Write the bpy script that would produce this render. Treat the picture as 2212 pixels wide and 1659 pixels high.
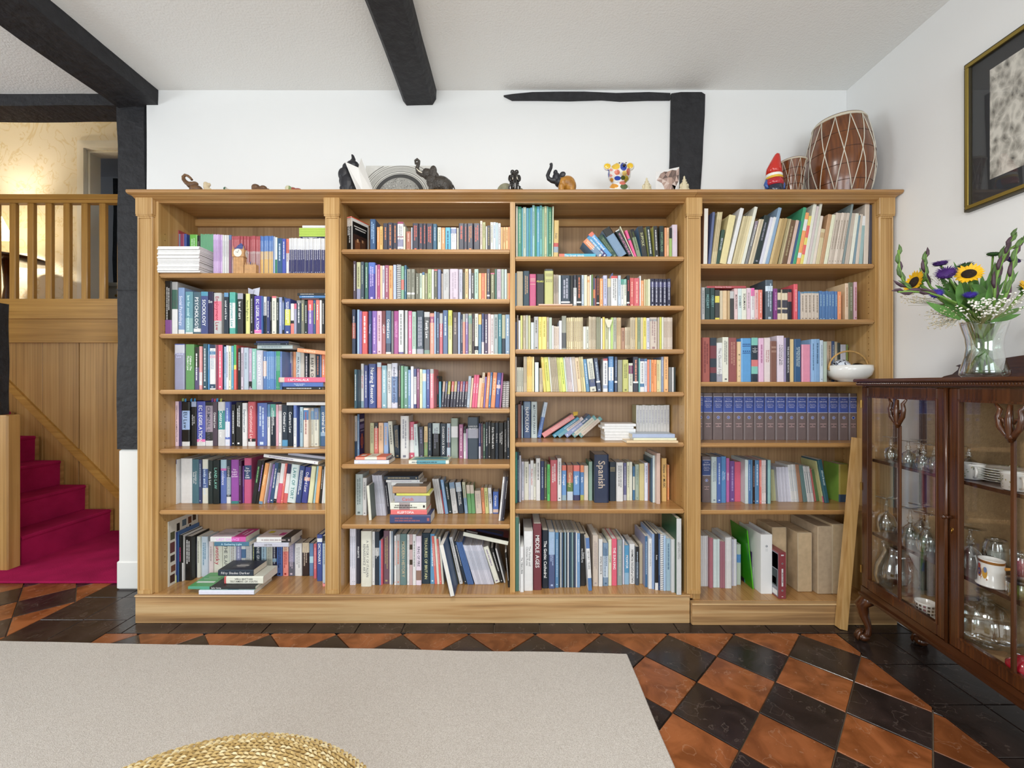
import bpy, bmesh, math, random
from mathutils import Vector, Matrix, noise as mnoise
random.seed(7)
for o in list(bpy.data.objects): bpy.data.objects.remove(o, do_unlink=True)
SC = bpy.context.scene
COL = SC.collection
# ---------------------------------------------------------------- camera, world, lights, exposure
F, W2, H2, CH = 905.0, 1106.0, 829.5, 1.223          # focal length and centre in pixels, camera height in metres
cam = bpy.data.cameras.new('camera'); cam_o = bpy.data.objects.new('camera', cam); COL.objects.link(cam_o)
cam.sensor_width = 36.0; cam.lens = 36.0 * F / 2212.0; cam.clip_start = 0.02
cam_o.location = (0, 0, CH); cam_o.rotation_euler = (math.pi/2, 0, 0)
SC.camera = cam_o
world = bpy.data.worlds.new('world'); SC.world = world; world.use_nodes = True
wb = world.node_tree.nodes['Background']; wb.inputs[0].default_value = (.80, .90, 1.0, 1); wb.inputs[1].default_value = 1.0
def area(name, loc, rot, sx, sy, power, col=(1, 1, 1)):
    l = bpy.data.lights.new(name, 'AREA'); l.shape = 'RECTANGLE'; l.size = sx; l.size_y = sy; l.energy = power; l.color = col
    o = bpy.data.objects.new(name, l); COL.objects.link(o); o.location = loc; o.rotation_euler = rot
    return o
# daylight at the panes of the windows behind the camera and in the far left wall (all outside the picture)
area('window_rear_left_offscreen', (-1.55, -2.612, 1.62), (math.radians(90), 0, 0), 1.5, 1.25, 66, (.88, .95, 1))
area('window_rear_right_offscreen', (.95, -2.612, 1.62), (math.radians(90), 0, 0), 1.5, 1.25, 50, (.88, .95, 1))
area('window_left_offscreen', (-5.04, .35, 1.62), (math.radians(90), 0, math.radians(-90)), 1.5, 1.25, 54, (.88, .95, 1))
# the ceiling fitting over the rug, whose downward shadows show on the walls beside the bookcase top
area('ceiling_lamp_offscreen', (-.30, .45, 2.84), (0, 0, 0), .4, .4, 46, (1, .97, .92))
SC.view_settings.view_transform = 'Standard'; SC.view_settings.look = 'None'
SC.view_settings.exposure = -0.18; SC.view_settings.gamma = 1.0; SC.view_settings.use_curve_mapping = False
SC.cycles.max_bounces = 8; SC.cycles.transparent_max_bounces = 16
# ---------------------------------------------------------------- helpers
PI = math.pi
def P(px, py, Y): return Vector(((px - W2) * Y / F, Y, CH - (py - H2) * Y / F))
def XW(px, Y): return (px - W2) * Y / F
def ZW(py, Y): return CH - (py - H2) * Y / F
def lin(c):
    return c / 12.92 if c <= .04045 else ((c + .055) / 1.055) ** 2.4
def hexc(h):
    if len(h) == 3: h = ''.join(ch * 2 for ch in h)
    return tuple(lin(int(h[i:i+2], 16) / 255.0) for i in (0, 2, 4))
class MB:
    def __init__(s): s.v = []; s.f = []; s.c = []; s.sm = []; s.cur = None; s.smooth = False
    def add(s, vs, fs):
        n = len(s.v); s.v.extend(tuple(v) for v in vs)
        for f in fs:
            s.f.append(tuple(i + n for i in f)); s.c.append(s.cur); s.sm.append(s.smooth)
    def box(s, a, b, bev=0.0):
        (x0, y0, z0), (x1, y1, z1) = a, b
        if bev <= 0:
            s.add([(x0,y0,z0),(x1,y0,z0),(x1,y1,z0),(x0,y1,z0),(x0,y0,z1),(x1,y0,z1),(x1,y1,z1),(x0,y1,z1)],
                  [(3,2,1,0),(4,5,6,7),(0,1,5,4),(1,2,6,5),(2,3,7,6),(3,0,4,7)])
        else:
            e = min(bev, (x1-x0)*.45, (y1-y0)*.45, (z1-z0)*.45)
            s.prism([(x0+e,y0),(x1-e,y0),(x1,y0+e),(x1,y1-e),(x1-e,y1),(x0+e,y1),(x0,y1-e),(x0,y0+e)], z0, z1, cap=e)
    def prism(s, poly, z0, z1, cap=0.0):
        n = len(poly)
        if cap > 0:
            cx = sum(p[0] for p in poly)/n; cy = sum(p[1] for p in poly)/n
            def ins(p):
                dx, dy = p[0]-cx, p[1]-cy; L = math.hypot(dx, dy) or 1
                k = max(0, 1 - cap*1.2/L); return (cx+dx*k, cy+dy*k)
            rings = [[(*ins(p), z0) for p in poly], [(p[0],p[1],z0+cap) for p in poly], [(p[0],p[1],z1-cap) for p in poly], [(*ins(p), z1) for p in poly]]
        else:
            rings = [[(p[0],p[1],z0) for p in poly], [(p[0],p[1],z1) for p in poly]]
        vs = [v for r in rings for v in r]; fs = []
        for k in range(len(rings)-1):
            for i in range(n):
                j = (i+1) % n; fs.append((k*n+i, k*n+j, (k+1)*n+j, (k+1)*n+i))
        fs.append(tuple(range(n-1, -1, -1))); fs.append(tuple((len(rings)-1)*n+i for i in range(n)))
        s.add(vs, fs)
    def extr(s, pts, d):
        """polygon of 3-D points extruded by vector d"""
        n = len(pts); d = Vector(d)
        vs = [Vector(p) for p in pts] + [Vector(p)+d for p in pts]
        fs = [tuple(range(n-1,-1,-1)), tuple(range(n, 2*n))] + [(i, (i+1)%n, n+(i+1)%n, n+i) for i in range(n)]
        nn = (vs[1]-vs[0]).cross(vs[2]-vs[1])
        if nn.dot(d) < 0: fs = [tuple(reversed(f)) for f in fs]
        s.add(vs, fs)
    def lathe(s, prof, c=(0,0,0), seg=24, ax='z', sx=1.0, sy=1.0, closed=False):
        n = len(prof); vs = []; fs = []
        for (r, z) in prof:
            for i in range(seg):
                a = 2*PI*i/seg; p = (r*math.cos(a)*sx, r*math.sin(a)*sy, z)
                if ax == 'x': p = (p[2], p[0], p[1])
                if ax == 'y': p = (p[1], p[2], p[0])
                vs.append((p[0]+c[0], p[1]+c[1], p[2]+c[2]))
        for k in range(n-1):
            for i in range(seg):
                j = (i+1) % seg; fs.append((k*seg+i, k*seg+j, (k+1)*seg+j, (k+1)*seg+i))
        if not closed:
            if prof[0][0] > 1e-5: fs.append(tuple(range(seg-1,-1,-1)))
            if prof[-1][0] > 1e-5: fs.append(tuple((n-1)*seg+i for i in range(seg)))
        s.add(vs, fs)
    def ball(s, c, r, seg=16, rings=10, rot=None):
        if not hasattr(r, '__len__'): r = (r, r, r)
        vs = []; fs = []; R = rot or Matrix.Identity(3); c = Vector(c)
        vs.append(c + R @ Vector((0,0,-r[2])))
        for k in range(1, rings):
            t = -PI/2 + PI*k/rings
            for i in range(seg):
                a = 2*PI*i/seg
                vs.append(c + R @ Vector((r[0]*math.cos(t)*math.cos(a), r[1]*math.cos(t)*math.sin(a), r[2]*math.sin(t))))
        vs.append(c + R @ Vector((0,0,r[2]))); L = len(vs)-1
        for i in range(seg):
            j = (i+1) % seg
            fs.append((0, 1+j, 1+i)); fs.append((L, L-seg+i, L-seg+j))
            for k in range(rings-2): fs.append((1+k*seg+i, 1+k*seg+j, 1+(k+1)*seg+j, 1+(k+1)*seg+i))
        s.add(vs, fs)
    def tube(s, pts, rad, seg=8, closed=False):
        pts = [Vector(p) for p in pts]; n = len(pts)
        if not hasattr(rad, '__len__'): rad = [rad]*n
        vs = []; fs = []; up = None
        for k in range(n):
            if closed: t = pts[(k+1)%n]-pts[k-1]
            else: t = pts[min(k+1,n-1)]-pts[max(k-1,0)]
            if t.length < 1e-9: t = Vector((0,0,1))
            t.normalize()
            if up is None:
                up = Vector((0,0,1)) if abs(t.z) < .9 else Vector((1,0,0))
            a = up - t*up.dot(t)
            if a.length < 1e-6: a = t.orthogonal()
            a.normalize(); up = a; b = t.cross(a)
            for i in range(seg):
                g = 2*PI*i/seg; vs.append(pts[k] + (a*math.cos(g)+b*math.sin(g))*rad[k])
        m = n if closed else n-1
        for k in range(m):
            for i in range(seg):
                j = (i+1)%seg; k2 = (k+1)%n
                fs.append((k*seg+i, k*seg+j, k2*seg+j, k2*seg+i))
        if not closed:
            fs.append(tuple(range(seg-1,-1,-1))); fs.append(tuple((n-1)*seg+i for i in range(seg)))
        s.add(vs, fs)
    def mesh(s, name, mat, off=None):
        m = bpy.data.meshes.new(name)
        vs = s.v if off is None else [(v[0]-off[0], v[1]-off[1], v[2]-off[2]) for v in s.v]
        m.from_pydata(vs, [], s.f)
        if any(s.sm): m.polygons.foreach_set('use_smooth', s.sm)
        if any(c is not None for c in s.c):
            at = m.color_attributes.new('Col', 'FLOAT_COLOR', 'CORNER'); arr = []
            for p, c in zip(m.polygons, s.c):
                c = c or (.8, .8, .8)
                arr.extend((c[0], c[1], c[2], 1.0) * p.loop_total)
            at.data.foreach_set('color', arr)
        if mat: m.materials.append(mat)
        m.update()
        return m
    def build(s, name, mat, parent=None, local=False):
        off = None
        if parent is not None and not local:
            off = world_loc(parent)
        m = s.mesh(name, mat, off); o = bpy.data.objects.new(name, m); COL.objects.link(o)
        if parent is not None: o.parent = parent
        return o
def world_loc(o):
    v = Vector((0,0,0))
    while o is not None: v += o.location; o = o.parent
    return v
def thing(name, label, cat, loc=(0,0,0), rotz=0, group=None):
    o = bpy.data.objects.new(name, None); COL.objects.link(o); o.empty_display_size = .05
    o.location = loc; o.rotation_euler = (0,0,rotz); tag(o, label, cat, group)
    return o
def tag(o, label, cat, group=None):
    o['label'] = label; o['category'] = cat
    if group: o['group'] = group
    return o
def struct(o): o['kind'] = 'structure'; return o
def mkobj(name, mesh, parent=None):
    o = bpy.data.objects.new(name, mesh); COL.objects.link(o)
    if parent is not None: o.parent = parent
    return o
def dup(root, loc, label=None, rotz=None):
    r = root.copy(); COL.objects.link(r); r.location = loc
    if rotz is not None: r.rotation_euler = (0,0,rotz)
    if label: r['label'] = label
    for ch in list(root.children):
        c = ch.copy(); COL.objects.link(c); c.parent = r
        for g in list(ch.children):
            d = g.copy(); COL.objects.link(d); d.parent = c
    return r
def B(a, b, name, mat, parent=None, bev=0.0):
    m = MB(); m.box(a, b, bev); return m.build(name, mat, parent)
# ---------------------------------------------------------------- materials
def newmat(name):
    m = bpy.data.materials.new(name); m.use_nodes = True
    return m, m.node_tree.nodes, m.node_tree.links, m.node_tree.nodes['Principled BSDF']
def flat(name, col, rough=.5, metal=0, spec=.5, bump=0, bscale=60, var=0, vscale=8, coat=0, trans=0):
    m, N, L, b = newmat(name); c = hexc(col) if isinstance(col, str) else col
    b.inputs['Base Color'].default_value = (*c, 1); b.inputs['Roughness'].default_value = rough; b.inputs['Metallic'].default_value = metal
    b.inputs['Specular IOR Level'].default_value = spec; b.inputs['Coat Weight'].default_value = coat; b.inputs['Coat Roughness'].default_value = .08
    if var or bump:
        tc = N.new('ShaderNodeTexCoord')
    if var:
        n = N.new('ShaderNodeTexNoise'); n.inputs['Scale'].default_value = vscale; n.inputs['Detail'].default_value = 5
        r = N.new('ShaderNodeValToRGB'); r.color_ramp.elements[0].position = .3; r.color_ramp.elements[1].position = .7
        r.color_ramp.elements[0].color = (*[x*(1-var) for x in c], 1); r.color_ramp.elements[1].color = (*[min(1, x*(1+var)) for x in c], 1)
        L.new(tc.outputs['Object'], n.inputs['Vector']); L.new(n.outputs['Fac'], r.inputs['Fac']); L.new(r.outputs['Color'], b.inputs['Base Color'])
    if bump:
        n2 = N.new('ShaderNodeTexNoise'); n2.inputs['Scale'].default_value = bscale; n2.inputs['Detail'].default_value = 4
        bp = N.new('ShaderNodeBump'); bp.inputs['Strength'].default_value = bump; bp.inputs['Distance'].default_value = .01
        L.new(tc.outputs['Object'], n2.inputs['Vector']); L.new(n2.outputs['Fac'], bp.inputs['Height']); L.new(bp.outputs['Normal'], b.inputs['Normal'])
    return m
def wood(name, c0, c1, c2, axis='x', rough=.35, scale=1.0, coat=.25, bump=.05, wave=.10):
    m, N, L, b = newmat(name); tc = N.new('ShaderNodeTexCoord'); mp = N.new('ShaderNodeMapping')
    k = {'x': (.55, 20, 20), 'y': (20, .55, 20), 'z': (20, 20, .55)}[axis]
    mp.inputs['Scale'].default_value = tuple(q*scale for q in k)
    n = N.new('ShaderNodeTexNoise'); n.inputs['Scale'].default_value = 2.2; n.inputs['Detail'].default_value = 6; n.inputs['Distortion'].default_value = .7
    n3 = N.new('ShaderNodeTexNoise'); n3.inputs['Scale'].default_value = 1.7; n3.inputs['Detail'].default_value = 2
    w = N.new('ShaderNodeTexWave'); w.inputs['Scale'].default_value = 1.1; w.inputs['Distortion'].default_value = 7.0; w.inputs['Detail'].default_value = 3; w.inputs['Detail Scale'].default_value = .6
    w.bands_direction = {'x': 'Y', 'y': 'X', 'z': 'X'}[axis]
    mx = N.new('ShaderNodeMix'); mx.data_type = 'FLOAT'; mx.inputs[0].default_value = wave
    r = N.new('ShaderNodeValToRGB'); e = r.color_ramp.elements
    e[0].position = .25; e[0].color = (*hexc(c0), 1); e[1].position = .78; e[1].color = (*hexc(c2), 1)
    q = e.new(.5); q.color = (*hexc(c1), 1)
    mc = N.new('ShaderNodeMix'); mc.data_type = 'RGBA'; mc.blend_type = 'MULTIPLY'; mc.inputs[0].default_value = .35
    r2 = N.new('ShaderNodeValToRGB'); r2.color_ramp.elements[0].color = (.62, .55, .45, 1); r2.color_ramp.elements[0].position = .3; r2.color_ramp.elements[1].position = .6
    L.new(tc.outputs['Object'], mp.inputs['Vector']); L.new(mp.outputs['Vector'], n.inputs['Vector']); L.new(mp.outputs['Vector'], w.inputs['Vector'])
    L.new(tc.outputs['Object'], n3.inputs['Vector'])
    L.new(n.outputs['Fac'], mx.inputs[2]); L.new(w.outputs['Fac'], mx.inputs[3]); L.new(mx.outputs[0], r.inputs['Fac'])
    L.new(n3.outputs['Fac'], r2.inputs['Fac']); L.new(r.outputs['Color'], mc.inputs[6]); L.new(r2.outputs['Color'], mc.inputs[7])
    L.new(mc.outputs[2], b.inputs['Base Color'])
    b.inputs['Roughness'].default_value = rough; b.inputs['Coat Weight'].default_value = coat; b.inputs['Coat Roughness'].default_value = .12
    bp = N.new('ShaderNodeBump'); bp.inputs['Strength'].default_value = bump; bp.inputs['Distance'].default_value = .004
    L.new(n.outputs['Fac'], bp.inputs['Height']); L.new(bp.outputs['Normal'], b.inputs['Normal'])
    return m
def attrmat(name, rough=.4, coat=0, bump=0, spec=.5, sat=1.0):
    m, N, L, b = newmat(name); a = N.new('ShaderNodeAttribute'); a.attribute_name = 'Col'
    tc = N.new('ShaderNodeTexCoord'); n = N.new('ShaderNodeTexNoise'); n.inputs['Scale'].default_value = 55; n.inputs['Detail'].default_value = 3
    mx = N.new('ShaderNodeMix'); mx.data_type = 'RGBA'; mx.blend_type = 'MULTIPLY'; mx.inputs[0].default_value = .16
    L.new(tc.outputs['Object'], n.inputs['Vector']); L.new(a.outputs['Color'], mx.inputs[6]); L.new(n.outputs['Fac'], mx.inputs[7])
    hs = N.new('ShaderNodeHueSaturation'); hs.inputs['Saturation'].default_value = sat; L.new(mx.outputs[2], hs.inputs['Color'])
    L.new(hs.outputs['Color'], b.inputs['Base Color']); b.inputs['Roughness'].default_value = rough; b.inputs['Coat Weight'].default_value = coat
    b.inputs['Specular IOR Level'].default_value = spec
    if bump:
        bp = N.new('ShaderNodeBump'); bp.inputs['Strength'].default_value = bump; bp.inputs['Distance'].default_value = .004
        L.new(n.outputs['Fac'], bp.inputs['Height']); L.new(bp.outputs['Normal'], b.inputs['Normal'])
    return m
def glass(name, tint=(1,1,1), refl=.06, edge=.6, blend=.25, rough=.0):
    m = bpy.data.materials.new(name); m.use_nodes = True; N = m.node_tree.nodes; L = m.node_tree.links; N.clear()
    out = N.new('ShaderNodeOutputMaterial'); tr = N.new('ShaderNodeBsdfTransparent'); tr.inputs[0].default_value = (*tint, 1)
    gl = N.new('ShaderNodeBsdfGlossy'); gl.inputs['Roughness'].default_value = rough; gl.inputs[0].default_value = (1,1,1,1)
    lw = N.new('ShaderNodeLayerWeight'); lw.inputs['Blend'].default_value = blend
    mr = N.new('ShaderNodeMapRange'); mr.inputs['To Min'].default_value = refl; mr.inputs['To Max'].default_value = edge
    mx = N.new('ShaderNodeMixShader')
    L.new(lw.outputs['Facing'], mr.inputs['Value']); L.new(mr.outputs[0], mx.inputs[0]); L.new(tr.outputs[0], mx.inputs[1]); L.new(gl.outputs[0], mx.inputs[2])
    L.new(mx.outputs[0], out.inputs[0])
    return m
def emit(name, col, s):
    m, N, L, b = newmat(name); b.inputs['Base Color'].default_value = (*hexc(col), 1)
    b.inputs['Emission Color'].default_value = (*hexc(col), 1); b.inputs['Emission Strength'].default_value = s
    return m
M = {}
M['plaster'] = flat('white_plaster', 'f3f2ee', .85, bump=.22, bscale=9, spec=.2)
M['plaster_wall'] = flat('white_wall_paint', 'f4f4f3', .8, bump=.10, bscale=4, spec=.2)
M['stipple'] = flat('stippled_ceiling', 'f4f4f2', .9, bump=.3, bscale=105, spec=.15)
M['black_timber'] = flat('black_painted_timber', '2b2b2e', .62, bump=1.0, bscale=26, var=.25, vscale=20, spec=.35)
M['oak'] = wood('oak_across', '9c7040', 'b88a54', 'cba36e', 'x', rough=.36, coat=.2, wave=.2)
M['oak_v'] = wood('oak_upright', 'ab8048', 'c39a60', 'd8b480', 'z', rough=.36, coat=.2)
M['oak_d'] = wood('oak_deep', '9c7040', 'b88a54', 'c99f68', 'y', rough=.3, coat=.3)
M['oak_plinth'] = wood('oak_plinth', '94704a', 'bf9766', 'd8b98a', 'x', rough=.5, coat=.05, bump=.3, scale=1.3, wave=.38)
M['oak_back'] = wood('oak_back_board', '947250', 'a98660', 'ba9870', 'z', rough=.45, coat=.1, scale=.8)
M['oak_panel'] = wood('oak_panelling', '9c7440', 'bd9052', 'cfa66a', 'z', rough=.42, coat=.15, scale=.6)
M['oak_gold'] = wood('oak_balustrade', 'a2742f', 'bd8c42', 'cf9f52', 'z', rough=.4, coat=.15)
M['oak_gold_x'] = wood('oak_handrail', 'a2742f', 'bd8c42', 'cf9f52', 'x', rough=.38, coat=.2)
M['mahogany'] = wood('mahogany', '33190c', '4e2a13', '663c1e', 'z', rough=.25, coat=.5, bump=.02)
M['mahogany_x'] = wood('mahogany_along', '32180b', '4b2812', '62391c', 'x', rough=.25, coat=.5, bump=.02)
M['brass'] = flat('brass', 'b8924c', .3, metal=1)
M['pane'] = glass('window_glass', refl=.035, edge=.30, blend=.18)
M['glassware'] = glass('clear_glassware', tint=(.90,.93,.92), refl=.09, edge=.95, blend=.45)
M['cover'] = attrmat('book_cover', .38, coat=.12, sat=.86)
M['paper'] = attrmat('book_pages', .85, spec=.2)
M['ink'] = attrmat('spine_print', .45)
M['paint'] = attrmat('painted_ceramic', .15, coat=.5)
M['matte'] = attrmat('painted_matte', .6)
M['white_gloss'] = flat('white_gloss_paint', 'f2f1ea', .35)
# ---------------------------------------------------------------- room shell
WY, WX, CZ = 2.47, 1.975, 2.955
def wavy(o, amp, sc, axes=(1,1,1)):
    for v in o.data.vertices:
        n = mnoise.noise_vector(v.co*sc); v.co += Vector((n.x*axes[0], n.y*axes[1], n.z*axes[2]))*amp
def grid_slab(name, x0, x1, z0, z1, Y, th, mat, nx, nz, amp=0):
    m = MB(); vs = []; fs = []
    for j in range(nz+1):
        for i in range(nx+1):
            x = x0+(x1-x0)*i/nx; z = z0+(z1-z0)*j/nz
            vs.append((x, Y + amp*mnoise.noise(Vector((x*1.3, 3.1, z*1.3))), z))
    for j in range(nz):
        for i in range(nx):
            a = j*(nx+1)+i; fs.append((a, a+1, a+nx+2, a+nx+1))
    m.smooth = True; m.add(vs, fs); m.smooth = False
    m.box((x0, Y+.012, z0), (x1, Y+th, z1))
    return m.build(name, mat)
struct(grid_slab('wall_back', -2.155, 2.12, 0, CZ+.02, WY, .16, M['plaster_wall'], 60, 40, .006))
struct(B((WX, -2.6, 0), (WX+.15, 2.47, CZ+.02), 'wall_right', M['plaster_wall']))
struct(B((-5.05, -2.6, CZ), (2.12, 2.66, CZ+.12), 'ceiling', M['stipple']))
struct(B((-5.15, -2.6, 0), (-5.0, -.55, CZ), 'wall_left', M['plaster_wall']))
m = MB(); m.box((-5.15, 1.25, 0), (-5.0, 2.66, CZ)); m.box((-5.15, -.55, 0), (-5.0, 1.25, .95)); m.box((-5.15, -.55, 2.3), (-5.0, 1.25, CZ))
struct(m.build('wall_left', M['plaster_wall']))
# wall behind the camera with two casement windows
m = MB()
for a, b, z0, z1 in ((-5.0,-2.35,0,CZ),(-2.35,-.75,0,.95),(-2.35,-.75,2.3,CZ),(-.75,.15,0,CZ),(.15,1.75,0,.95),(.15,1.75,2.3,CZ),(1.75,1.975,0,CZ)):
    m.box((a, -2.75, z0), (b, -2.6, z1))
struct(m.build('wall_front', M['plaster_wall']))
def window(n, c, along):
    def T(u, d, z): return (c[0]+u, c[1]+d, z) if along == 'x' else (c[0]+d, c[1]+u, z)
    def bx(mb, u0, u1, d0, d1, z0, z1):
        a, b = T(u0, d0, z0), T(u1, d1, z1); mb.box(tuple(min(p,q) for p,q in zip(a,b)), tuple(max(p,q) for p,q in zip(a,b)))
    m = MB()
    for u0,u1,z0,z1 in ((-.8,-.74,.95,2.3),(.74,.8,.95,2.3),(-.03,.03,.95,2.3),(-.8,.8,.95,1.01),(-.8,.8,2.24,2.3)): bx(m, u0,u1,-.06,0,z0,z1)
    o = struct(m.build('window_%d' % n, M['white_gloss']))
    for u0,u1 in ((-.74,-.03),(.03,.74)):
        g = MB(); bx(g, u0,u1,-.035,-.03,1.01,2.24); g.build('pane', M['pane'], o)
    g = MB(); bx(g, -.86,.86,-.06,.09,.92,.95); g.build('window_sill', M['white_gloss'], o)
window(1, (-1.55, -2.62), 'x'); window(2, (.95, -2.62), 'x'); window(3, (-5.05, .35), 'y')
# lamp fitting on the ceiling
t = thing('ceiling_lamp', 'round opal glass flush lamp fixed to the ceiling above the rug', 'lamp', (-.30, .45, CZ-.10))
m = MB(); m.smooth = True; m.lathe([(.20,.10),(.20,.085),(.19,.08)], (-.30,.45,CZ-.10), 32); m.build('ceiling_plate', M['brass'], t)
m = MB(); m.smooth = True; m.lathe([(.001,0),(.1,.012),(.16,.04),(.19,.085)], (-.30,.45,CZ-.10), 32); m.build('opal_shade', emit('opal_glass','fff4e0',2.5), t)
# ---------------------------------------------------------------- floor of quarry tiles
def tilemat(name, c0, c1, vein, rough):
    m, N, L, b = newmat(name); tc = N.new('ShaderNodeTexCoord'); oi = N.new('ShaderNodeObjectInfo')
    ad = N.new('ShaderNodeVectorMath'); ad.operation = 'ADD'
    mu = N.new('ShaderNodeVectorMath'); mu.operation = 'SCALE'; mu.inputs[3].default_value = 9.0
    cb = N.new('ShaderNodeCombineXYZ'); L.new(oi.outputs['Random'], cb.inputs[0]); L.new(oi.outputs['Random'], cb.inputs[1])
    L.new(cb.outputs[0], mu.inputs[0]); L.new(tc.outputs['Object'], ad.inputs[0]); L.new(mu.outputs[0], ad.inputs[1])
    n = N.new('ShaderNodeTexNoise'); n.inputs['Scale'].default_value = 9; n.inputs['Detail'].default_value = 6; n.inputs['Distortion'].default_value = .8
    r = N.new('ShaderNodeValToRGB'); r.color_ramp.elements[0].position = .36; r.color_ramp.elements[1].position = .64
    r.color_ramp.elements[0].color = (*hexc(c0),1); r.color_ramp.elements[1].color = (*hexc(c1),1)
    # worn flake outlines
    n2 = N.new('ShaderNodeTexNoise'); n2.inputs['Scale'].default_value = 12; n2.inputs['Detail'].default_value = 3
    cr = N.new('ShaderNodeValToRGB'); e = cr.color_ramp.elements
    e[0].position = .575; e[0].color = (0,0,0,1); e[1].position = .60; e[1].color = (0,0,0,1); q = e.new(.587); q.color = (1,1,1,1)
    mx = N.new('ShaderNodeMix'); mx.data_type = 'RGBA'; mx.inputs[7].default_value = (*hexc(vein),1)
    ml = N.new('ShaderNodeMath'); ml.operation = 'MULTIPLY'; ml.inputs[1].default_value = .38
    n4 = N.new('ShaderNodeTexNoise'); n4.inputs['Scale'].default_value = 90; n4.inputs['Detail'].default_value = 2
    sp = N.new('ShaderNodeValToRGB'); sp.color_ramp.elements[0].position = .70; sp.color_ramp.elements[1].position = .76
    mx2 = N.new('ShaderNodeMix'); mx2.data_type = 'RGBA'; mx2.inputs[7].default_value = (*hexc(vein),1)
    m2 = N.new('ShaderNodeMath'); m2.operation = 'MULTIPLY'; m2.inputs[1].default_value = .5
    for x in (n, n2, n4): L.new(ad.outputs[0], x.inputs['Vector'])
    L.new(n.outputs['Fac'], r.inputs['Fac']); L.new(n2.outputs['Fac'], cr.inputs['Fac']); L.new(cr.outputs['Color'], ml.inputs[0]); L.new(ml.outputs[0], mx.inputs[0])
    L.new(r.outputs['Color'], mx.inputs[6]); L.new(n4.outputs['Fac'], sp.inputs['Fac']); L.new(sp.outputs['Color'], m2.inputs[0]); L.new(m2.outputs[0], mx2.inputs[0])
    L.new(mx.outputs[2], mx2.inputs[6])
    hs = N.new('ShaderNodeHueSaturation'); mr = N.new('ShaderNodeMapRange'); mr.inputs['To Min'].default_value = .82; mr.inputs['To Max'].default_value = 1.18
    L.new(oi.outputs['Random'], mr.inputs['Value']); L.new(mr.outputs[0], hs.inputs['Value']); L.new(mx2.outputs[2], hs.inputs['Color'])
    L.new(hs.outputs['Color'], b.inputs['Base Color'])
    b.inputs['Roughness'].default_value = rough
    bp = N.new('ShaderNodeBump'); bp.inputs['Strength'].default_value = .25; bp.inputs['Distance'].default_value = .006
    L.new(n.outputs['Fac'], bp.inputs['Height']); L.new(bp.outputs['Normal'], b.inputs['Normal'])
    return m
M['tile_red'] = tilemat('red_quarry_tile', '74401f', '9c5c34', 'b39074', .27)
M['tile_black'] = tilemat('black_quarry_tile', '241d1b', '372c29', '74675e', .22)
M['grout'] = flat('floor_grout', '8f7f6c', .9, bump=.3, bscale=80)
floor = struct(B((-6.0, -2.6, -.10), (2.12, 5.2, -.012), 'floor', M['grout']))
def clip(poly, ax, lim, keep_less):
    out = []
    for i in range(len(poly)):
        a, b = poly[i-1], poly[i]
        ia = (a[ax] <= lim) if keep_less else (a[ax] >= lim); ib = (b[ax] <= lim) if keep_less else (b[ax] >= lim)
        if ia != ib:
            t = (lim-a[ax])/(b[ax]-a[ax]); out.append((a[0]+(b[0]-a[0])*t, a[1]+(b[1]-a[1])*t))
        if ib: out.append(b)
    return out
def area2(p): return abs(sum(p[i-1][0]*p[i][1]-p[i][0]*p[i-1][1] for i in range(len(p))))/2
def inset(poly, g):
    n = len(poly); out = []
    A = sum(poly[i-1][0]*poly[i][1]-poly[i][0]*poly[i-1][1] for i in range(n))
    if A < 0: poly = poly[::-1]
    for i in range(n):
        p0, p1, p2 = Vector(poly[i-1]), Vector(poly[i]), Vector(poly[(i+1)%n])
        d1 = (p1-p0).normalized(); d2 = (p2-p1).normalized(); n1 = Vector((-d1.y,d1.x)); n2 = Vector((-d2.y,d2.x))
        den = 1+n1.dot(n2); out.append(tuple(p1+(n1+n2)*g/max(den,.25)))
    return out
_tm = {}
def tile(poly, col, key=None):
    clean = []
    for p in poly:
        if not clean or (Vector(p)-Vector(clean[-1])).length > 1e-4: clean.append(p)
    if len(clean) > 2 and (Vector(clean[0])-Vector(clean[-1])).length < 1e-4: clean.pop()
    if len(clean) < 3 or area2(clean) < 4e-4: return
    cx = sum(p[0] for p in clean)/len(clean); cy = sum(p[1] for p in clean)/len(clean)
    k = (key, col) if key else None
    if k and k in _tm: me = _tm[k]
    else:
        m = MB(); m.prism([(x-cx, y-cy) for x, y in inset(clean, .0022)], -.012, 0.0, cap=.0016)
        me = m.mesh('floor_tile', M['tile_red'] if col == 'r' else M['tile_black'])
        if k: _tm[k] = me
    o = mkobj('floor_tile', me, floor); o.location = (cx, cy, random.uniform(-.0012, .0004)); o.rotation_euler = (random.uniform(-.003,.003), random.uniform(-.003,.003), 0)
D = .3233
def diamonds(xl, xr, yl, yr, ox, oy, skip=None):
    """diagonal chequer, black diamonds with their far point at (ox, oy)"""
    i0 = int((xl-ox)/D)-2; i1 = int((xr-ox)/D)+2
    for j in range(-2, int((oy-yl)/(D/2))+3):
        for i in range(i0, i1+1):
            cx = ox + i*D + (D/2 if j % 2 else 0); cy = oy - D/2 - j*D/2
            poly = [(cx, cy+D/2), (cx-D/2, cy), (cx, cy-D/2), (cx+D/2, cy)]
            q = poly
            for ax, lim, less in ((0,xl,False),(0,xr,True),(1,yl,False),(1,yr,True)):
                q = clip(q, ax, lim, less)
                if len(q) < 3: break
            if len(q) < 3: continue
            if skip and skip(cx, cy): continue
            tile(q, 'b' if j % 2 == 0 else 'r', 'd' if abs(area2(q)-area2(poly)) < 1e-6 else None)
diamonds(-1.995, 1.591, .55, 2.057, .113, 2.046, lambda x, y: x < .28 and y < 1.70)
diamonds(-4.995, -2.452, .35, 2.62, -2.62, 2.52)
x = .139 - .2286*10
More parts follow.
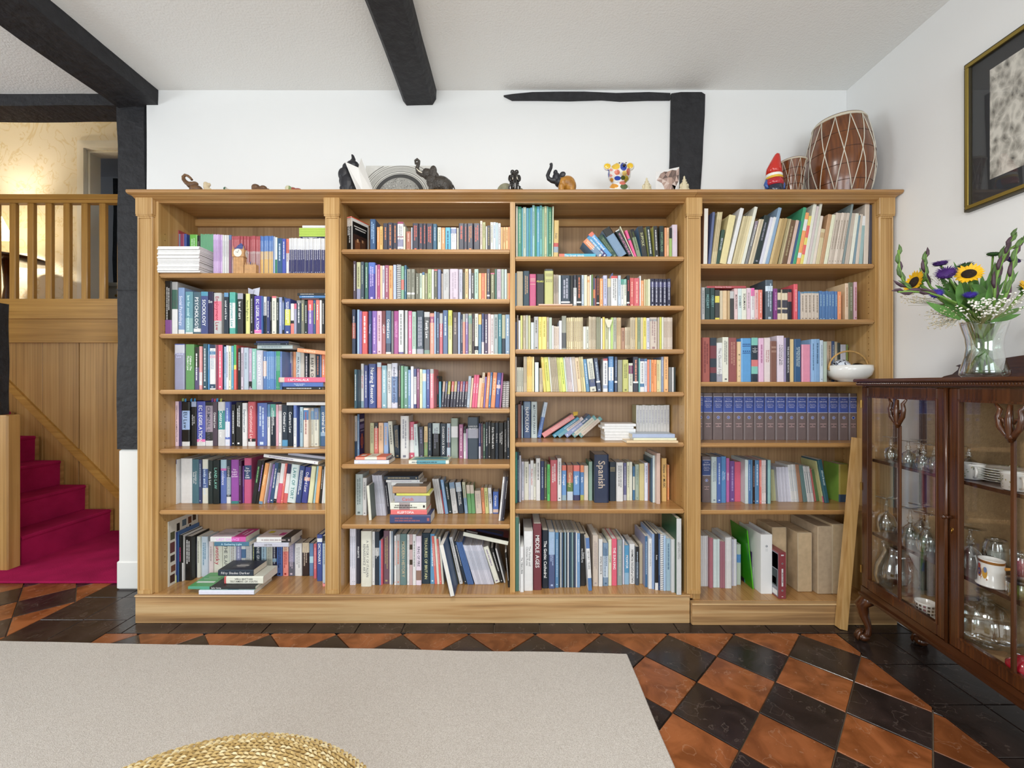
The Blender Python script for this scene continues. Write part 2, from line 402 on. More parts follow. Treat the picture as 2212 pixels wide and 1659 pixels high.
while x < 1.98:                                   # black border along the bookcase
    a, b = max(x, -1.995), min(x+.2286, 1.975)
    if b-a > .02: tile([(a,2.057),(b,2.057),(b,2.29),(a,2.29)], 'b', 'bk' if b-a > .2285 else None)
    x += .2286
y = 2.057
while y > .4:                                     # black border along the right wall
    for a, b in ((1.591,1.80),(1.80,1.973)): tile([(a,y-.2286),(b,y-.2286),(b,y),(a,y)], 'b', 'r%.2f' % a)
    y -= .2286
y = 2.63
while y > 1.0:                                    # black border towards the stairs
    for a, b in ((-2.452,-2.225),(-2.225,-1.995)):
        if not (a < -2.1 and y > 9): tile([(a,y-.2286),(b,y-.2286),(b,y),(a,y)], 'b', 'l%.2f' % a)
    y -= .2286
# ---------------------------------------------------------------- old timber frame
def timber(name, label, pts, d, amp=.006, n=14, parent=None):
    """polygon prism subdivided along its length, edges wobbling like hewn oak"""
    d = Vector(d); m = MB(); k = len(pts); vs = []; fs = []
    for i in range(n+1):
        for p in pts:
            q = Vector(p)+d*(i/n); vs.append(q + mnoise.noise_vector(q*3.3)*amp)
    for i in range(n):
        for j in range(k):
            jj = (j+1)%k; fs.append((i*k+j, i*k+jj, (i+1)*k+jj, (i+1)*k+j))
    fs.append(tuple(range(k-1,-1,-1))); fs.append(tuple(n*k+j for j in range(k)))
    m.add(vs, fs); o = m.build(name, M['black_timber'], parent)
    bmx = bmesh.new(); bmx.from_mesh(o.data); bmesh.ops.recalc_face_normals(bmx, faces=bmx.faces); bmx.to_mesh(o.data); bmx.free()
    if label: tag(o, label, 'beam')
    return o
t = thing('ceiling_beam', 'thick black painted beam running from the stair post across the ceiling', 'beam', (-2.2, 0, 2.87))
timber('beam_baulk', None, [(-2.225,-2.6,2.866),(-2.09,-2.6,2.868),(-2.085,-2.6,2.99),(-2.225,-2.6,2.99)], (-.0,5.20,0), .007, 26, t)
timber('beam_baulk', None, [(-2.335,-2.6,2.86),(-2.231,-2.6,2.872),(-2.231,-2.6,2.99),(-2.335,-2.6,2.99)], (0,5.20,0), .007, 26, t)
timber('ceiling_beam', 'narrower black painted beam ending on the white wall between elephant figurines', [(-.625,-2.6,2.865),(-.475,-2.6,2.868),(-.455,-2.6,2.90),(-.45,-2.6,2.99),(-.65,-2.6,2.99),(-.645,-2.6,2.89)], (.005,5.07,0), .005, 26)
timber('lintel_beam', 'black lintel beam over the opening to the stairs', [(-5.0,2.50,2.885),(-5.0,2.66,2.885),(-5.0,2.66,3.06),(-5.0,2.50,3.06)], (2.67,0,0), .006, 16)
def wall_timber(label, outline, name):
    pts = [P(x, y, WY-.004) for x, y in outline]; m = MB()
    m.extr([(p.x, WY-.013, p.z) for p in pts], (0, .03, 0)); o = m.build(name, M['black_timber']); tag(o, label, 'beam')
wall_timber('thin black timber let into the wall just under the ceiling', [(1088,208),(1108,205),(1150,201),(1210,200),(1262,200),(1330,203),(1400,201),(1447,203),(1447,217),(1400,217),(1340,219),(1300,216),(1230,218),(1160,217),(1106,217)], 'wall_timber')
wall_timber('upright black timber in the wall behind the bookcase top', [(1449,204),(1470,201),(1514,201),(1522,206),(1521,250),(1518,300),(1516,350),(1512,408),(1510,560),(1446,560),(1444,408),(1447,340),(1448,260)], 'wall_timber')
# stair post
def post_poly(z): 
    w = mnoise.noise(Vector((z*2.2, .3, 1)))*.014; w2 = mnoise.noise(Vector((z*2.7, 4, 7)))*.016
    return [(-2.345+w,2.50),(-2.185+w2,2.50),(-2.175+w2,2.53),(-2.175+w2,2.655),(-2.345+w,2.655),(-2.352+w,2.53)]
m = MB(); vs = []; fs = []; zs = [.835+i*(2.885-.835)/60 for i in range(61)]
for z in zs: vs += [(x, y-.012+.004*mnoise.noise(Vector((x*9, 2, z*7))), z) for x, y in post_poly(z)]
for i in range(60):
    for j in range(6): fs.append((i*6+j, i*6+(j+1)%6, (i+1)*6+(j+1)%6, (i+1)*6+j))
fs += [tuple(range(5,-1,-1)), tuple(60*6+j for j in range(6))]; m.add(vs, fs)
t = thing('stair_post', 'knotted black timber post on a white plastered base beside the stairs', 'post', (-2.26, 2.58, 0))
m.build('timber', M['black_timber'], t)
m = MB(); m.box((-2.35,2.495,.0),(-2.17,2.655,.834),.012); m.box((-2.355,2.488,0),(-2.165,2.66,.17),.01); m.build('plaster_base', M['plaster'], t)
m = MB(); m.box((-2.347,2.484,1.78),(-2.17,2.50,1.786)); m.build('scarf_joint', M['black_timber'], t)
# ---------------------------------------------------------------- stairs, panelling, landing
M['carpet'] = flat('crimson_carpet', 'a81e52', .95, bump=.5, bscale=260, var=.18, vscale=6, spec=.1)
st = thing('staircase', 'steep cottage staircase laid with crimson carpet', 'staircase', (-3.4, 3.1, 0))
SY0, SY1 = 2.80, 3.47
sx = [-3.29-.205*i for i in range(8)]
for i in range(7):
    z0, z1 = .2*i, .2*(i+1)
    wd = MB(); wd.box((sx[i]-1.2 if i == 6 else sx[i+1]-.03, SY0, max(z0-.02, 0)), (sx[i]-.012, SY1, z1-.012)); wd.build('step', M['oak_d'], st)
    c = MB(); x0, x1 = sx[i+1]-.012, sx[i]+.012
    if i == 6: x0 = -6.0
    prof = [(sx[i]-.012, z0+.002), (sx[i]+.004, z0+.002), (sx[i]+.006, z1-.03), (x1, z1-.018), (x1, z1-.006), (x1-.012, z1), (x0, z1), (x0, z1-.012), (sx[i]-.012, z1-.012)]
    c.extr([(p[0], SY0+.005, p[1]) for p in prof], (0, SY1-SY0-.05, 0)); c.build('stair_carpet', M['carpet'], st)
m = MB(); m.box((-3.35, 2.565, .0005), (-2.36, 3.46, .014), .004); m.build('hall_carpet', M['carpet'], st)
# closed outer side of the flight (oak boarding) and the dark timber over it
m = MB(); m.box((-3.75, 2.72, 0), (-3.275, 2.795, 1.02), .006); m.build('stair_cheek', M['oak_panel'], st)
timber('hall_timber', 'black timber above the oak stair cheek', [(-3.75,2.725,1.0215),(-3.355,2.725,1.0215),(-3.355,2.795,1.0215),(-3.75,2.795,1.0215)], (0,0,.73), .006, 10)
# panel wall under the landing: individual oak boards
pw = thing('wall_panelling', 'oak plank panelling below the landing beside the stairs', 'panelling', (-3.6, 3.5, 0))
edges = [-6.0,-5.2,-4.62,-4.25,-3.90,-3.60,-3.37,-3.10,-2.80,-2.5,-2.2]
for a, b in zip(edges, edges[1:]):
    m = MB(); m.box((a+.0015, 3.482+random.uniform(-.003,.003), 0), (b-.0015, 3.51, 1.58), .002); m.build('plank', M['oak_panel'], pw)
dg = MB(); a, b = Vector((-4.28, 3.462, 1.325)), Vector((-3.16, 3.462, .205)); up = Vector((.707,0,.707))*.028
dg.extr([a-up, b-up, b+up, a+up], (0, .03, 0)); dg.build('stringer_rail', M['oak_gold_x'], pw)
m = MB(); m.box((-6.0, 3.455, 1.565), (-2.2, 3.50, 1.76), .004); m.build('fascia_board', M['oak_gold_x'], pw)
m = MB(); m.box((-6.0, 3.435, 1.76), (-2.2, 3.52, 1.80), .008); m.box((-6.0, 3.445, 1.80), (-2.2, 3.51, 1.885), .004); m.build('landing_nosing', M['oak_gold_x'], pw)
bl = thing('landing_balustrade', 'oak balustrade with square balusters along the upper landing', 'balustrade', (-4.2, 3.5, 1.885))
m = MB(); m.box((-6.0, 3.45, 1.886), (-2.2, 3.52, 1.925), .006); m.build('base_rail', M['oak_gold_x'], bl)
m = MB(); m.box((-6.0, 3.465, 2.722), (-2.2, 3.515, 2.745)); m.box((-6.0, 3.448, 2.745), (-2.2, 3.532, 2.772), .012); m.box((-6.0, 3.462, 2.772), (-2.2, 3.518, 2.792), .008); m.build('handrail', M['oak_gold_x'], bl)
bm0 = MB(); bm0.box((-.026,-.017,0),(.026,.017,.80),.005); bme = bm0.mesh('baluster', M['oak_gold'])
for i in range(-11, 12):
    px = 32 + i*38.6
    X = (px-W2)*3.49/F
    if -5.9 < X < -2.25:
        o = mkobj('baluster', bme, bl); o.location = Vector((X, 3.487, 1.923))-world_loc(bl)
# landing floor and walls behind
struct(B((-6.0, 3.52, 1.66), (-2.2, 4.6, 1.82), 'floor', flat('landing_boards', '9c7444', .5)))
def wallpaper():
    m, N, L, b = newmat('floral_wallpaper'); tc = N.new('ShaderNodeTexCoord')
    v = N.new('ShaderNodeTexVoronoi'); v.inputs['Scale'].default_value = 5.5; v.inputs['Randomness'].default_value = .9
    n = N.new('ShaderNodeTexNoise'); n.inputs['Scale'].default_value = 16; n.inputs['Detail'].default_value = 4; n.inputs['Distortion'].default_value = 2
    n1 = N.new('ShaderNodeTexNoise'); n1.inputs['Scale'].default_value = 3.2; n1.inputs['Detail'].default_value = 3; n1.inputs['Distortion'].default_value = 1.5
    r = N.new('ShaderNodeValToRGB'); r.color_ramp.elements[0].position = .52; r.color_ramp.elements[1].position = .6
    r3 = N.new('ShaderNodeValToRGB'); e = r3.color_ramp.elements; e[0].position = .48; e[0].color = (0,0,0,1); e[1].position = .52; e[1].color = (0,0,0,1); q = e.new(.5); q.color = (1,1,1,1)
    r2 = N.new('ShaderNodeValToRGB'); r2.color_ramp.elements[0].position = .30; r2.color_ramp.elements[0].color = (1,1,1,1); r2.color_ramp.elements[1].position = .42; r2.color_ramp.elements[1].color = (0,0,0,1)
    mu = N.new('ShaderNodeMath'); mu.operation = 'MULTIPLY'; ad = N.new('ShaderNodeMath'); ad.operation = 'ADD'; ad.use_clamp = True
    mx = N.new('ShaderNodeMix'); mx.data_type = 'RGBA'; mx.inputs[6].default_value = (*hexc('f0ead9'),1); mx.inputs[7].default_value = (*hexc('e2d6b4'),1)
    for x in (v, n, n1): L.new(tc.outputs['Object'], x.inputs['Vector'])
    L.new(n.outputs['Fac'], r.inputs['Fac']); L.new(v.outputs['Distance'], r2.inputs['Fac']); L.new(r.outputs['Color'], mu.inputs[0]); L.new(r2.outputs['Color'], mu.inputs[1])
    L.new(n1.outputs['Fac'], r3.inputs['Fac']); L.new(r3.outputs['Color'], ad.inputs[0]); L.new(mu.outputs[0], ad.inputs[1]); L.new(ad.outputs[0], mx.inputs[0]); L.new(mx.outputs[2], b.inputs['Base Color'])
    b.inputs['Roughness'].default_value = .7
    return m
WP = wallpaper()
m = MB(); m.box((-6.2, 4.6, 1.66), (-4.66, 4.7, 4.4)); m.box((-4.66, 4.6, 3.78), (-3.86, 4.7, 4.4)); m.box((-3.86, 4.6, 1.66), (-2.05, 4.7, 4.4))
struct(m.build('wall_landing', WP))
struct(B((-6.2, 2.66, 0), (-6.05, 4.7, 4.4), 'wall_hall', WP)); struct(B((-2.2, 2.66, 0), (-2.05, 4.7, 4.4), 'wall_hall', M['plaster_wall']))
struct(B((-6.2, 2.45, 4.25), (-2.05, 4.7, 4.4), 'ceiling', M['plaster']))
struct(B((-6.2, 2.52, 3.06), (-2.05, 2.66, 4.3), 'wall_hall', M['plaster_wall']))
struct(B((-6.2, 2.52, 0), (-5.153, 2.66, 3.06), 'wall_hall', M['plaster_wall']))
dr = MB()
for k, (w, d) in enumerate(((.10,.018),(.075,.030),(.04,.042))):
    e = .002*k; x0, x1, z1 = -4.658, -3.862, 3.788; y0, y1 = 4.5995-d, 4.5995-(0,.018,.030)[k]
    dr.box((x0-w, y0, 1.82), (x0-e, y1, z1+w)); dr.box((x0-e, y0, z1+e), (x1+e, y1, z1+w)); dr.box((x1+e, y0, 1.82), (x1+w, y1, z1+w))
dr.box((-4.656,4.601,1.82),(-4.634,4.72,3.785)); dr.box((-3.886,4.601,1.82),(-3.864,4.72,3.785)); dr.box((-4.634,4.601,3.763),(-3.886,4.72,3.785))
struct(dr.build('door_1', M['white_gloss']))
struct(B((-6.45, 6.02, 1.66), (-2.6, 6.12, 4.2), 'wall_bedroom', flat('pale_bedroom_wall', 'dcdce0', .8)))
bw = flat('pale_bedroom_side', 'dcdce0', .8)
struct(B((-6.6, 4.7, 1.66), (-6.45, 6.1, 4.3), 'wall_bedroom', bw)); struct(B((-2.6, 4.7, 1.66), (-2.45, 6.1, 4.3), 'wall_bedroom', bw)); struct(B((-6.6, 4.7, 4.2), (-2.45, 6.1, 4.3), 'ceiling', bw))
struct(B((-6.45, 4.7, 1.66), (-2.6, 6.0, 1.82), 'floor', flat('bedroom_floor', '8a7a66', .8)))
timber('bedroom_timber', 'black timber upright seen through the landing doorway', [(-5.62,5.90,1.82),(-5.38,5.90,1.82),(-5.38,6.0,1.82),(-5.62,6.0,1.82)], (.0,0,2.3), .012, 10)
timber('bedroom_timber', 'slanting black timber brace seen through the landing doorway', [(-5.37,5.90,3.90),(-5.37,5.985,3.90),(-5.37,5.985,4.10),(-5.37,5.90,4.10)], (1.4,0,-.75), .01, 8)
timber('bedroom_timber', 'low black wall plate seen through the landing doorway', [(-5.34,5.92,2.60),(-5.34,6.0,2.60),(-5.34,6.0,2.84),(-5.34,5.92,2.84)], (1.9,0,-.28), .01, 8)
cd = thing('chest_of_drawers', 'pale painted chest of drawers beyond the landing doorway', 'chest', (-4.75, 5.5, 1.82))
m = MB(); m.box((-5.25,5.3,1.822),(-4.2,5.75,2.45),.01); m.build('body', flat('cream_paint','d6cfc0',.5), cd)
m = MB(); m.box((-5.3,5.26,2.45),(-4.15,5.78,2.50),.012); m.build('chest_top', flat('cream_top','d9d3c5',.45), cd)
for i in range(3):
    for s in (0,1):
        m = MB(); m.box((-5.22+s*.51,5.285,1.86+i*.195),(-4.74+s*.51,5.30,2.03+i*.195),.006); q = m.build('drawer', flat('drawer_paint','d6cfc0',.5), cd)
        k = MB(); k.ball((-4.98+s*.51,5.272,1.945+i*.195),.016,10,6); k.build('knob', M['brass'], q)
# lamp and little table on the landing
def shade_cloth():
    m = bpy.data.materials.new('cream_lamp_shade'); m.use_nodes = True; N = m.node_tree.nodes; L = m.node_tree.links; N.clear()
    o = N.new('ShaderNodeOutputMaterial'); d = N.new('ShaderNodeBsdfDiffuse'); tr = N.new('ShaderNodeBsdfTranslucent'); mx = N.new('ShaderNodeMixShader'); mx.inputs[0].default_value = .6
    for q in (d, tr): q.inputs[0].default_value = (*hexc('f4e8cc'), 1)
    L.new(d.outputs[0], mx.inputs[1]); L.new(tr.outputs[0], mx.inputs[2]); L.new(mx.outputs[0], o.inputs[0]); return m
t = thing('side_table', 'dark wooden side table on the landing behind the balusters', 'table', (-5.05, 4.3, 1.82))
m = MB(); m.smooth = True; m.lathe([(.001,2.475),(.30,2.475),(.31,2.485),(.30,2.50),(.001,2.50)], (-5.12,4.25,0), 28); m.build('table_top', M['mahogany_x'], t)
m = MB(); m.smooth = True; m.lathe([(.03,1.90),(.045,2.05),(.025,2.2),(.04,2.474)], (-5.12,4.25,0), 14); m.build('pedestal', M['mahogany'], t)
for k in range(3):
    a = k*2*PI/3; m = MB(); m.tube([(-5.12,4.25,1.98),(-5.12+.12*math.cos(a),4.25+.12*math.sin(a),1.90),(-5.12+.24*math.cos(a),4.25+.24*math.sin(a),1.835)], [.025,.02,.014], 8); m.build('foot', M['mahogany'], t)
t = thing('table_lamp', 'cream shaded table lamp glowing on the landing table', 'lamp', (-5.30, 4.25, 2.50))
m = MB(); m.smooth = True; m.lathe([(.07,2.502),(.06,2.52),(.03,2.55),(.06,2.65),(.03,2.75),(.012,2.80)], (-5.30,4.25,0), 18); m.build('lamp_base', flat('cream_ceramic','d9cdb0',.3), t)
m = MB(); m.smooth = True; m.lathe([(.20,2.74),(.10,3.0)], (-5.36,4.25,0), 24, closed=True); m.build('lamp_shade', shade_cloth(), t)
# the lit bulb of this lamp, which shows at the edge of the picture
l = bpy.data.lights.new('table_lamp_offscreen', 'POINT'); l.energy = 46; l.shadow_soft_size = .04; l.color = (1, .88, .70)
lo = bpy.data.objects.new('table_lamp_offscreen', l); COL.objects.link(lo); lo.location = (-5.36, 4.25, 2.88)
# ---------------------------------------------------------------- bookcases
YF, YB = 2.17, 2.435
BAY = {1: (-1.826, -.962), 2: (-.884, -.010), 3: (.016, .892), 4: (.972, 1.876)}
SHELF_PX = {1: (590,721,842,970,1102,1283), 2: (538.5,646,764.5,883,1003,1133,1285), 3: (554,660.5,754.5,847,956,1100,1289), 4: (570,690,825,957,1102,1297)}
SHELF = {(b, r+1): CH-(y-H2)*YF/F for b, ys in SHELF_PX.items() for r, y in enumerate(ys)}
for b in (1,4): SHELF[(b,6)] = CH-(SHELF_PX[b][-1]-H2)*2.15/F
TOPZ = 2.203
PEGY = (2.205, 2.37); PEGN, PEGZ, PEGP, PEGR, PEGD = 56, .25, .032, .0032, .008
def pierced(m, so, X, sg, y0, y1, z0, z1):
    """side of an upright at x = X facing sg, with round peg holes sunk into it (linings go to so)"""
    def quad(a, b, c, d): m.add([(X,a,c),(X,b,c),(X,b,d),(X,a,d)], [(0,1,2,3) if sg > 0 else (3,2,1,0)])
    hw, hh = .008, PEGP/2; zb, zt = PEGZ-hh, PEGZ+(PEGN-1)*PEGP+hh
    cuts = [y0] + [v for p in PEGY for v in (p-hw, p+hw)] + [y1]
    for i in range(5):
        if i % 2 == 0: quad(cuts[i], cuts[i+1], z0, z1)
        else: quad(cuts[i], cuts[i+1], z0, zb); quad(cuts[i], cuts[i+1], zt, z1)
    for p in PEGY:
        for k in range(PEGN):
            z = PEGZ+k*PEGP; ang = [PI*q/4 for q in range(8)]
            ring = [(p+PEGR*math.cos(a), z+PEGR*math.sin(a)) for a in ang]
            out = [(p+hw*(1 if math.cos(a) > .1 else -1 if math.cos(a) < -.1 else 0), z+hh*(1 if math.sin(a) > .1 else -1 if math.sin(a) < -.1 else 0)) for a in ang]
            fs = [(q, 8+q, 8+(q+1)%8, (q+1)%8) for q in range(8)]
            m.add([(X,a,b) for a, b in ring+out], fs if sg > 0 else [f[::-1] for f in fs])
            n = len(ring); fs = [((q+1)%8, 8+(q+1)%8, 8+q, q) for q in range(8)]+[tuple(range(8,16))]
            so.add([(X,a,b) for a, b in ring]+[(X-sg*PEGD,a,b) for a, b in ring], fs if sg < 0 else [f[::-1] if len(f) == 4 else f for f in fs])
def side_panel(m, so, xa, xb, y0, y1, z0, z1, left, right):
    v = [(xa,y0,z0),(xb,y0,z0),(xb,y1,z0),(xa,y1,z0),(xa,y0,z1),(xb,y0,z1),(xb,y1,z1),(xa,y1,z1)]
    fs = [(3,2,1,0),(4,5,6,7),(0,1,5,4),(2,3,7,6)]
    if not right: fs.append((1,2,6,5))
    if not left: fs.append((3,0,4,7))
    m.add(v, fs)
    if left: pierced(m, so, xa, -1, y0, y1, z0, z1)
    if right: pierced(m, so, xb, 1, y0, y1, z0, z1)
def bookcase(label, bays, xl, xr, plinth, posts, zfloor, loc, side_posts=True):
    t = thing('bookcase', label, 'bookcase', loc); XL = xl; xl_ = xl-.028 if xl < 0 else xl+.0005
    # cornice: top board with rounded edge, cove and frieze rail
    m = MB(); m.extr([(xl_,2.118,2.184),(xl_,2.108,2.188),(xl_,2.105,2.197),(xl_,2.109,TOPZ),(xl_,2.452,TOPZ),(xl_,2.452,2.184)], ((1.970 if xl > 0 else xr+.003)-xl_,0,0))
    m.build('top_board', M['oak'], t)
    q = xl_+.010 if xl < 0 else xl_; m = MB(); m.extr([(q,2.122,2.1838),(q,2.135,2.178),(q,2.152,2.170),(q,2.165,2.166),(q,2.165,2.1838)], (xr+.002-q,0,0)); m.build('cornice_moulding', M['oak'], t)
    for b in bays:
        x0, x1 = BAY[b]
        m = MB(); m.box((x0-.004,2.1655,2.160),(x1+.004,2.186,2.1838),.002); m.build('frieze_rail', M['oak'], t)
        m = MB(); m.box((x0,2.412,2.132),(x1,YB-.0005,2.172),.002); m.build('back_batten', M['oak'], t)
        m = MB(); m.box((x0-.01,YB,zfloor-.02),(x1+.01,YB+.012,2.1838)); m.build('back_panel', M['oak_back'], t)
        n = len(SHELF_PX[b])
        for r in range(1, n):
            z = SHELF[(b,r)]; m = MB(); m.box((x0+.001,YF,z-.0225),(x1-.001,YB-.001,z),.003)
            m.box((x0+.001,YF-.004,z-.0165),(x1-.001,YF,z-.006),.002); m.build('shelf', M['oak'], t)
    # uprights between and beside the bays
    xs = sorted([BAY[b] for b in bays]); cuts = [(xl, xs[0][0])]+[(xs[i][1], xs[i+1][0]) for i in range(len(xs)-1)]+[(xs[-1][1], xr)]
    so = MB()
    for ci, (a, b) in enumerate(cuts):
        if b-a < .003: continue
        fa, fb = ci > 0, ci < len(cuts)-1          # which sides look into a bay
        if b-a > .05:
            m = MB(); side_panel(m,so,a,a+.02,YF,YB-.0003,zfloor,2.1837,fa,False); side_panel(m,so,b-.02,b,YF,YB-.0003,zfloor,2.1837,False,fb); m.box((a,YF-.006,zfloor),(b,YF-.0002,2.1836)); m.build('upright', M['oak_v'], t)
        else:
            m = MB(); side_panel(m,so,a,b,YF-.004,YB-.0003,zfloor,2.1836,fa,fb); m.build('upright', M['oak_v'], t)
    o = so.build('peg_sockets', M['oak_v'], t); o['kind'] = 'stuff'
    # pilasters
    for a, b, _ in posts:
        m = MB(); m.box((a,2.152,zfloor+.001),(b,2.1635,2.086),.001)
        for u0,u1,z0,z1 in ((a,a+.007,zfloor+.001,2.086),(b-.007,b,zfloor+.001,2.086),(a+.007,b-.007,2.074,2.086),(a+.007,b-.007,zfloor+.001,zfloor+.02)): m.box((u0,2.147,z0),(u1,2.152,z1),.0015)
        p = m.build('pilaster', M['oak_v'], t)
        m = MB(); m.box((a-.006,2.140,2.09),(b+.006,2.1635,2.1838),.003); m.box((a-.004,2.143,2.083),(b+.004,2.1635,2.09)); m.build('pilaster_cap', M['oak_v'], p)
    m = MB(); m.box((xl,2.150,zfloor-.022),(xr,YB+.012,zfloor),.003); m.build('bottom_board', M['oak_d'], t)
    a, b, y0, zt = plinth
    m = MB(); m.box((a,y0,0.0005),(b,y0+.022,zt),.002); m.extr([(a,y0-.001,zt),(a,y0-.006,zt+.004),(a,y0-.001,zt+.010),(a,2.16,zt+.010),(a,2.16,zt)], (b-a,0,0)); m.build('plinth', M['oak_plinth'], t)
    return t
zf = SHELF[(1,6)]; 
SHELF[(2,7)] = SHELF[(3,7)] = zf
bookcase('long honey oak bookcase of three bays packed with books along the white wall', (1,2,3), -1.915, .930, (-1.927,.910,2.142,zf-.012), ((-1.921,-1.845,0),(-.958,-.888,0),(.897,.968,1)), zf, (-.5, 2.28, 0))
bookcase('single bay oak bookcase with recessed plinth between the long bookcase and the glass cabinet', (4,), .9335, 1.958, (.913,1.955,2.125,SHELF[(4,6)]-.012), ((1.885,1.955,0),), SHELF[(4,6)], (1.45, 2.28, 0))
# loose oak board leaning beside the bookcase
t = MB(); a = math.atan2(.085, .95); c, s = math.cos(a), math.sin(a)
def lb(x, y, z): return (1.632 + x*c + z*s, y, .0005+.030*s - x*s + z*c)
t.add([lb(x,y,z) for z in (0,.955) for x, y in ((0,2.085),(.03,2.075),(.03,2.12),(0,2.12))], [(3,2,1,0),(4,5,6,7),(0,1,5,4),(1,2,6,5),(2,3,7,6),(3,0,4,7)])
o = t.build('oak_board', M['oak_v']); tag(o, 'loose oak board leaning on end between the bookcase and the glass cabinet', 'board')
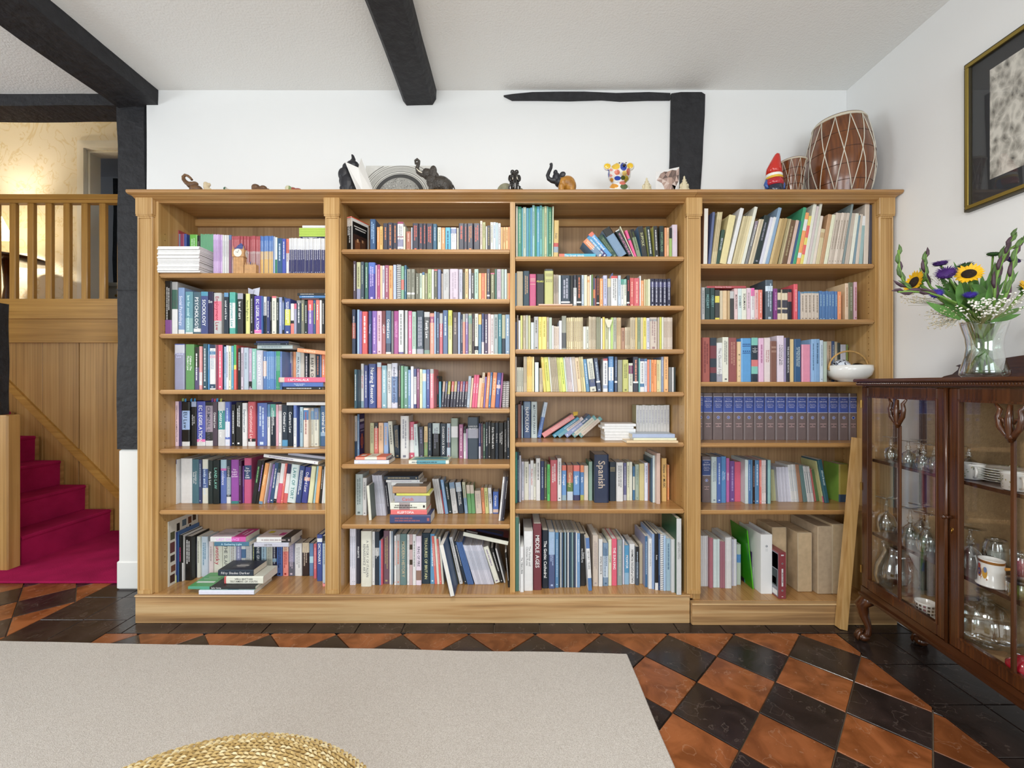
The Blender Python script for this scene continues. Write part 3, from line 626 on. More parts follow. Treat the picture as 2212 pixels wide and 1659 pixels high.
# ---------------------------------------------------------------- book data
# '@bay row ox oy scale ybase' starts a shelf; rows: x0 x1 ytop colour [options] [~title/colour]
# '*n' = n alike volumes side by side, '=' = lying flat (x0 x1 y0 y1).  b = colour band, c = cover colour,
# l = lean (shift of the top), a = angle, y = foot of the spine, o = fore-edge outwards, !k = a set of look-alikes
BOOKS = r"""
@1 1 330 410 .18535 972
190 235 470 b23 b.78-1:eee n
245 318 515 78a b.3-.6:38a b.6-1:249 n
318 362 515 925 b.7-1:cbb n
365 390 515 14a b.55-1:edc n
425 515 522 6c3 n ~#dfd
515 550 535 222 n ~#999
*9 555 705 518 6b8 n !green
*7 705 810 522 dbe !lilac ~#97b
*5 812 885 528 eee !whitej ~#bbc
885 915 528 57a b.12-1:857
*18 920 1250 540 b34 b.4-.46:cbb b.46-1:b99 !redj ~#ebb
*8 1252 1400 540 37c b.4-1:eb5 !bluej ~#def
1402 1424 545 abd
1426 1448 555 efe b.6-1:286
1450 1506 565 158 ~#def
1508 1546 572 24b ~#fff
1548 1585 572 e64 b.4-1:eee ~#a77
*19 1587 2025 565 eee b.32-1:226 !navyj ~#eef
= 1720 2025 545 565 225 p.04 ~#fff
= 1705 2025 526 545 bd3 p.04 !lime
= 1707 2025 507 526 bd3 p.04 !lime
= 1705 2025 488 507 bd3 p.04 !lime
= 1706 2025 469 488 bd3 p.04 !lime
= 1705 2025 450 469 bd3 p.04 !lime
= 1743 2025 418 447 eee p.04
@1 2 340 595 .17179 735
85 175 70 111 b.73-1:849 ~#ddd
178 248 82 aaa b.15-.52:365 b.52-1:eee ~LPC/555
258 335 155 79c b.9-1:eee ~Social Psychology/eef
345 440 205 59a b.62-.95:8bb b.95-1:eee ~law for social workers/dff
445 540 210 467 b.86-.94:eee ~PSYCHOLOGY/fff
542 630 205 348 b0-.1:39b ~SOCIOLOGY/fff
635 698 205 214 h ~So/fff
700 800 220 ccc b.2-.67:f68 ~Employment Law/a24
835 890 218 234 b0-.1:59c ~social work law/fff
903 975 212 4ba b.25-.85:eee ~Employment Law/4aa
1003 1072 225 333 b0-.14:aab ~law of tort/fff
1108 1160 230 ee8 ~Human Rights Act/563
1163 1208 235 222 ~#ccc
1213 1305 258 42a b.88-.97:f6b b.97-1:eee ~EC LEGISLATION/fff
1308 1320 258 16b
1322 1370 268 eee b.5-1:123 ~#445
1375 1410 268 237 ~#fff
1412 1435 280 222 ~#ddd
1437 1492 262 eed b0-.05:e56 ~#999
1495 1527 285 233 ~#ddd
1530 1563 275 9ad ~#fff
1565 1590 270 68b b0-.15:222 b.88-1:222 ~#fff
1600 1668 292 249 b.3-.75:dd2 ~#fff
1675 1715 355 eee b.55-.65:222 b.65-1:f65
1717 1748 355 aac b0-.17:e47
1750 1805 315 345 b0-.08:999 ~#fff
1808 1845 310 887 ~#eea
1850 1885 320 233 ~#fff
1888 1955 312 75b b0-.3:e33 ~#eee
1960 1990 312 258 ~#de3
1992 2035 310 e65 ~#fff
2040 2065 312 eee
2070 2100 312 222 ~#fff
2102 2130 312 444 ~#fff
= 1790 2130 282 305 222 p.03 ~#d88
= 1785 2130 250 280 27b p.03 ~#def
= 1760 2130 207 238 333 p.03 ~#ddd
@1 3 340 725 .17179 680
210 335 105 99b b0-.02:24a b.02-.2:ccd h ~Medical Law/ddf
350 455 110 594 ~Children The Modern Law/fff
465 520 145 221 b.48-1:547 ~#fff
522 560 135 e99 b.6-.9:eee ~#fcc
572 622 105 256 ~#fff
625 650 110 4ae ~#fff
655 725 115 eee b0-.08:235 b.15-.22:48b b.24-.3:fbc b.88-.97:246 ~#abc
727 758 118 935
762 815 118 e36 ~#fff
820 835 118 124
838 862 140 9bd ~#26a
863 890 125 eef ~#237
893 925 130 eec ~#555
930 955 130 4ac ~#fff
960 990 118 e43 b0-.45:3b6 b.45-.55:ee4
1012 1045 160 122 ~#fff
1050 1080 150 dcd ~#333
1085 1140 152 bcd ~#89a
1150 1185 165 cac b.8-.96:222 ~#fef
1187 1240 165 8cb ~#eff
1242 1320 185 ccd ~ON CONTRACT/fff
1330 1370 200 47b b.25-.65:ecb ~#fff
*5 1372 1490 200 48c !bluelaw ~#def
*2 1492 1540 200 3a7 !greenlaw ~#def
1542 1565 200 47b ~#ccf
1567 1605 205 75b b0-.3:eee
1607 1630 205 268 ~#def
1632 1660 205 ebb
1662 1700 205 223 ~#fff
1703 1738 205 e95
1740 1798 205 dee ~PRACTICAL ETHICS/456
1800 1845 210 ddc
1850 1900 210 123 ~#fff
1910 1985 215 ddc ~BABY & CHILD/222
1995 2040 220 135 ~#e96
2042 2062 220 68b
2065 2110 245 f83 ~#fff
2112 2140 245 eee
= 1255 1700 145 192 bcc p.05 ~#789
= 1215 1650 115 140 234 p.05 ~#bcd
= 1240 1650 92 115 347 p.05
= 1755 2135 175 225 e95 p.05 k-6 ~EVIDENCE/fec
= 1585 2070 648 682 222 p.0 ~#fff
= 1570 2085 590 645 36b p.0 ~The Hertfordshire Village Book/def
= 1525 2140 522 585 e47 p.0 b.02-.12:dcb ~I AM MALALA/fff
@1 4 340 845 .17179 730
150 265 130 ecd y692 ~CONSTITUTIONAL and ADMINISTRATIVE LAW/433
268 300 130 437 y692
302 400 135 111 b.2-.63:9be b.9-1:eee y692 ~EU Law/345
402 485 132 222 b0-.12:abd y688 ~law of the european union/fff
490 595 130 34b b.85-.91:f6b b.91-1:eee y690 ~EC LEGISLATION/fff
598 690 140 a9a b0-.08:222 b.68-.88:333 b.88-1:eee y690 ~CRIMINAL LAW/556
695 750 135 545 y690 ~Criminal Law/fff
757 845 135 ddd b.2-.63:399 y690 ~Contract Law/fff
850 908 135 46c b.45-.8:eef b.85-1:eef y690 ~#def
912 928 135 239 y688
930 975 170 222 y688 ~#fff
985 1055 140 222 y690 ~#fff
1065 1125 150 eee y692 ~Employment Law/567
1135 1228 135 c34 b.83-.9:222 b.9-1:eee y692 ~Constitutional Law/fdd
1250 1372 150 46b y688 ~#def
1382 1415 165 eee b0-.3:48b y690 ~#89a
1420 1485 165 123 b0-.3:4a9 y690 ~#fff
1490 1518 170 eab y690
1522 1560 170 eee b.02-.15:caa y690 ~#baa
1565 1635 175 234 b.85-1:39c y692 ~Criminal Law/fff
1638 1705 180 123 y692 ~Contract Law/fff
1710 1748 180 46b b.3-1:eee y705 ~#9ab
1752 1785 190 245 y690 ~CHILD ABUSE AND NEGLECT/fff
1790 1828 200 acd y700 ~#567
1835 1897 215 edc b.05-.3:37b y705 ~#a55
1902 1965 215 ddc b0-.08:bbb b.08-.3:59c y695 ~#aaa
1967 2025 215 eed b0-.3:68b y695 ~#aaa
2028 2045 215 59a y690
2048 2130 185 369 y692 b.65-.75:9bd ~criminal law/fff
= 1625 2135 140 178 eee p.06
@1 5 340 970 .17179 770
155 215 135 eee b0-.1:238 y695 ~social workers/467
290 430 120 eee y682
432 515 130 478 y685 ~Companion to Social Work/fff
520 555 135 347 y685 ~#def
562 632 130 eed b.22-.65:46a y685 ~Family and Youth/def
635 690 145 233 y690 ~Family Law/fff
695 770 140 122 y692 ~LAND LAW/8cb
790 865 135 46b b0-.2:acd b.2-.25:d6b y685 ~evidence/eef
868 920 135 234 b.4-.8:9ab b.85-1:eee y685 ~LEARNING LEGAL RULES/ccc
922 1020 135 93a b.94-1:288 y688 h ~The English Legal System/fef
1022 1055 150 414 y688 ~#99a
1057 1085 215 84b y680 ~#ecf
1087 1178 115 c37 b.16-.47:247 y684 h ~The Rights of the Child/fff
1180 1235 140 222 l80 y690 ~#8c8
1238 1270 140 222 l80 y690 ~#caf
1272 1320 175 e93 l85 y697 b.93-1:69b ~Philosophy/feb
1322 1345 175 eee l80 y690
1378 1405 190 86b l75 y680 ~#dce
1408 1455 170 258 l70 y680 ~#fff
1458 1490 170 eee b0-.25:244 b.9-1:222 l68 y680 ~#889
1495 1545 180 d36 b0-.5:eee l65 y682
1548 1575 180 e54 l60 y682 ~#fdd
1578 1628 185 eee b0-.25:225 b.75-1:d44 l60 y682
1630 1730 190 dee l60 y682 ~LAW OF TORT/388
1735 1800 210 248 l57 y682 ~#fff
1808 1880 225 239 b.28-.38:fba l55 y682 ~Oxford Law/fff
1888 1945 215 eeb l52 y682
1958 1980 215 9cd l50 y682
1982 2025 215 fa3 l45 y682
2035 2060 215 222 l40 y684 ~#fff
2065 2090 220 eee l35 y684
2092 2112 220 efe l28 y684
= 1330 2020 110 150 eee p.03 k-8 ~#98a
= 1640 2140 70 105 bbc p.05 k-7
@1 6 340 1095 .17179 1095
40 62 190 eed c.edc y1010 d24 xworld ~#456
180 215 320 138 b.85-1:de6 y955 ~#fff
218 244 310 26a y945
250 300 355 222 y940 ~BODIES OF EVIDENCE/e48
302 324 360 eee b0-.6:222 y935
326 430 375 111 y925 ~#eee
435 475 375 334 y890 ~#99a
485 535 375 eed y890 ~#998
542 628 375 cde y880 ~#48a
635 700 435 edd y860 ~#a99
705 810 425 eed y855 ~unsticky/c35
815 905 425 eed y850 ~THE SLAP/777
908 985 425 eee y850 ~#a98
990 1050 420 99c y850 ~#eef
1052 1110 420 eee b.25-.5:47a y850
1112 1185 425 ddd y850 ~#bbb
1190 1228 430 234 y850 ~#dd9
1232 1302 430 345 y850 ~JANE GREEN/ddd
1305 1365 430 acd y850 ~#678
1368 1445 430 ccb y850 ~#998
1447 1495 430 224 b.5-.6:7ac y850 ~#ccc
1500 1568 430 36b y870 ~#113
1575 1643 430 f87 b0-.3:fdb y870 ~#a22
1647 1720 430 88a b.6-1:667 y868 ~#dcd
1725 1812 460 eee y858 ~#aaa
1818 1905 450 322 b0-.3:dca y862 ~#cba
1910 1960 460 58b b.4-.6:ade y842
1965 2000 465 d45 y900 ~#fcc
2005 2070 350 249 b.08-.16:eee y935 ~DICTIONARY/fff
2075 2120 365 bcd b0-.15:222 b.93-1:f88 y1000 ~#789
2125 2162 360 eee b.55-1:75a y1005 ~#ecf
= 715 1150 360 412 379 c.8ab p.09 ~A Gathering Light/cef
= 665 1110 290 355 eee b.6-1:d3a c.dcd p.09 xpinkheel ~LAST CHANCE/faf
= 1212 1650 355 410 ccd p.09 ~SISTER/888
= 1248 1680 285 350 eee b.72-1:222 c.dcc p.09 xyellowdot ~#baa
= 520 1215 1085 1140 eef c.bdd b0-1:eef p-.03 xbluewash
= 385 1230 1040 1075 4a8 b.32-1:333 c.4a5 p-.02 xsafer ~Safer Caring/fff
= 840 1330 835 930 eed b0-.05:c33 c.ddc p.005 ~VERA BRITTAIN TESTAMENT OF YOUTH/555
= 762 1205 755 830 234 c.223 p.01 xshades ~Fifty Shades Darker/ddd
@2 1 730 430 .17631 615
105 185 225 111 b0-.03:e54 b.04-.28:ba9 c.eee r-24 xpainting ~#ddd
392 460 248 258 ~#bdf
478 510 345 e93 ~#fdb
512 548 335 eb5 ~#a73
552 610 297 445 b.97-1:eee !blackp ~#e96
612 670 290 445 b.97-1:eee !blackp ~#e96
672 725 295 445 b.97-1:eee !blackp ~#e96
728 800 280 eee b0-.07:a36 b.5-.53:a35 b.6-.85:99b b.93-1:a35 ~#999
803 825 340 eec
835 892 398 b64 ~#ecb
893 912 350 cde
915 985 297 445 b.97-1:eee !blackp ~#e76
990 1040 300 445 b.97-1:eee !blackp ~#e76
1042 1080 300 445 b.97-1:eee !blackp ~#e76
1083 1162 300 445 b.97-1:eee !blackp ~#e76
1165 1210 305 268 ~#bcd
1220 1265 348 eec ~#998
1270 1312 352 f94 ~#fed
1315 1378 350 3bd ~#136
1382 1450 350 eef b.05-.25:89c ~#bbb
1460 1478 355 edb
1480 1545 298 445 b.97-1:eee !blackp ~#e76
1547 1582 300 445 b.97-1:eee !blackp ~#e76
1585 1655 298 445 b.97-1:eee !blackp ~#e96
1660 1740 298 445 b.97-1:eee !blackp ~#e76
1742 1770 268 dcb ~#a88
1772 1808 285 bb7 ~#775
1813 1828 335 eee
1830 1865 325 223 ~#cb7
1868 1900 285 eed ~#775
1902 1935 285 def ~#68a
1937 1960 290 bde
1963 1993 298 eee ~#877
1997 2020 345 fa5
2025 2050 345 fb6 ~#a63
2053 2088 345 fb6 ~#a63
2090 2115 342 f94
@2 2 730 545 .17631 572
188 218 110 545 ~#fff
228 275 122 cc9 b.7-1:99b ~#775
280 318 118 456 ~#bcb
330 368 125 476 ~#ded
372 455 125 43a b0-.3:36c ~#dcf
460 478 160 dbc
480 515 152 b37 ~#fcd
518 540 165 fc9
542 570 165 dde ~#545
575 622 160 a57 ~#edd
625 670 165 fa5 ~#a62
677 712 155 bce ~#def
720 770 150 ccc q
775 808 170 8b9 b.4-.7:e65
815 838 160 379 ~#def
845 892 207 998 b.76-.82:eee ~#665
897 940 207 998 b.76-.82:eee ~#665
950 997 258 776 ~#ccb
1000 1030 258 cdc ~#787
1033 1060 245 eeb b0-.1:47a
1065 1098 258 997 ~#dcb
1102 1145 208 bc8 ~#785
1148 1175 210 eee
1178 1218 212 665 b0-.04:e56 ~#cca
1222 1258 212 78b
1268 1285 262 cba
1287 1362 208 ccc ~#aaa
1370 1475 205 dcd ~#bab
1483 1525 210 ccd ~#aab
1533 1555 250 665
1558 1595 205 fc8 ~#a86
1603 1630 207 dde ~#779
1632 1668 255 555 ~#eee
1672 1720 207 bdc ~#898
1725 1758 258 fb6
1760 1795 258 e63 ~#fc9
1797 1820 258 fa6
1825 1860 205 556 b.83-.88:eee ~#dca
1870 1918 255 886 b0-.04:e58 ~#ddb
1922 1945 208 476
1948 1998 208 cbc ~#a9a
2000 2035 208 bcb
2040 2070 210 cdd
2075 2090 258 fb7
2092 2110 258 f83
@2 3 730 655 .17631 622
172 215 78 235 b.3-.65:a43 ~#dcc
235 262 80 9bd
264 292 100 86b
295 360 103 d22 ~#fff
375 412 97 137 ~Psychology/bcf
415 475 97 85b ~#ecf
478 535 97 ebc ~#967
540 583 95 722 b.35-1:a44 ~AS LAW/fff
585 650 92 468 b.75-.95:235 b.95-1:eee ~Criminal Law/fff
655 680 98 777
682 740 97 a28 ~CONSTITUTIONAL AND ADMINISTRATIVE LAW/fbe
742 802 88 eee b.95-1:549 ~#666
805 817 92 333
820 853 90 ccc
862 905 97 d59 ~#fde
907 955 105 acb b.88-1:eee ~#897
962 1048 92 345 b.88-1:aab ~#ccd
1055 1125 108 555 b0-.12:ccc b.9-1:798 ~Family Law/fff
1128 1178 125 f86 b.08-.23:a47 ~#fdc
1180 1200 103 9bd
1205 1243 110 346 ~#abd
1245 1283 125 c45 b0-.25:bbb ~PEOPLE SKILLS/fff
1287 1345 88 469 ~#dee
1350 1398 87 dd4 b.35-1:ee9 ~#996
1405 1468 112 544 ~#cba
1470 1500 112 9ac
1508 1528 140 235 ~#fff
1530 1558 132 f86 b0-.2:bba
1562 1595 130 86a b0-.2:99a ~#fef
1600 1640 128 bb9 b.05-.25:8ba ~#776
1645 1672 130 433 ~#cbb
1675 1718 130 eed b.8-.9:223 ~#999
1722 1758 140 58a b0-.25:fb4
1762 1790 128 347 b.7-1:edd ~#ccd
1795 1838 135 546 ~#fff
1840 1868 132 ecc
1870 1910 140 edd ~#988
1913 1960 138 abb ~#444
1963 2005 132 389 ~#dee
2010 2050 145 bb9 b.6-1:234
2053 2105 140 8ac ~#fff
@2 4 730 770 .17631 640
200 230 160 256 ~#fff
234 315 90 eee b.85-1:9bc y628 ~BRIDGET JONES/c56
320 365 110 349 y628 ~#fff
372 470 92 249 y630 ~Nursing Research/fff
478 530 75 d76 b0-.1:cde y632
535 597 112 8bc y632 ~#eff
603 655 92 ddd y632 ~SIGNS OF SAFETY/666
657 730 82 dde b.3-.88:68b y632 ~medical law and ethics/446
742 767 112 333 y634 ~#c99
770 803 115 6a7 y634
808 857 122 698 y634 ~#def
859 888 165 69c y634 ~#eff
892 925 122 eef y634
930 960 152 348 b.2-.9:eee y634 ~#667
965 1000 153 836 y634 ~#ecd
1003 1033 158 eeb y634 ~#998
1035 1080 163 8bd b.1-.3:edc y634
1085 1122 160 349 y634 ~#cdf
1127 1172 155 f78 b0-.12:aaa y634 ~#fee
1183 1235 240 233 y622 ~#f47
1238 1262 308 5bd y622
1265 1295 305 445 b0-.4:ca8 l22 y622 !grad ~#ddd
1300 1325 305 445 b0-.4:348 l22 y622 !grad ~#ddd
1330 1362 305 445 b0-.5:bb2 l22 y622 !grad ~#ddd
1372 1404 305 445 b0-.4:d54 l22 y622 !grad ~#ddd
1408 1440 305 445 b0-.4:cb6 l22 y622 !grad ~#ddd
1445 1475 305 445 b0-.4:649 l22 y622 !grad ~#ddd
1480 1508 305 445 b0-.4:c33 l22 y622 !grad ~#ddd
1510 1540 305 445 b0-.4:659 l22 y622 !grad ~#ddd
1545 1573 305 445 b0-.4:c34 l22 y622 !grad ~#ddd
1577 1610 240 bcd l25 y626 ~#89a
1612 1635 262 eca l28 y626
1640 1670 225 e37 l30 y626 ~FAMILY LAW/fff
1672 1702 225 e37 l30 y626 ~FAMILY LAW/fff
1705 1740 262 eca l28 y626
1742 1775 197 fa5 b0-.3:edb l30 y626 ~#a65
1780 1800 250 86b l25 y626
1803 1840 195 f82 l30 y626 ~#fec
1843 1868 195 37b l28 y626 ~#def
1872 1922 195 f82 l30 y626 ~EMPLOYMENT/fec
1925 1975 200 24a b.35-.45:ecc l30 y626 ~Oxford Law/def
1978 1998 200 a59 l30 y626
2008 2048 305 eee l10 y622 q
2052 2092 305 eee l10 y622 q
@2 5 730 880 .17631 693
200 233 105 ddd b.6-1:246 y600 ~#889
236 262 85 69c c.329 y590 xbritain ~#def
392 440 192 cc9 y552 ~#997
443 492 190 e65 b0-.15:333 y552 ~#fed
497 555 190 fc9 y552 ~#ca8
560 615 190 9be y552 ~#fc9
640 692 170 ddc l-30 y552 ~#333
697 762 220 234 l-20 y590 ~#a97
765 865 105 eee y632 ~#889
868 935 180 d36 b.5-.85:eee y610 ~#fff
937 990 205 dee l-20 y582 ~#aab
995 1052 238 445 l-8 y577 ~#99b
1055 1098 235 ec8 b.5-1:8a6 y577 ~#b86
1100 1150 195 234 y577 ~#aaa
1157 1245 195 222 b0-.3:cdd y580 ~#889
1253 1328 200 234 y580 ~DANGEROUS BOOK/eee
1333 1378 198 bcd b.55-.7:567 y580 ~#a66
1385 1470 135 9a9 b.2-.48:eee y625
1483 1533 210 a58 y630 ~#fde
1540 1568 240 eee b0-.2:222 y630 ~#999
1572 1588 265 c9c y630
1590 1720 122 345 b.27-.5:aab y635 h ~HAROLD BLOOM/ddd
1725 1748 198 237 b.65-1:ccd y632 ~#ccd
1752 1775 198 534 y632 ~#c99
1778 1805 205 354 y632 ~#cdc
1808 1838 182 123 y632 ~Art of the Byzantine Era/fff
1840 1872 182 222 y632 ~#eee
1875 1925 190 111 y635 ~Early Medieval Art/fff
1928 1965 190 123 y635 ~Gothic Art/ccc
1968 2030 190 111 y635 ~The World of the Impressionists/fff
2035 2068 182 222 y635 ~VICTORIAN ARCHITECTURE/ccc
2072 2102 125 234 y635 ~#fff
= 200 625 640 688 eef c.235 p.003 ~#dde
= 215 590 605 640 f86 b.3-.7:eed c.e75 p.008 xpenguin
= 867 1360 640 685 eed b.2-.92:5ab c.cc9 p.003 xgarden ~#245
@2 6 730 1000 .17631 752
212 300 140 cdd y640 ~#788
302 350 185 eee y645 ~#999
378 412 280 eed c.565 l-30 y705
*9 445 592 150 dde l-55 y648 !mags ~#aaa
596 640 225 223 l-45 y628 ~#eee
*3 648 722 232 eee l-45 y625
*8 728 1030 240 ccb l-20 y620 ~#999
= 655 1040 190 225 eee p.09
= 590 1000 160 190 eee p.09 ~#bab
= 560 985 115 160 234 c.345 p.09 ~#cb9
= 635 1135 620 725 347 p.01 ~#a66
= 645 1090 545 605 e55 p.013 ~KLEPTOPIA/fff
= 640 1080 445 530 eed b.25-.55:a99 p.012 ~#333
= 695 1080 350 435 aab p.016 ~Catch/d65
= 715 1125 320 347 dd4 p.014
= 670 1085 235 318 b85 c.765 p.012
*3 1218 1296 195 ddd l-66 y625
1299 1312 330 b34 l-46 y610
1315 1352 205 7ad l-62 y628 ~#def
1358 1400 245 233 l-55 y622 ~#ddd
1405 1470 235 ddd b0-.2:79b l-48 y624 ~#bbb
1478 1545 235 234 b0-.3:bcd l-43 y620 ~#eee
1555 1592 235 cca b.5-1:8ac l-36 y615 ~#578
1597 1640 270 6a6 b0-.3:dcb l-28 y612
1642 1685 270 6a6 b0-.3:dcb l-26 y612
1690 1765 340 dcb l-18 y602 ~#baa
1772 1805 305 e84 l-22 y606 ~#864
1808 1850 305 dd8 l-20 y608 ~#774
1855 1895 305 eee l-18 y608 ~WEATHER/555
1900 1966 355 26c b.8-.95:ecb y600 ~German/fff
1968 1990 170 eee l55 y712 ~#888
1993 2012 170 556 l55 y712
2015 2034 170 223 l55 y712 ~#ddd
@2 7 730 1130 .17631 888
*3 145 216 70 eef y760 ~#9ab
222 272 80 334 y745 ~MAGRITTE/fff
280 405 100 eed y780 ~A HISTORY OF ITALIAN RENAISSANCE ART/888
412 450 105 eee y760 ~#aaa
452 505 108 234 b.3-.45:bbb y760 ~Essential History of Art/fff
507 525 215 69c y760
527 546 200 d35 y760
548 630 95 756 y745 ~#ba7
632 650 100 eee y755
652 672 100 9ab y755
690 714 155 eee y760 ~#d64
716 760 140 bbb y760 ~#d64
762 840 135 688 y760 ~MODERN HISTORY/cb9
848 875 140 eee y760 ~#bbb
877 912 140 caa b.2-.3:432 b.5-.6:432 y760
915 955 140 eee y762 ~#555
957 1020 160 ede b.7-.9:976 y762 ~RING OF FIRE/556
1025 1130 125 134 y745 ~TREASURES OF BRITAIN/dda
1132 1185 135 49c y745 ~#eff
1187 1215 160 e54 l-40 y750 ~#fdd
1217 1245 160 eed l-40 y750
1247 1272 195 e54 l-42 y750 ~#fdd
1275 1300 170 eed l-44 y750
1378 1432 265 258 l-140 y915 o d20
1445 1480 200 554 l-130 y752
1490 1530 170 eee l-132 y752 ~#999
1555 1585 220 234 l-138 y752 ~#eee
*4 1590 1665 230 36a l-145 y755 !bluemag
*12 1680 1915 270 ccd l-150 y755 !tiltmag ~#9ab
1925 1990 280 eed l-152 y742 ~#98a
1995 2030 300 222 l-130 y735 ~#eee
2035 2055 310 ccc l-110 y735
2084 2106 360 222 l-40 y790 ~#eee
= 1525 2085 165 215 eed c.823 p.06 k-12 xredwindow
@3 1 1100 430 .17631 703
80 105 88 ccb
108 150 95 397 ~#cdb
152 168 110 4ab
170 208 100 bcb ~#6a9
210 238 110 39b
240 258 110 4a9
260 280 105 39c
283 312 78 9cc ~#578
314 335 90 396
337 372 92 4ac ~#cde
375 402 80 6bb ~#356
404 430 95 8b9
432 460 88 cc9 ~#687
462 478 92 7ba
480 520 100 386 ~#bda
522 538 92 cdb l8
542 600 262 db6 b.6-.7:c33 b.7-.85:9ab l10 ~Italy/765
= 610 1060 655 703 3bd b0-.15:e64 p.02 ~The Greek Islands/fff
1098 1150 475 79b b0-.5:e84 a-44 ~#fed
1158 1205 445 39c b.65-1:437 a-42 ~#def
1212 1262 395 39d b0-.12:e64 a-40 ~Switzerland/fff
1275 1330 430 354 a-36 ~#897
1350 1440 330 79b b0-.25:333 a-32
1478 1525 370 233 b0-.03:eee a-28 ~WORCESTERSHIRE/d9b
1528 1536 335 eec a-24
1540 1568 380 e28 b.3-.36:488 a-20
1575 1620 365 897 b0-.28:222 a-15 ~#563
1635 1700 330 333 c.37a l-60 ~SUFFOLK/cc9
1715 1765 335 233 c.cc6 l-40 ~#eee
1785 1835 330 333 c.cc6 l-20 ~#ddd
1845 1898 330 233 l-4 ~SWITZERLAND/8a8
1905 1925 352 e95
1927 1958 352 eb8 ~#965
1962 1995 355 9b5 b0-.35:222
1998 2062 315 dcd ~#ecd
@3 2 1100 560 .17631 570
75 88 170 59c
90 168 150 ba8 c.765
172 248 145 245 ~#ca8
250 328 183 c37 h ~#ecb
330 430 183 333 h ~PEARS/ee6
435 540 120 cc7 b0-.05:444 h ~#876
*4 545 605 192 ba9 ~#333
607 632 198 dee
635 748 198 345 b.83-.88:eee ~#ccd
750 785 200 222
787 826 195 334 b.4-1:eee ~#999
828 885 195 222 b.83-.88:eee ~#e86
888 915 195 bcd ~#678
918 955 195 eec
958 985 210 fc9 b.12-.2:f93
988 1005 195 eee
1008 1028 190 684
1030 1050 230 668 b.4-.7:e83
1052 1068 235 944
1070 1105 200 222 b.86-.9:eee ~#e86
1110 1148 238 f93 ~#fec
1152 1200 200 cce ~#89a
1205 1245 238 aaa b0-.3:dc9
1250 1330 205 eee b0-.08:d33 ~#888
1335 1368 200 cde ~#9ab
1370 1402 245 eee b0-.2:4a9 ~#898
1404 1438 245 eed b0-.2:8cb ~#898
1442 1476 200 222 b.85-.9:eee ~#f66
1478 1530 230 d44 ~#fcb
1532 1595 232 d45 ~#fcb
1598 1614 205 eee
1616 1648 262 f94 ~#fed
1650 1672 248 dc9
1674 1700 250 cc9
1702 1728 245 eec
*5 1730 1980 242 224 b.12-.3:447 !navyset ~#dde
= 360 775 552 570 fb9 p-.005 d2.8
@3 3 1100 665 .17631 508
68 92 175 347
95 112 92 876 !score
115 135 155 eef !score
137 165 95 dd7 !score
170 200 95 cb9 !score ~#987
202 232 92 ccb !score
235 260 95 cc8 !score
265 303 180 dee !score
305 358 110 bbb !score ~#665
360 400 112 fd4 !ysc ~#aa3
402 458 112 fd5 !ysc ~#aa3
460 485 115 ba9 !score ~#876
488 523 120 bcb !score
525 545 218 eee !score
*3 547 610 228 dcb !score ~#a87
612 644 158 eef !score
646 700 100 998 b.5-.95:444 !score
*8 702 903 120 dc9 !score ~#976
905 940 230 eed !score
942 975 230 ddc !score ~#776
*5 978 1065 110 cb9 !score ~#876
*3 1070 1120 115 aa8 !score
1125 1142 130 eee !score
1145 1170 115 fd4 !ysc
1175 1213 130 cc9 !score ~#886
1215 1243 145 eed !score
1245 1273 120 bd6 !score
1275 1315 120 bba !score ~#776
*4 1317 1370 120 ec9 !score ~#a86
1372 1418 245 b86 !score ~#754
*3 1420 1480 240 dca !score ~#876
*3 1482 1545 120 cb9 !score ~#876
1548 1568 120 ec6 !score
1570 1610 120 9a8 !score ~#675
1612 1640 120 dca !score
1643 1680 120 ed4 !ysc ~#a93
1683 1720 125 dde !score ~#889
1722 1815 118 dcb b.05-.12:aaa !score ~#a88
1818 1840 118 cba !score
1842 1865 115 dd3 !ysc
1868 1890 115 eed !score
*6 1893 2000 118 dcb !score ~#a86
@3 4 1100 760 .17631 492
70 90 60 cba !score
*3 92 175 192 ccb !score ~#887
*2 177 215 62 dca !score ~#987
*3 218 280 60 fc4 !ysc ~#b93
282 305 62 fd8 !ysc
315 360 130 dee !score
*3 370 412 198 cb9 !score ~#765
*2 422 452 65 fd4 l-32 !ysc ~#aa3
454 508 65 dd4 l-34 !ysc ~#aa3
510 528 65 ddc l-35 !score
*4 530 612 68 cb9 l-36 !score ~#876
*2 614 650 68 dd6 l-37 !ysc ~#aa4
652 696 68 de4 l-38 !ysc ~#9a3
698 718 70 cdc l-38 !score
*3 720 778 65 dcc l-38 !score ~#988
780 796 65 eef l-38 !score
*3 798 842 65 cba l-38 !score
844 890 68 ec9 l-39 !score ~#975
*2 892 942 62 dc8 l-40 !score ~#986
946 986 88 38b l-42 ~#def
995 1070 80 ddc b.62-.85:347 l-46 ~#888
1080 1130 75 346 b.68-.73:eee l-48 ~#cde
1152 1208 82 eee b0-.07:b23 b.8-.9:9ac ~#889
1218 1280 58 38c b.3-.68:eee ~#9bd
1293 1325 62 346 b.69-.74:eee ~#abd
1332 1388 100 998
1392 1460 98 cc6 ~#774
1465 1515 140 ddc b.08-.37:816 ~#998
1520 1582 62 334 b.7-.75:eee ~#fa8
1587 1603 80 6bb
1605 1655 85 eee b0-.08:347 b.75-.85:37a ~#888
1657 1690 85 dde b0-.08:37a ~#889
1693 1718 97 e74
1720 1738 97 abc
1740 1770 98 f93 ~#a52
1772 1805 98 f93 ~#a52
1808 1840 100 ed9 ~#997
1842 1858 100 eeb
1860 1892 62 89b ~#dde
1895 1950 60 fb6 ~#a75
1955 1995 190 777
1997 2015 190 eee
2018 2038 190 233
@3 5 1100 850 .17631 597
75 105 140 233 y533 ~#888
107 135 135 a65 y533
138 149 100 745 y533
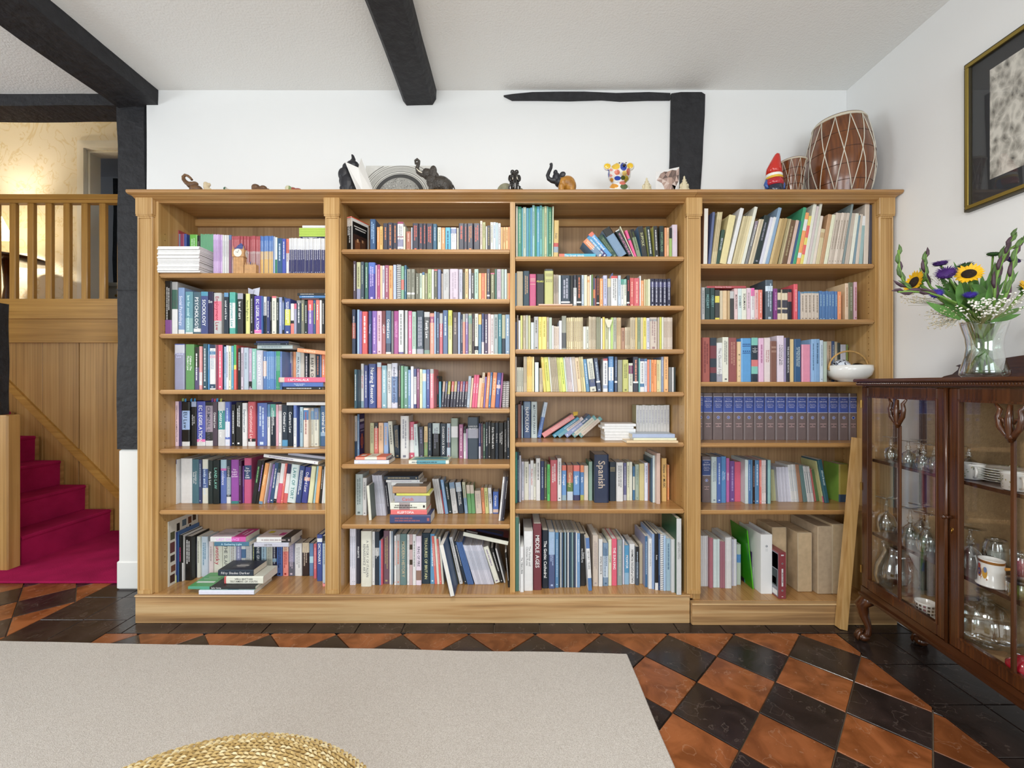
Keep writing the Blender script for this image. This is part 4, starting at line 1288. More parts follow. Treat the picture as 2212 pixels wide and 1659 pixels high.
151 168 148 acd y533
175 262 98 358 y533 b.02-.22:79b ~NAPOLEON/fff
270 342 102 cdd y533 ~MATTHEW PARKER/456
345 388 105 cde b.42-1:36b a11 y533 ~#9bd
397 432 250 e88 c.545 a57 y533 ~#fcc
530 556 285 39b a54 y533 ~#cde
590 618 285 dcc b.65-1:6ab a53 y533 ~#aaa
675 713 255 89c b0-.35:257 a51 y533 ~#dde
765 805 265 ddc b0-.1:6aa b.9-1:6aa a49 y533 ~#cba
850 885 280 dcb b0-.1:6aa b.9-1:6aa a49 y533 ~#cba
= 1172 1550 500 536 eee p.07 !whitelie
= 1172 1548 470 500 eee p.07 !whitelie
= 1172 1548 436 470 eee p.07 !whitelie
= 1165 1550 395 434 eee p.07 !whitelie
= 1140 1525 365 393 eee p.07 !whitelie
= 1168 1552 330 362 eee p.07 !whitelie
*11 1556 1965 145 eee c.cc9 y505 !whiteset ~#bbc
= 1440 2070 575 602 ec9 p-.02
= 1525 2050 550 575 eec p.0
= 1510 2030 500 548 abd c.bcd p.0
@3 6 1100 955 .17631 820
75 98 120 298 y750 ~#6cb
100 120 125 146 y740 ~#def
122 145 165 dde y735
150 182 240 dde y715 ~#9ab
185 238 240 eed y712 ~#998
240 258 270 dde y710
260 298 225 eee y710 ~We piano teachers/c44
300 327 265 eed y710 ~#999
330 380 200 eee y718 ~#666
385 428 235 236 y712 ~#bcd
430 461 240 665 y708 ~#dda
463 500 275 4c5 y722 ~#264
505 588 222 c45 y725 ~#eee
592 640 200 eee y722 ~#777
645 700 285 59d b0-.15:e64 b.85-1:9bc y715 ~Portugal/fff
710 782 285 c64 b.5-.75:684 b.75-1:cde y715 ~Germany/eda
788 865 285 59d b0-.17:f65 b.85-1:336 y715 ~Spain/fff
872 915 285 48c b0-.2:f83 b.85-1:bb5 y714 ~Berlin/fff
918 970 290 edc y714
978 1020 240 9ba c.297 y718
1045 1220 155 235 c.123 y745 ~Spanish/cba
1228 1305 245 234 y725 h ~#cb8
1315 1398 250 eee y728 ~#777
1400 1438 255 669 b.85-1:bbc y716 ~#ccd
1442 1475 245 eec y716 ~#887
1477 1508 245 eed y716
1515 1540 300 37a b.3-.7:ddc y712
1545 1592 275 aba y712 ~#898
1598 1655 265 dc8 y718
1660 1700 255 eef y720 ~#99b
1703 1718 260 a65 y720
1722 1755 200 357 c.156 y738
1758 1785 165 dee y742
1790 1852 140 dba y760
1868 1930 200 eb5 y728 ~House of MUSIC/333
1935 1962 280 f93 y712 ~#fdb
@3 7 1100 1095 .17631 1110
70 118 130 476 y1035
120 131 210 eee y1030
135 178 490 eee y1046 ~The Villein's Bible/333
182 290 300 eee y1030 ~The Vatican and Christian Rome/888
295 395 210 723 y1020 ~MIDDLE AGES/eee
405 480 290 123 y1000 ~The Gothic Cathedral/fff
485 560 310 9bd b.4-1:458 y1003 ~#bce
565 605 315 48b y992 ~#cde
608 624 315 345 y988 !artmag
626 640 315 ddd y988 !artmag
642 660 315 357 y988 !artmag
662 676 315 233 y988 !artmag
678 696 315 8ab y988 !artmag
698 712 315 234 y988 !artmag
714 730 315 ddd y988 !artmag
732 748 315 246 y988 !artmag
750 766 315 356 y988 !artmag
768 784 315 8aa y988 !artmag
786 800 315 234 y988 !artmag
802 816 315 457 y988 !artmag
818 830 315 eee y988 !artmag
832 868 325 69c y988 ~#def
870 935 330 222 y970 ~Essential PRE-RAPHAELITES/fff
972 1016 380 eee b0-.2:47b b.76-1:37b y1030 l-35 ~HISTORY TRAINS/888
1025 1090 350 dcb y974 ~#baa
1098 1145 395 eee y976 u ~le monde d'autun/444
1150 1215 445 79b b.3-.8:cde y970 ~#468
1217 1255 400 eec y966 ~ORIGINS/887
1258 1320 395 e36 y966 ~THE SUN KING/fff
1325 1385 405 9aa y960 ~#ccb
1390 1410 400 dde y952
1415 1470 475 39c b.7-1:8bd y952 ~MONITOR/fff
1475 1540 455 eee y945 u ~HAUT-POITOU ROMAN/333
1548 1590 490 456 b0-.4:222 y960 ~#bcd
1595 1635 460 cb9 y942
1650 1695 360 269 c.99b y985 ~#cde
1700 1750 390 eee y1006 ~#bbb
1753 1780 335 8ad y1010
1785 1826 330 222 b.87-1:eee y1022 ~Rome/eee
1830 1850 330 247 y1022 ~#9bd
1852 1890 340 eee y1025 q
1893 1920 355 ace y1030
1925 1975 390 9bc y1030 ~#468
1978 2030 400 ddd y1050
2038 2112 145 ddd c.253 y1078 ~THE READER'S DIGEST GREAT WORLD ATLAS/777
@4 1 1500 430 .18083 772
105 155 112 eed c.a75 l12 o
165 195 155 569 l55
*6 197 258 155 dc9 l80 !mscore ~#a86
260 300 365 354 l70 ~BEETHOVEN/dde
305 385 185 ed9 l120 !mscore
395 440 105 eee l160 !mscore
*4 450 558 200 dc9 l140 !mscore
560 598 90 eed l165 !mscore
605 640 260 888 b0-.2:989 l130 ~#eee
*3 645 700 240 dca l135 !mscore
705 770 190 233 l140 ~#99a
*2 775 848 215 eef l140 !mscore
850 890 100 8ac l160
*3 895 990 230 ca6 l130 !mscore
*2 1000 1042 235 ba7 l120 !mscore
1045 1105 245 753 l115 ~#ba8
1110 1148 250 dba l110 !mscore
1150 1175 265 258 l108
1178 1215 98 2a7 l130
1220 1262 160 f93 b.13-.35:eee b.78-.88:eee l115
1265 1300 200 ed5 b.2-.45:e43 b.6-.8:e43 l108
1302 1342 60 eed l125 !mscore
1345 1375 85 dcc l120 !mscore
1378 1410 50 ddc l125 !mscore
1412 1445 200 edc l100 !mscore
1450 1498 355 dc9 b.1-.25:ca7 l72 !mscore
1500 1545 180 c96 l105 !mscore
1548 1590 185 eec l103 !mscore
*5 1595 1760 165 dcb l103 !mscore ~#987
1765 1790 60 899 l115
*2 1795 1842 170 dcb l88 !mscore
1850 1890 170 eed l80 !mscore
1895 1920 195 79a l70
1925 1965 180 dcb l55 !mscore
1970 2010 200 9bb b0-.2:eee l40
2025 2080 62 dcb l18
2090 2135 70 445 l4
@4 2 1500 575 .18083 635
55 80 205 99b
85 125 255 ccc ~#777
130 188 262 244 b.32-.46:355 ~MOZART/8bb
192 245 262 244 b.32-.46:355 ~DEBUSSY/8bb
248 303 285 444 b.2-.42:ed2 b.92-1:ed2
305 340 293 dca
342 390 293 ec9
392 425 293 ca7
427 475 300 444 b0-.25:ccc
478 520 268 ecc ~MONTEVERDI/433
522 568 268 dee ~SCHUBERT/344
570 625 268 eed ~SCHUMANN/433
628 672 262 ecd ~#a99
675 720 262 eee b0-.25:e4a ~#b9a
722 765 283 ebb ~#c88
768 815 283 e64 ~#fdd
853 942 165 567 c.456 b.15-.28:def ~#cde
945 992 268 828 ~#dad
*3 995 1115 275 edb b0-.12:333 b.35-.6:445 b.65-.78:445 !cameo
1118 1165 275 223 b.1-.4:b44
1190 1236 215 e24 ~#fcc
1240 1265 300 27b
*5 1268 1490 306 dcb b0-.06:58a !tanpb ~#876
*6 1493 1710 300 37b !bluepb ~#bde
1712 1755 305 f82 ~#fdb
1803 1842 205 eca c.ec9 ~#a75
1845 1900 195 775 ~#bba
1905 1945 190 dab ~#a33
= 150 618 228 256 b23 p.04 ~Psychology for Musicians/fdd
@4 3 1500 700 .18083 690
50 62 160 bbb
65 85 165 712
88 188 162 a43 ~#733
190 268 165 234 b.18-.47:723 b.67-.8:723
270 336 225 eee b.8-1:aab ~The Classical Style/999
338 410 158 eed ~#777
412 508 165 944 ~#c98
510 558 212 ec9 v ~MUSIC/433
560 682 170 39d h ~#137
685 762 165 234 b0-.17:7cb b.5-.65:d66 b.65-.82:7cb h ~A HISTORY OF WESTERN MUSIC/eee
765 832 168 ebd ~#a58
838 910 165 edd ~BACH and the Dance of God/a44
912 985 205 854 h ~#dba
992 1075 140 ede ~A Performer's Guide to BAROQUE MUSIC/666
1078 1092 165 bad
1095 1140 165 334 ~THE EARLY MUSIC REVIVAL/eee
1145 1188 182 ec8
1192 1275 180 158 ~INTERPRETING BACH AT THE KEYBOARD/dee
1285 1390 245 e8a
1392 1440 182 8be ~#468
1442 1500 180 7ad ~#357
1503 1540 195 cde ~#89a
1545 1585 210 bcb
1588 1640 208 eca ~#a86
1642 1675 205 259 ~#dee
1678 1710 212 dca
1715 1745 225 344
1750 1815 245 dde
1818 1838 245 9a4
1840 1875 262 7ad
1878 1908 280 ecb
@4 4 1490 830 .18083 700
98 160 105 766 b.08-.41:14a G y665 !grove
165 275 106 766 b.08-.41:14a G y665 !grove ~2/fff
282 400 107 766 b.08-.41:14a G y665 !grove ~3/fff
404 521 107 766 b.08-.41:14a G y665 !grove ~4/fff
525 644 108 766 b.08-.41:14a G y666 !grove ~6/fff
648 768 108 766 b.08-.41:14a G y666 !grove ~7/fff
772 896 108 766 b.08-.41:14a G y666 !grove ~8/fff
900 1024 109 766 b.08-.41:14a G y667 !grove ~9/fff
1027 1148 109 766 b.08-.41:14a G y667 !grove ~10/fff
1152 1277 110 766 b.08-.41:14a G y668 !grove ~11/fff
1280 1400 110 766 b.08-.41:14a G y668 !grove ~12/fff
1403 1527 111 766 b.08-.41:14a G y669 !grove ~13/fff
1530 1656 111 766 b.08-.41:14a G y669 !grove ~14/fff
1660 1777 112 766 b.08-.41:14a G y670 !grove ~15/fff
1780 1902 112 766 b.08-.41:14a G y670 !grove ~16/fff
1905 2020 112 766 b.08-.41:14a G y670 !grove
@4 5 1490 960 .18083 787
88 134 145 766 b.08-.41:248 y695 G
150 252 145 766 b.08-.41:248 y695 G ~18/fff
258 325 150 cdd y700 ~#89a
328 375 150 36b y702 ~#def
378 435 145 38c y698 ~The Organ Music of Bach/def
437 475 165 c5a y690 ~ORGAN/eee
480 538 200 749 y685 ~#bad
540 612 210 d36 y685
*3 645 700 185 dee y710 !bandw
702 728 185 37b y710 ~#def
730 750 185 48b y710
752 780 190 322 y710 ~#caa
782 830 190 48b y710 ~#def
833 858 188 e65 y710 ~#fdc
*2 860 912 190 edd y710 ~#987
914 930 190 245 y710
932 968 188 9cc y710
*3 972 1030 300 bb8 y675
*8 1060 1212 270 dde l-28 y688 !slim
*4 1214 1308 240 ddd l-46 y690 !slim ~#abc
1312 1355 240 a75 l-52 y692
1360 1408 250 688 l-56 y690
*3 1410 1488 260 ddd l-60 y690 !slim ~#567
1490 1513 290 c55 l-62 y680
1515 1550 300 574 l-62 y680
1560 1605 200 cc8 b.85-1:d36 l-88 y695 ~#774
1612 1670 180 267 l-92 y702 ~Alfred Brendel/dee
1785 1900 240 a92 c.8b2 b.8-1:246 y690
@4 6 1490 1095 .18083 1115
80 108 310 25b y945
*5 110 218 345 eee y950 !docs
*2 222 278 370 b67 y970 !reddoc
*4 282 358 390 cdd y965 !docs
*2 360 422 415 a67 y972 !reddoc
*4 425 500 365 eee y975 !docs
*4 502 560 390 dde y945 !docs
*3 562 610 450 cdc b.25-.45:38c y932 !docs
655 677 385 3bb c.223 y905 l-20 ~#eff
684 714 540 325 c.426 y955 ~#98b
716 740 720 bcb y960
"""
# ---------------------------------------------------------------- lettering: glyph meshes of the built-in font
_G = {}
def glyphs(chars):
    cu = bpy.data.curves.new('g', 'FONT'); cu.size = 1; cu.resolution_u = 2; cu.fill_mode = 'FRONT'; cu.offset = .012
    ob = bpy.data.objects.new('g', cu); COL.objects.link(ob)
    for ch in chars:
        cu.body = ch; dg = bpy.context.evaluated_depsgraph_get(); dg.update(); ev = ob.evaluated_get(dg); me = ev.to_mesh()
        vs = [(v.co.x, v.co.y) for v in me.vertices]; fs = [tuple(p.vertices) for p in me.polygons]
        _G[ch] = (vs, fs, (min(v[0] for v in vs) if vs else 0), (max(v[0] for v in vs) if vs else .3)); ev.to_mesh_clear()
    bpy.data.objects.remove(ob, do_unlink=True)
_all = set(c for l in BOOKS.split('\n') if '~' in l for c in l.split('~')[1]) | set('ELIZABETHOxfordDictionaryTheNewGROVEofMusicandMusicians0123456789BRITISH STEAM()YIRSVC')
glyphs(sorted(c for c in _all if c.strip()))
def twidth(s): return sum(.32 if ch == ' ' else _G[ch][3]-_G[ch][2]+.07 for ch in s)
def text(mb, s, org, right, up, size, col, align='c'):
    """adds flat lettering; org = middle of the baseline, right/up unit vectors"""
    org = Vector(org); right = Vector(right); up = Vector(up); x = -twidth(s)/2 if align == 'c' else 0; mb.cur = col
    for ch in s:
        if ch == ' ': x += .32; continue
        vs, fs, a, b = _G[ch]
        mb.add([org + right*((v[0]-a+x)*size) + up*(v[1]*size) for v in vs], fs); x += b-a+.07
def q4(mb, c, rx, ux):
    c = Vector(c); rx = Vector(rx); ux = Vector(ux); mb.add([c-rx-ux, c+rx-ux, c+rx+ux, c-rx+ux], [(0,1,2,3)])
# ---------------------------------------------------------------- book builder
def book_mesh(t, d, H, col, cov, bands, hard):
    """cover: spine (convex, split at its colour bands) and two boards; pages: inset block. local x thickness, y depth, z height"""
    c = MB(); b = min(.0026 if hard else .0011, t*.2); r = min(.10*t, .004)
    prof = [(0,r),(.12*t,0),(.88*t,0),(t,r),(t,d),(t-b,d),(t-b,b+r),(b,b+r),(b,d),(0,d)]
    zs = [0.0, H]
    for a0, a1, _ in bands: zs += [H*(1-a0), H*(1-a1)]
    zs = sorted(set(round(min(max(z,0),H),5) for z in zs)); n = len(prof)
    vs = [(x, y, z) for z in zs for x, y in prof]; c.add(vs, [])
    for k in range(len(zs)-1):
        fr = 1-(zs[k]+zs[k+1])/2/H; sc = col
        for a0, a1, bc in bands:
            if a0 <= fr <= a1: sc = bc
        for i in range(n):
            j = (i+1)%n; c.f.append((k*n+i, k*n+j, (k+1)*n+j, (k+1)*n+i)); c.sm.append(False)
            c.c.append(sc if i in (0,1,2) else cov)
    top = (len(zs)-1)*n
    for base, rev in ((0,True),(top,False)):
        for f in ((0,1,7),(1,6,7),(1,2,6),(2,3,6),(3,4,5,6),(0,7,8,9)):
            f = tuple(base+i for i in f); c.f.append(f[::-1] if rev else f); c.c.append(cov); c.sm.append(False)
    p = MB(); e = .0025 if hard else .0006; dd = .003 if hard else .0004
    pc = random.choice([(.82,.77,.66),(.86,.83,.76),(.75,.68,.55),(.88,.87,.83)]); p.cur = pc
    p.box((b,b+r,e),(t-b,max(d-dd, b+r+.004),H-e))
    return c, p
def lettering(t, H, title, tc, flags, rng):
    """print on the spine (plane just proud of local y = 0)"""
    m = MB(); y = -.0005; col = hexc(tc)
    if 'G' in flags:
        z = H*.895
        for s, k in (('The New',.6),('GROVE',1.15),('Dictionary',.65),('of Music and',.65),('Musicians',.65)):
            sz = min(.0105*k, .86*t/twidth(s)); z -= sz*1.25; text(m, s, (t/2,y,z), (1,0,0), (0,0,1), sz, hexc('dde'))
            if s == 'GROVE': z -= .003
        m.cur = hexc('dde')
        for zz in (H*.922, H*.588): q4(m, (t/2,y,zz), (t*.46,0,0), (0,0,.0012))
        for rr, cc, yy in ((.0085,'dde',-.0005),(.0068,'14a',-.0008)):
            m.cur = hexc(cc); m.add([(t/2+rr*math.cos(a*PI/8), yy, H*.48+rr*math.sin(a*PI/8)) for a in range(16)], [tuple(range(16))])
        if title: text(m, title, (t/2,-.0011,H*.48-.0035), (1,0,0), (0,0,1), .0095, hexc('fff'))
        m.cur = hexc('caa')
        for zz, w in ((.345,.30),(.315,.06),(.285,.24)): q4(m, (t/2,y,H*zz), (t*w,0,0), (0,0,.0016))
        return m
    if title.startswith('#'):
        col = hexc(title[1:]); m.cur = col
        rows = 2 if t > .028 else 1
        if 'h' in flags:
            z = H*.86
            for k in range(4):
                n = rng.randint(4,8); w = .8*t/n
                for i in range(n): q4(m, (t*.1+w*(i+.5),y,z), (w*.32,0,0), (0,0,t*.045))
                z -= t*rng.choice((.18,.2,.5))
            return m
        for rw in range(rows):
            xc = t/2 if rows == 1 else t*(.36 if rw else .64); hh = t*(.17 if rows == 1 else .10)
            z = H*rng.uniform(.84,.92); end = H*rng.uniform(.22,.5)
            while z > end:
                n = rng.randint(3,8); w = hh*.72
                for i in range(n):
                    q4(m, (xc,y,z), (hh*rng.uniform(.7,1),0,0), (0,0,w*.36)); z -= w*1.05
                z -= w*.8
        if rng.random() < .55: q4(m, (t/2,y,H*.06), (t*.18,0,0), (0,0,t*.14))
        return m
    if 'h' in flags:
        ws = title.split(); sz = min([.84*t/twidth(w) for w in ws]+[.24*H/len(ws)]); z = H*(.80 if len(ws) < 3 else .79)
        for w in ws: text(m, w, (t/2,y,z-sz*.7), (1,0,0), (0,0,1), sz, col); z -= sz*1.05
        return m
    if 'v' in flags:
        z = H*.66
        for ch in title: text(m, ch, (t/2,y,z), (1,0,0), (0,0,1), t*.55, col); z -= H*.135
        return m
    lines = [title]
    if len(title) > 22 and t > .022:
        ws = title.split(); best = min(range(1,len(ws)), key=lambda k: abs(len(' '.join(ws[:k]))-len(' '.join(ws[k:])))); lines = [' '.join(ws[:best]), ' '.join(ws[best:])]
    L = .82*H if len(title) > 6 else .5*H
    sz = min([L/twidth(s) for s in lines]+[.62*t/(len(lines)*.95)]); zc = H*.5 if sz*max(twidth(s) for s in lines) > .6*H else H*.58
    for i, s in enumerate(lines):
        off = ((len(lines)-1)/2-i)*sz*.95
        if 'u' in flags: text(m, s, (t/2-off+sz*.34,y,H*.45), (0,0,1), (-1,0,0), sz, col)
        else: text(m, s, (t/2+off-sz*.34,y,zc), (0,0,-1), (1,0,0), sz, col)
    return m
# ---------------------------------------------------------------- words for labels
ORD = ['first','second','third','fourth','fifth','sixth','seventh','eighth','ninth','tenth','eleventh','twelfth','thirteenth','fourteenth','fifteenth','sixteenth','seventeenth','eighteenth','nineteenth','twentieth']
def ordw(n):
    if n <= 20: return ORD[n-1]
    return '%d%s' % (n, 'th' if 10 < n % 100 < 14 else {1:'st',2:'nd',3:'rd'}.get(n % 10,'th'))
ROWN = lambda b, r: 'top shelf' if r == 1 else 'bottom shelf' if r == len(SHELF_PX[b]) else ORD[r-1]+' shelf down'
BAYN = {1: 'beside the stairs', 2: 'under the bronze elephant', 3: 'under the patchwork bear', 4: 'below the big drum'}
def colname(h):
    if len(h) == 6: h = h[0]+h[2]+h[4]
    r, g, b = (int(x,16)/15 for x in h); mx, mn = max(r,g,b), min(r,g,b); d = mx-mn
    if d < .10 or (mx > .8 and d < .14): return 'black' if mx < .25 else 'dark grey' if mx < .45 else 'grey' if mx < .72 else 'pale grey' if mx < .9 else 'white'
    hue = (((g-b)/d) % 6 if mx == r else (b-r)/d+2 if mx == g else (r-g)/d+4)*60; sat = d/mx
    if mx < .22: return 'black'
    if mx > .8 and sat < .22: return 'cream' if 20 < hue < 75 else 'pale blue' if 170 < hue < 260 else 'pale pink' if hue > 260 or hue <= 20 else 'pale green'
    nm = 'red' if hue < 14 or hue >= 345 else 'orange' if hue < 36 else 'yellow' if hue < 68 else 'green' if hue < 160 else 'teal' if hue < 192 else 'blue' if hue < 252 else 'purple' if hue < 300 else 'pink'
    if nm == 'orange' and (mx < .72 or sat < .45): nm = 'brown' if mx < .72 else 'tan'
    if nm == 'yellow' and sat < .42: nm = 'buff' if mx > .6 else 'olive'
    if nm == 'red' and mx > .8 and sat < .62: nm = 'pink'
    if nm == 'red' and mx < .62: return 'maroon'
    if nm == 'blue' and mx < .42: return 'navy'
    if mx < .45: return 'dark '+nm
    if sat < .38 and mx > .6 and nm in ('blue','green','purple','teal','pink'): return 'pale '+nm
    return nm
SETS = {  # look-alikes that only their place tells apart: (label, category)
 'green': ('slim pale green journal in a tight run behind the white papers', 'journal'), 'lilac': ('slim lilac journal in a tight run beside green journals', 'journal'),
 'whitej': ('slim white journal in a tight run between lilac and red journals', 'journal'), 'redj': ('slim journal with red upper spine behind the clock tower model', 'journal'),
 'bluej': ('slim journal with blue upper and yellow lower spine', 'journal'), 'navyj': ('slim journal with white upper and navy lower spine', 'journal'),
 'lime': ('lime green booklet lying flat on the navy and white journals', 'booklet'), 'bluelaw': ('slim blue law guide in a uniform run beside slim green ones', 'book'),
 'greenlaw': ('slim green law guide beside the uniform blue ones', 'book'), 'blackp': ('black spined classic paperback with orange lettering on the top shelf', 'book'),
 'grad': ('short paperback with grey lower spine and coloured top, tilted in a row', 'book'), 'mags': ('thin white magazine tilted behind the pile of novels', 'magazine'),
 'bluemag': ('thin blue magazine tilted on the bottom shelf', 'magazine'), 'tiltmag': ('thin pale grey magazine tilted on the bottom shelf', 'magazine'),
 'teal': ('tall thin teal or green music book on the top shelf', 'music book'), 'navyset': ('small navy volume with silver lettering from a set of five', 'book'),
 'score': ('thin aged cream or buff music score packed upright', 'music score'), 'ysc': ('thin yellow music score packed among cream ones', 'music score'),
 'mscore': ('worn cream music score leaning in the row under the drums', 'music score'), 'whitelie': ('white paperback lying in a neat flat pile', 'book'),
 'whiteset': ('white paperback with thin grey lettering in an upright set', 'book'), 'artmag': ('glossy thin art magazine between blue spines on the bottom shelf', 'magazine'),
 'cameo': ('small tan volume with dark oval ornaments on its spine', 'book'), 'tanpb': ('tan paperback with blue spine top beside plain blue paperbacks', 'book'),
 'bluepb': ('plain blue paperback in a run beside tan paperbacks', 'book'), 'grove': ('thick mauve brown encyclopedia volume with blue title panel', 'book'),
 'bandw': ('slim pale study score beside the blue ones', 'music score'), 'slim': ('slim pale booklet tilted among others', 'booklet'),
 'docs': ('slim pale document standing on the bottom shelf', 'booklet'), 'reddoc': ('slim dusky red document standing on the bottom shelf', 'booklet')}
SETGRP = {k: v[0].split(' in ')[0].split(' with ')[0].split(' beside ')[0].split(' lying ')[0]+'s of one run' for k, v in SETS.items()}
# flat print on the upper or right-hand cover: rectangles (y0, y1, z0, z1 as fractions of depth and height, colour)
PRINTS = {
 'painting': [(.0,1,.0,1,'e6e4de'),(.06,.94,.03,.88,'141210'),(.1,.9,.05,.52,'3a241a'),(.2,.5,.06,.35,'7a4a2c'),(.55,.8,.1,.42,'5a3a26'),(.3,.4,.3,.4,'c89a70'),(.6,.68,.34,.42,'c0916a'),(.14,.86,.74,.77,'d8d4cc'),(.2,.8,.67,.70,'d8d4cc'),(0,1,.97,1,'d8583c')],
 'britain': [(0,1,0,1,'2c2470'),(.1,.9,.82,.88,'e8e6f0'),(.08,.92,.66,.76,'8f88c8'),(.2,.9,.6,.62,'b8b4dc'),(.25,.75,.28,.46,'c8503c'),(.38,.62,.20,.54,'d86a4c'),(.44,.56,.30,.44,'6a4878')],
 'world': [(0,1,0,1,'e4e0d6'),(.05,.2,.04,.16,'4a2a22'),(.08,.22,.2,.3,'7a4a34'),(.06,.2,.36,.46,'3c2c26'),(.05,.2,.5,.66,'6a3a3c'),(.06,.2,.7,.82,'5a5a40'),(.26,.36,.8,.92,'1c1c20'),(.44,.58,.84,.94,'5a7286'),(.64,.76,.84,.95,'6a3c28'),(.8,.92,.86,.96,'40302a'),(.24,.28,.6,.76,'1c1c20'),(.34,.4,.62,.76,'1c1c20'),(.46,.5,.64,.78,'1c1c20'),(.56,.62,.66,.8,'1c1c20'),(.68,.74,.68,.82,'1c1c20')],
 'safer': [(0,1,0,.66,'2c2c2e'),(.2,.8,.1,.5,'4a4a4c'),(.3,.6,.16,.36,'6a6a6c'),(.25,.36,.70,.97,'e6eee6'),(.5,.54,.72,.94,'b8d4b8'),(.62,.66,.72,.9,'b8d4b8')],
 'shades': [(.2,.75,.3,.72,'4c4a4c'),(.3,.6,.36,.6,'8a8684'),(.4,.5,.3,.66,'b0aaa6'),(.8,.86,.5,.8,'6a6a6c')],
 'pinkheel': [(0,1,0,.34,'c8388c'),(.2,.8,.08,.14,'f0d0e4'),(.3,.7,.2,.24,'f0d0e4'),(.3,.36,.45,.9,'8a8688'),(.5,.54,.5,.85,'9a9698'),(.6,.7,.4,.5,'6a6668')],
 'yellowdot': [(0,1,0,.26,'2a2a2c'),(.55,.8,.72,.88,'d8cc2c'),(.25,.6,.3,.46,'c83c8c'),(.3,.4,.5,.68,'c8a8a0')],
 'redwindow': [(.0,.28,0,1,'1c1a1e'),(.3,.8,.12,.75,'3a4468'),(.36,.5,.16,.7,'4a5a98'),(.55,.66,.16,.7,'54483c'),(.06,.2,.7,.95,'d8d8dc')],
 'penguin': [(0,1,0,.34,'d8643c'),(0,1,.34,.66,'e8e0d0'),(0,1,.66,1,'d8643c'),(.3,.7,.76,.92,'ece8e0'),(.4,.6,.42,.58,'b8b0a4')],
 'garden': [(.08,.92,.06,.94,'8fb0a4'),(.3,.6,.1,.9,'4a8a94'),(.12,.28,.1,.6,'c8c49a'),(.65,.85,.2,.7,'3a6a74')],
 'bluewash': [(.05,.95,.3,.5,'4a8aa0'),(.4,.9,.05,.9,'c8dce4')],
}
def cover_print(key, t, d, H):
    m = MB(); x = t+.0004
    for i, (a, b, c, e, col) in enumerate(PRINTS[key]):
        x += .00006; m.cur = hexc(col); m.add([(x,d*a,H*c),(x,d*b,H*c),(x,d*b,H*e),(x,d*a,H*e)],[(0,1,2,3)])
    return m
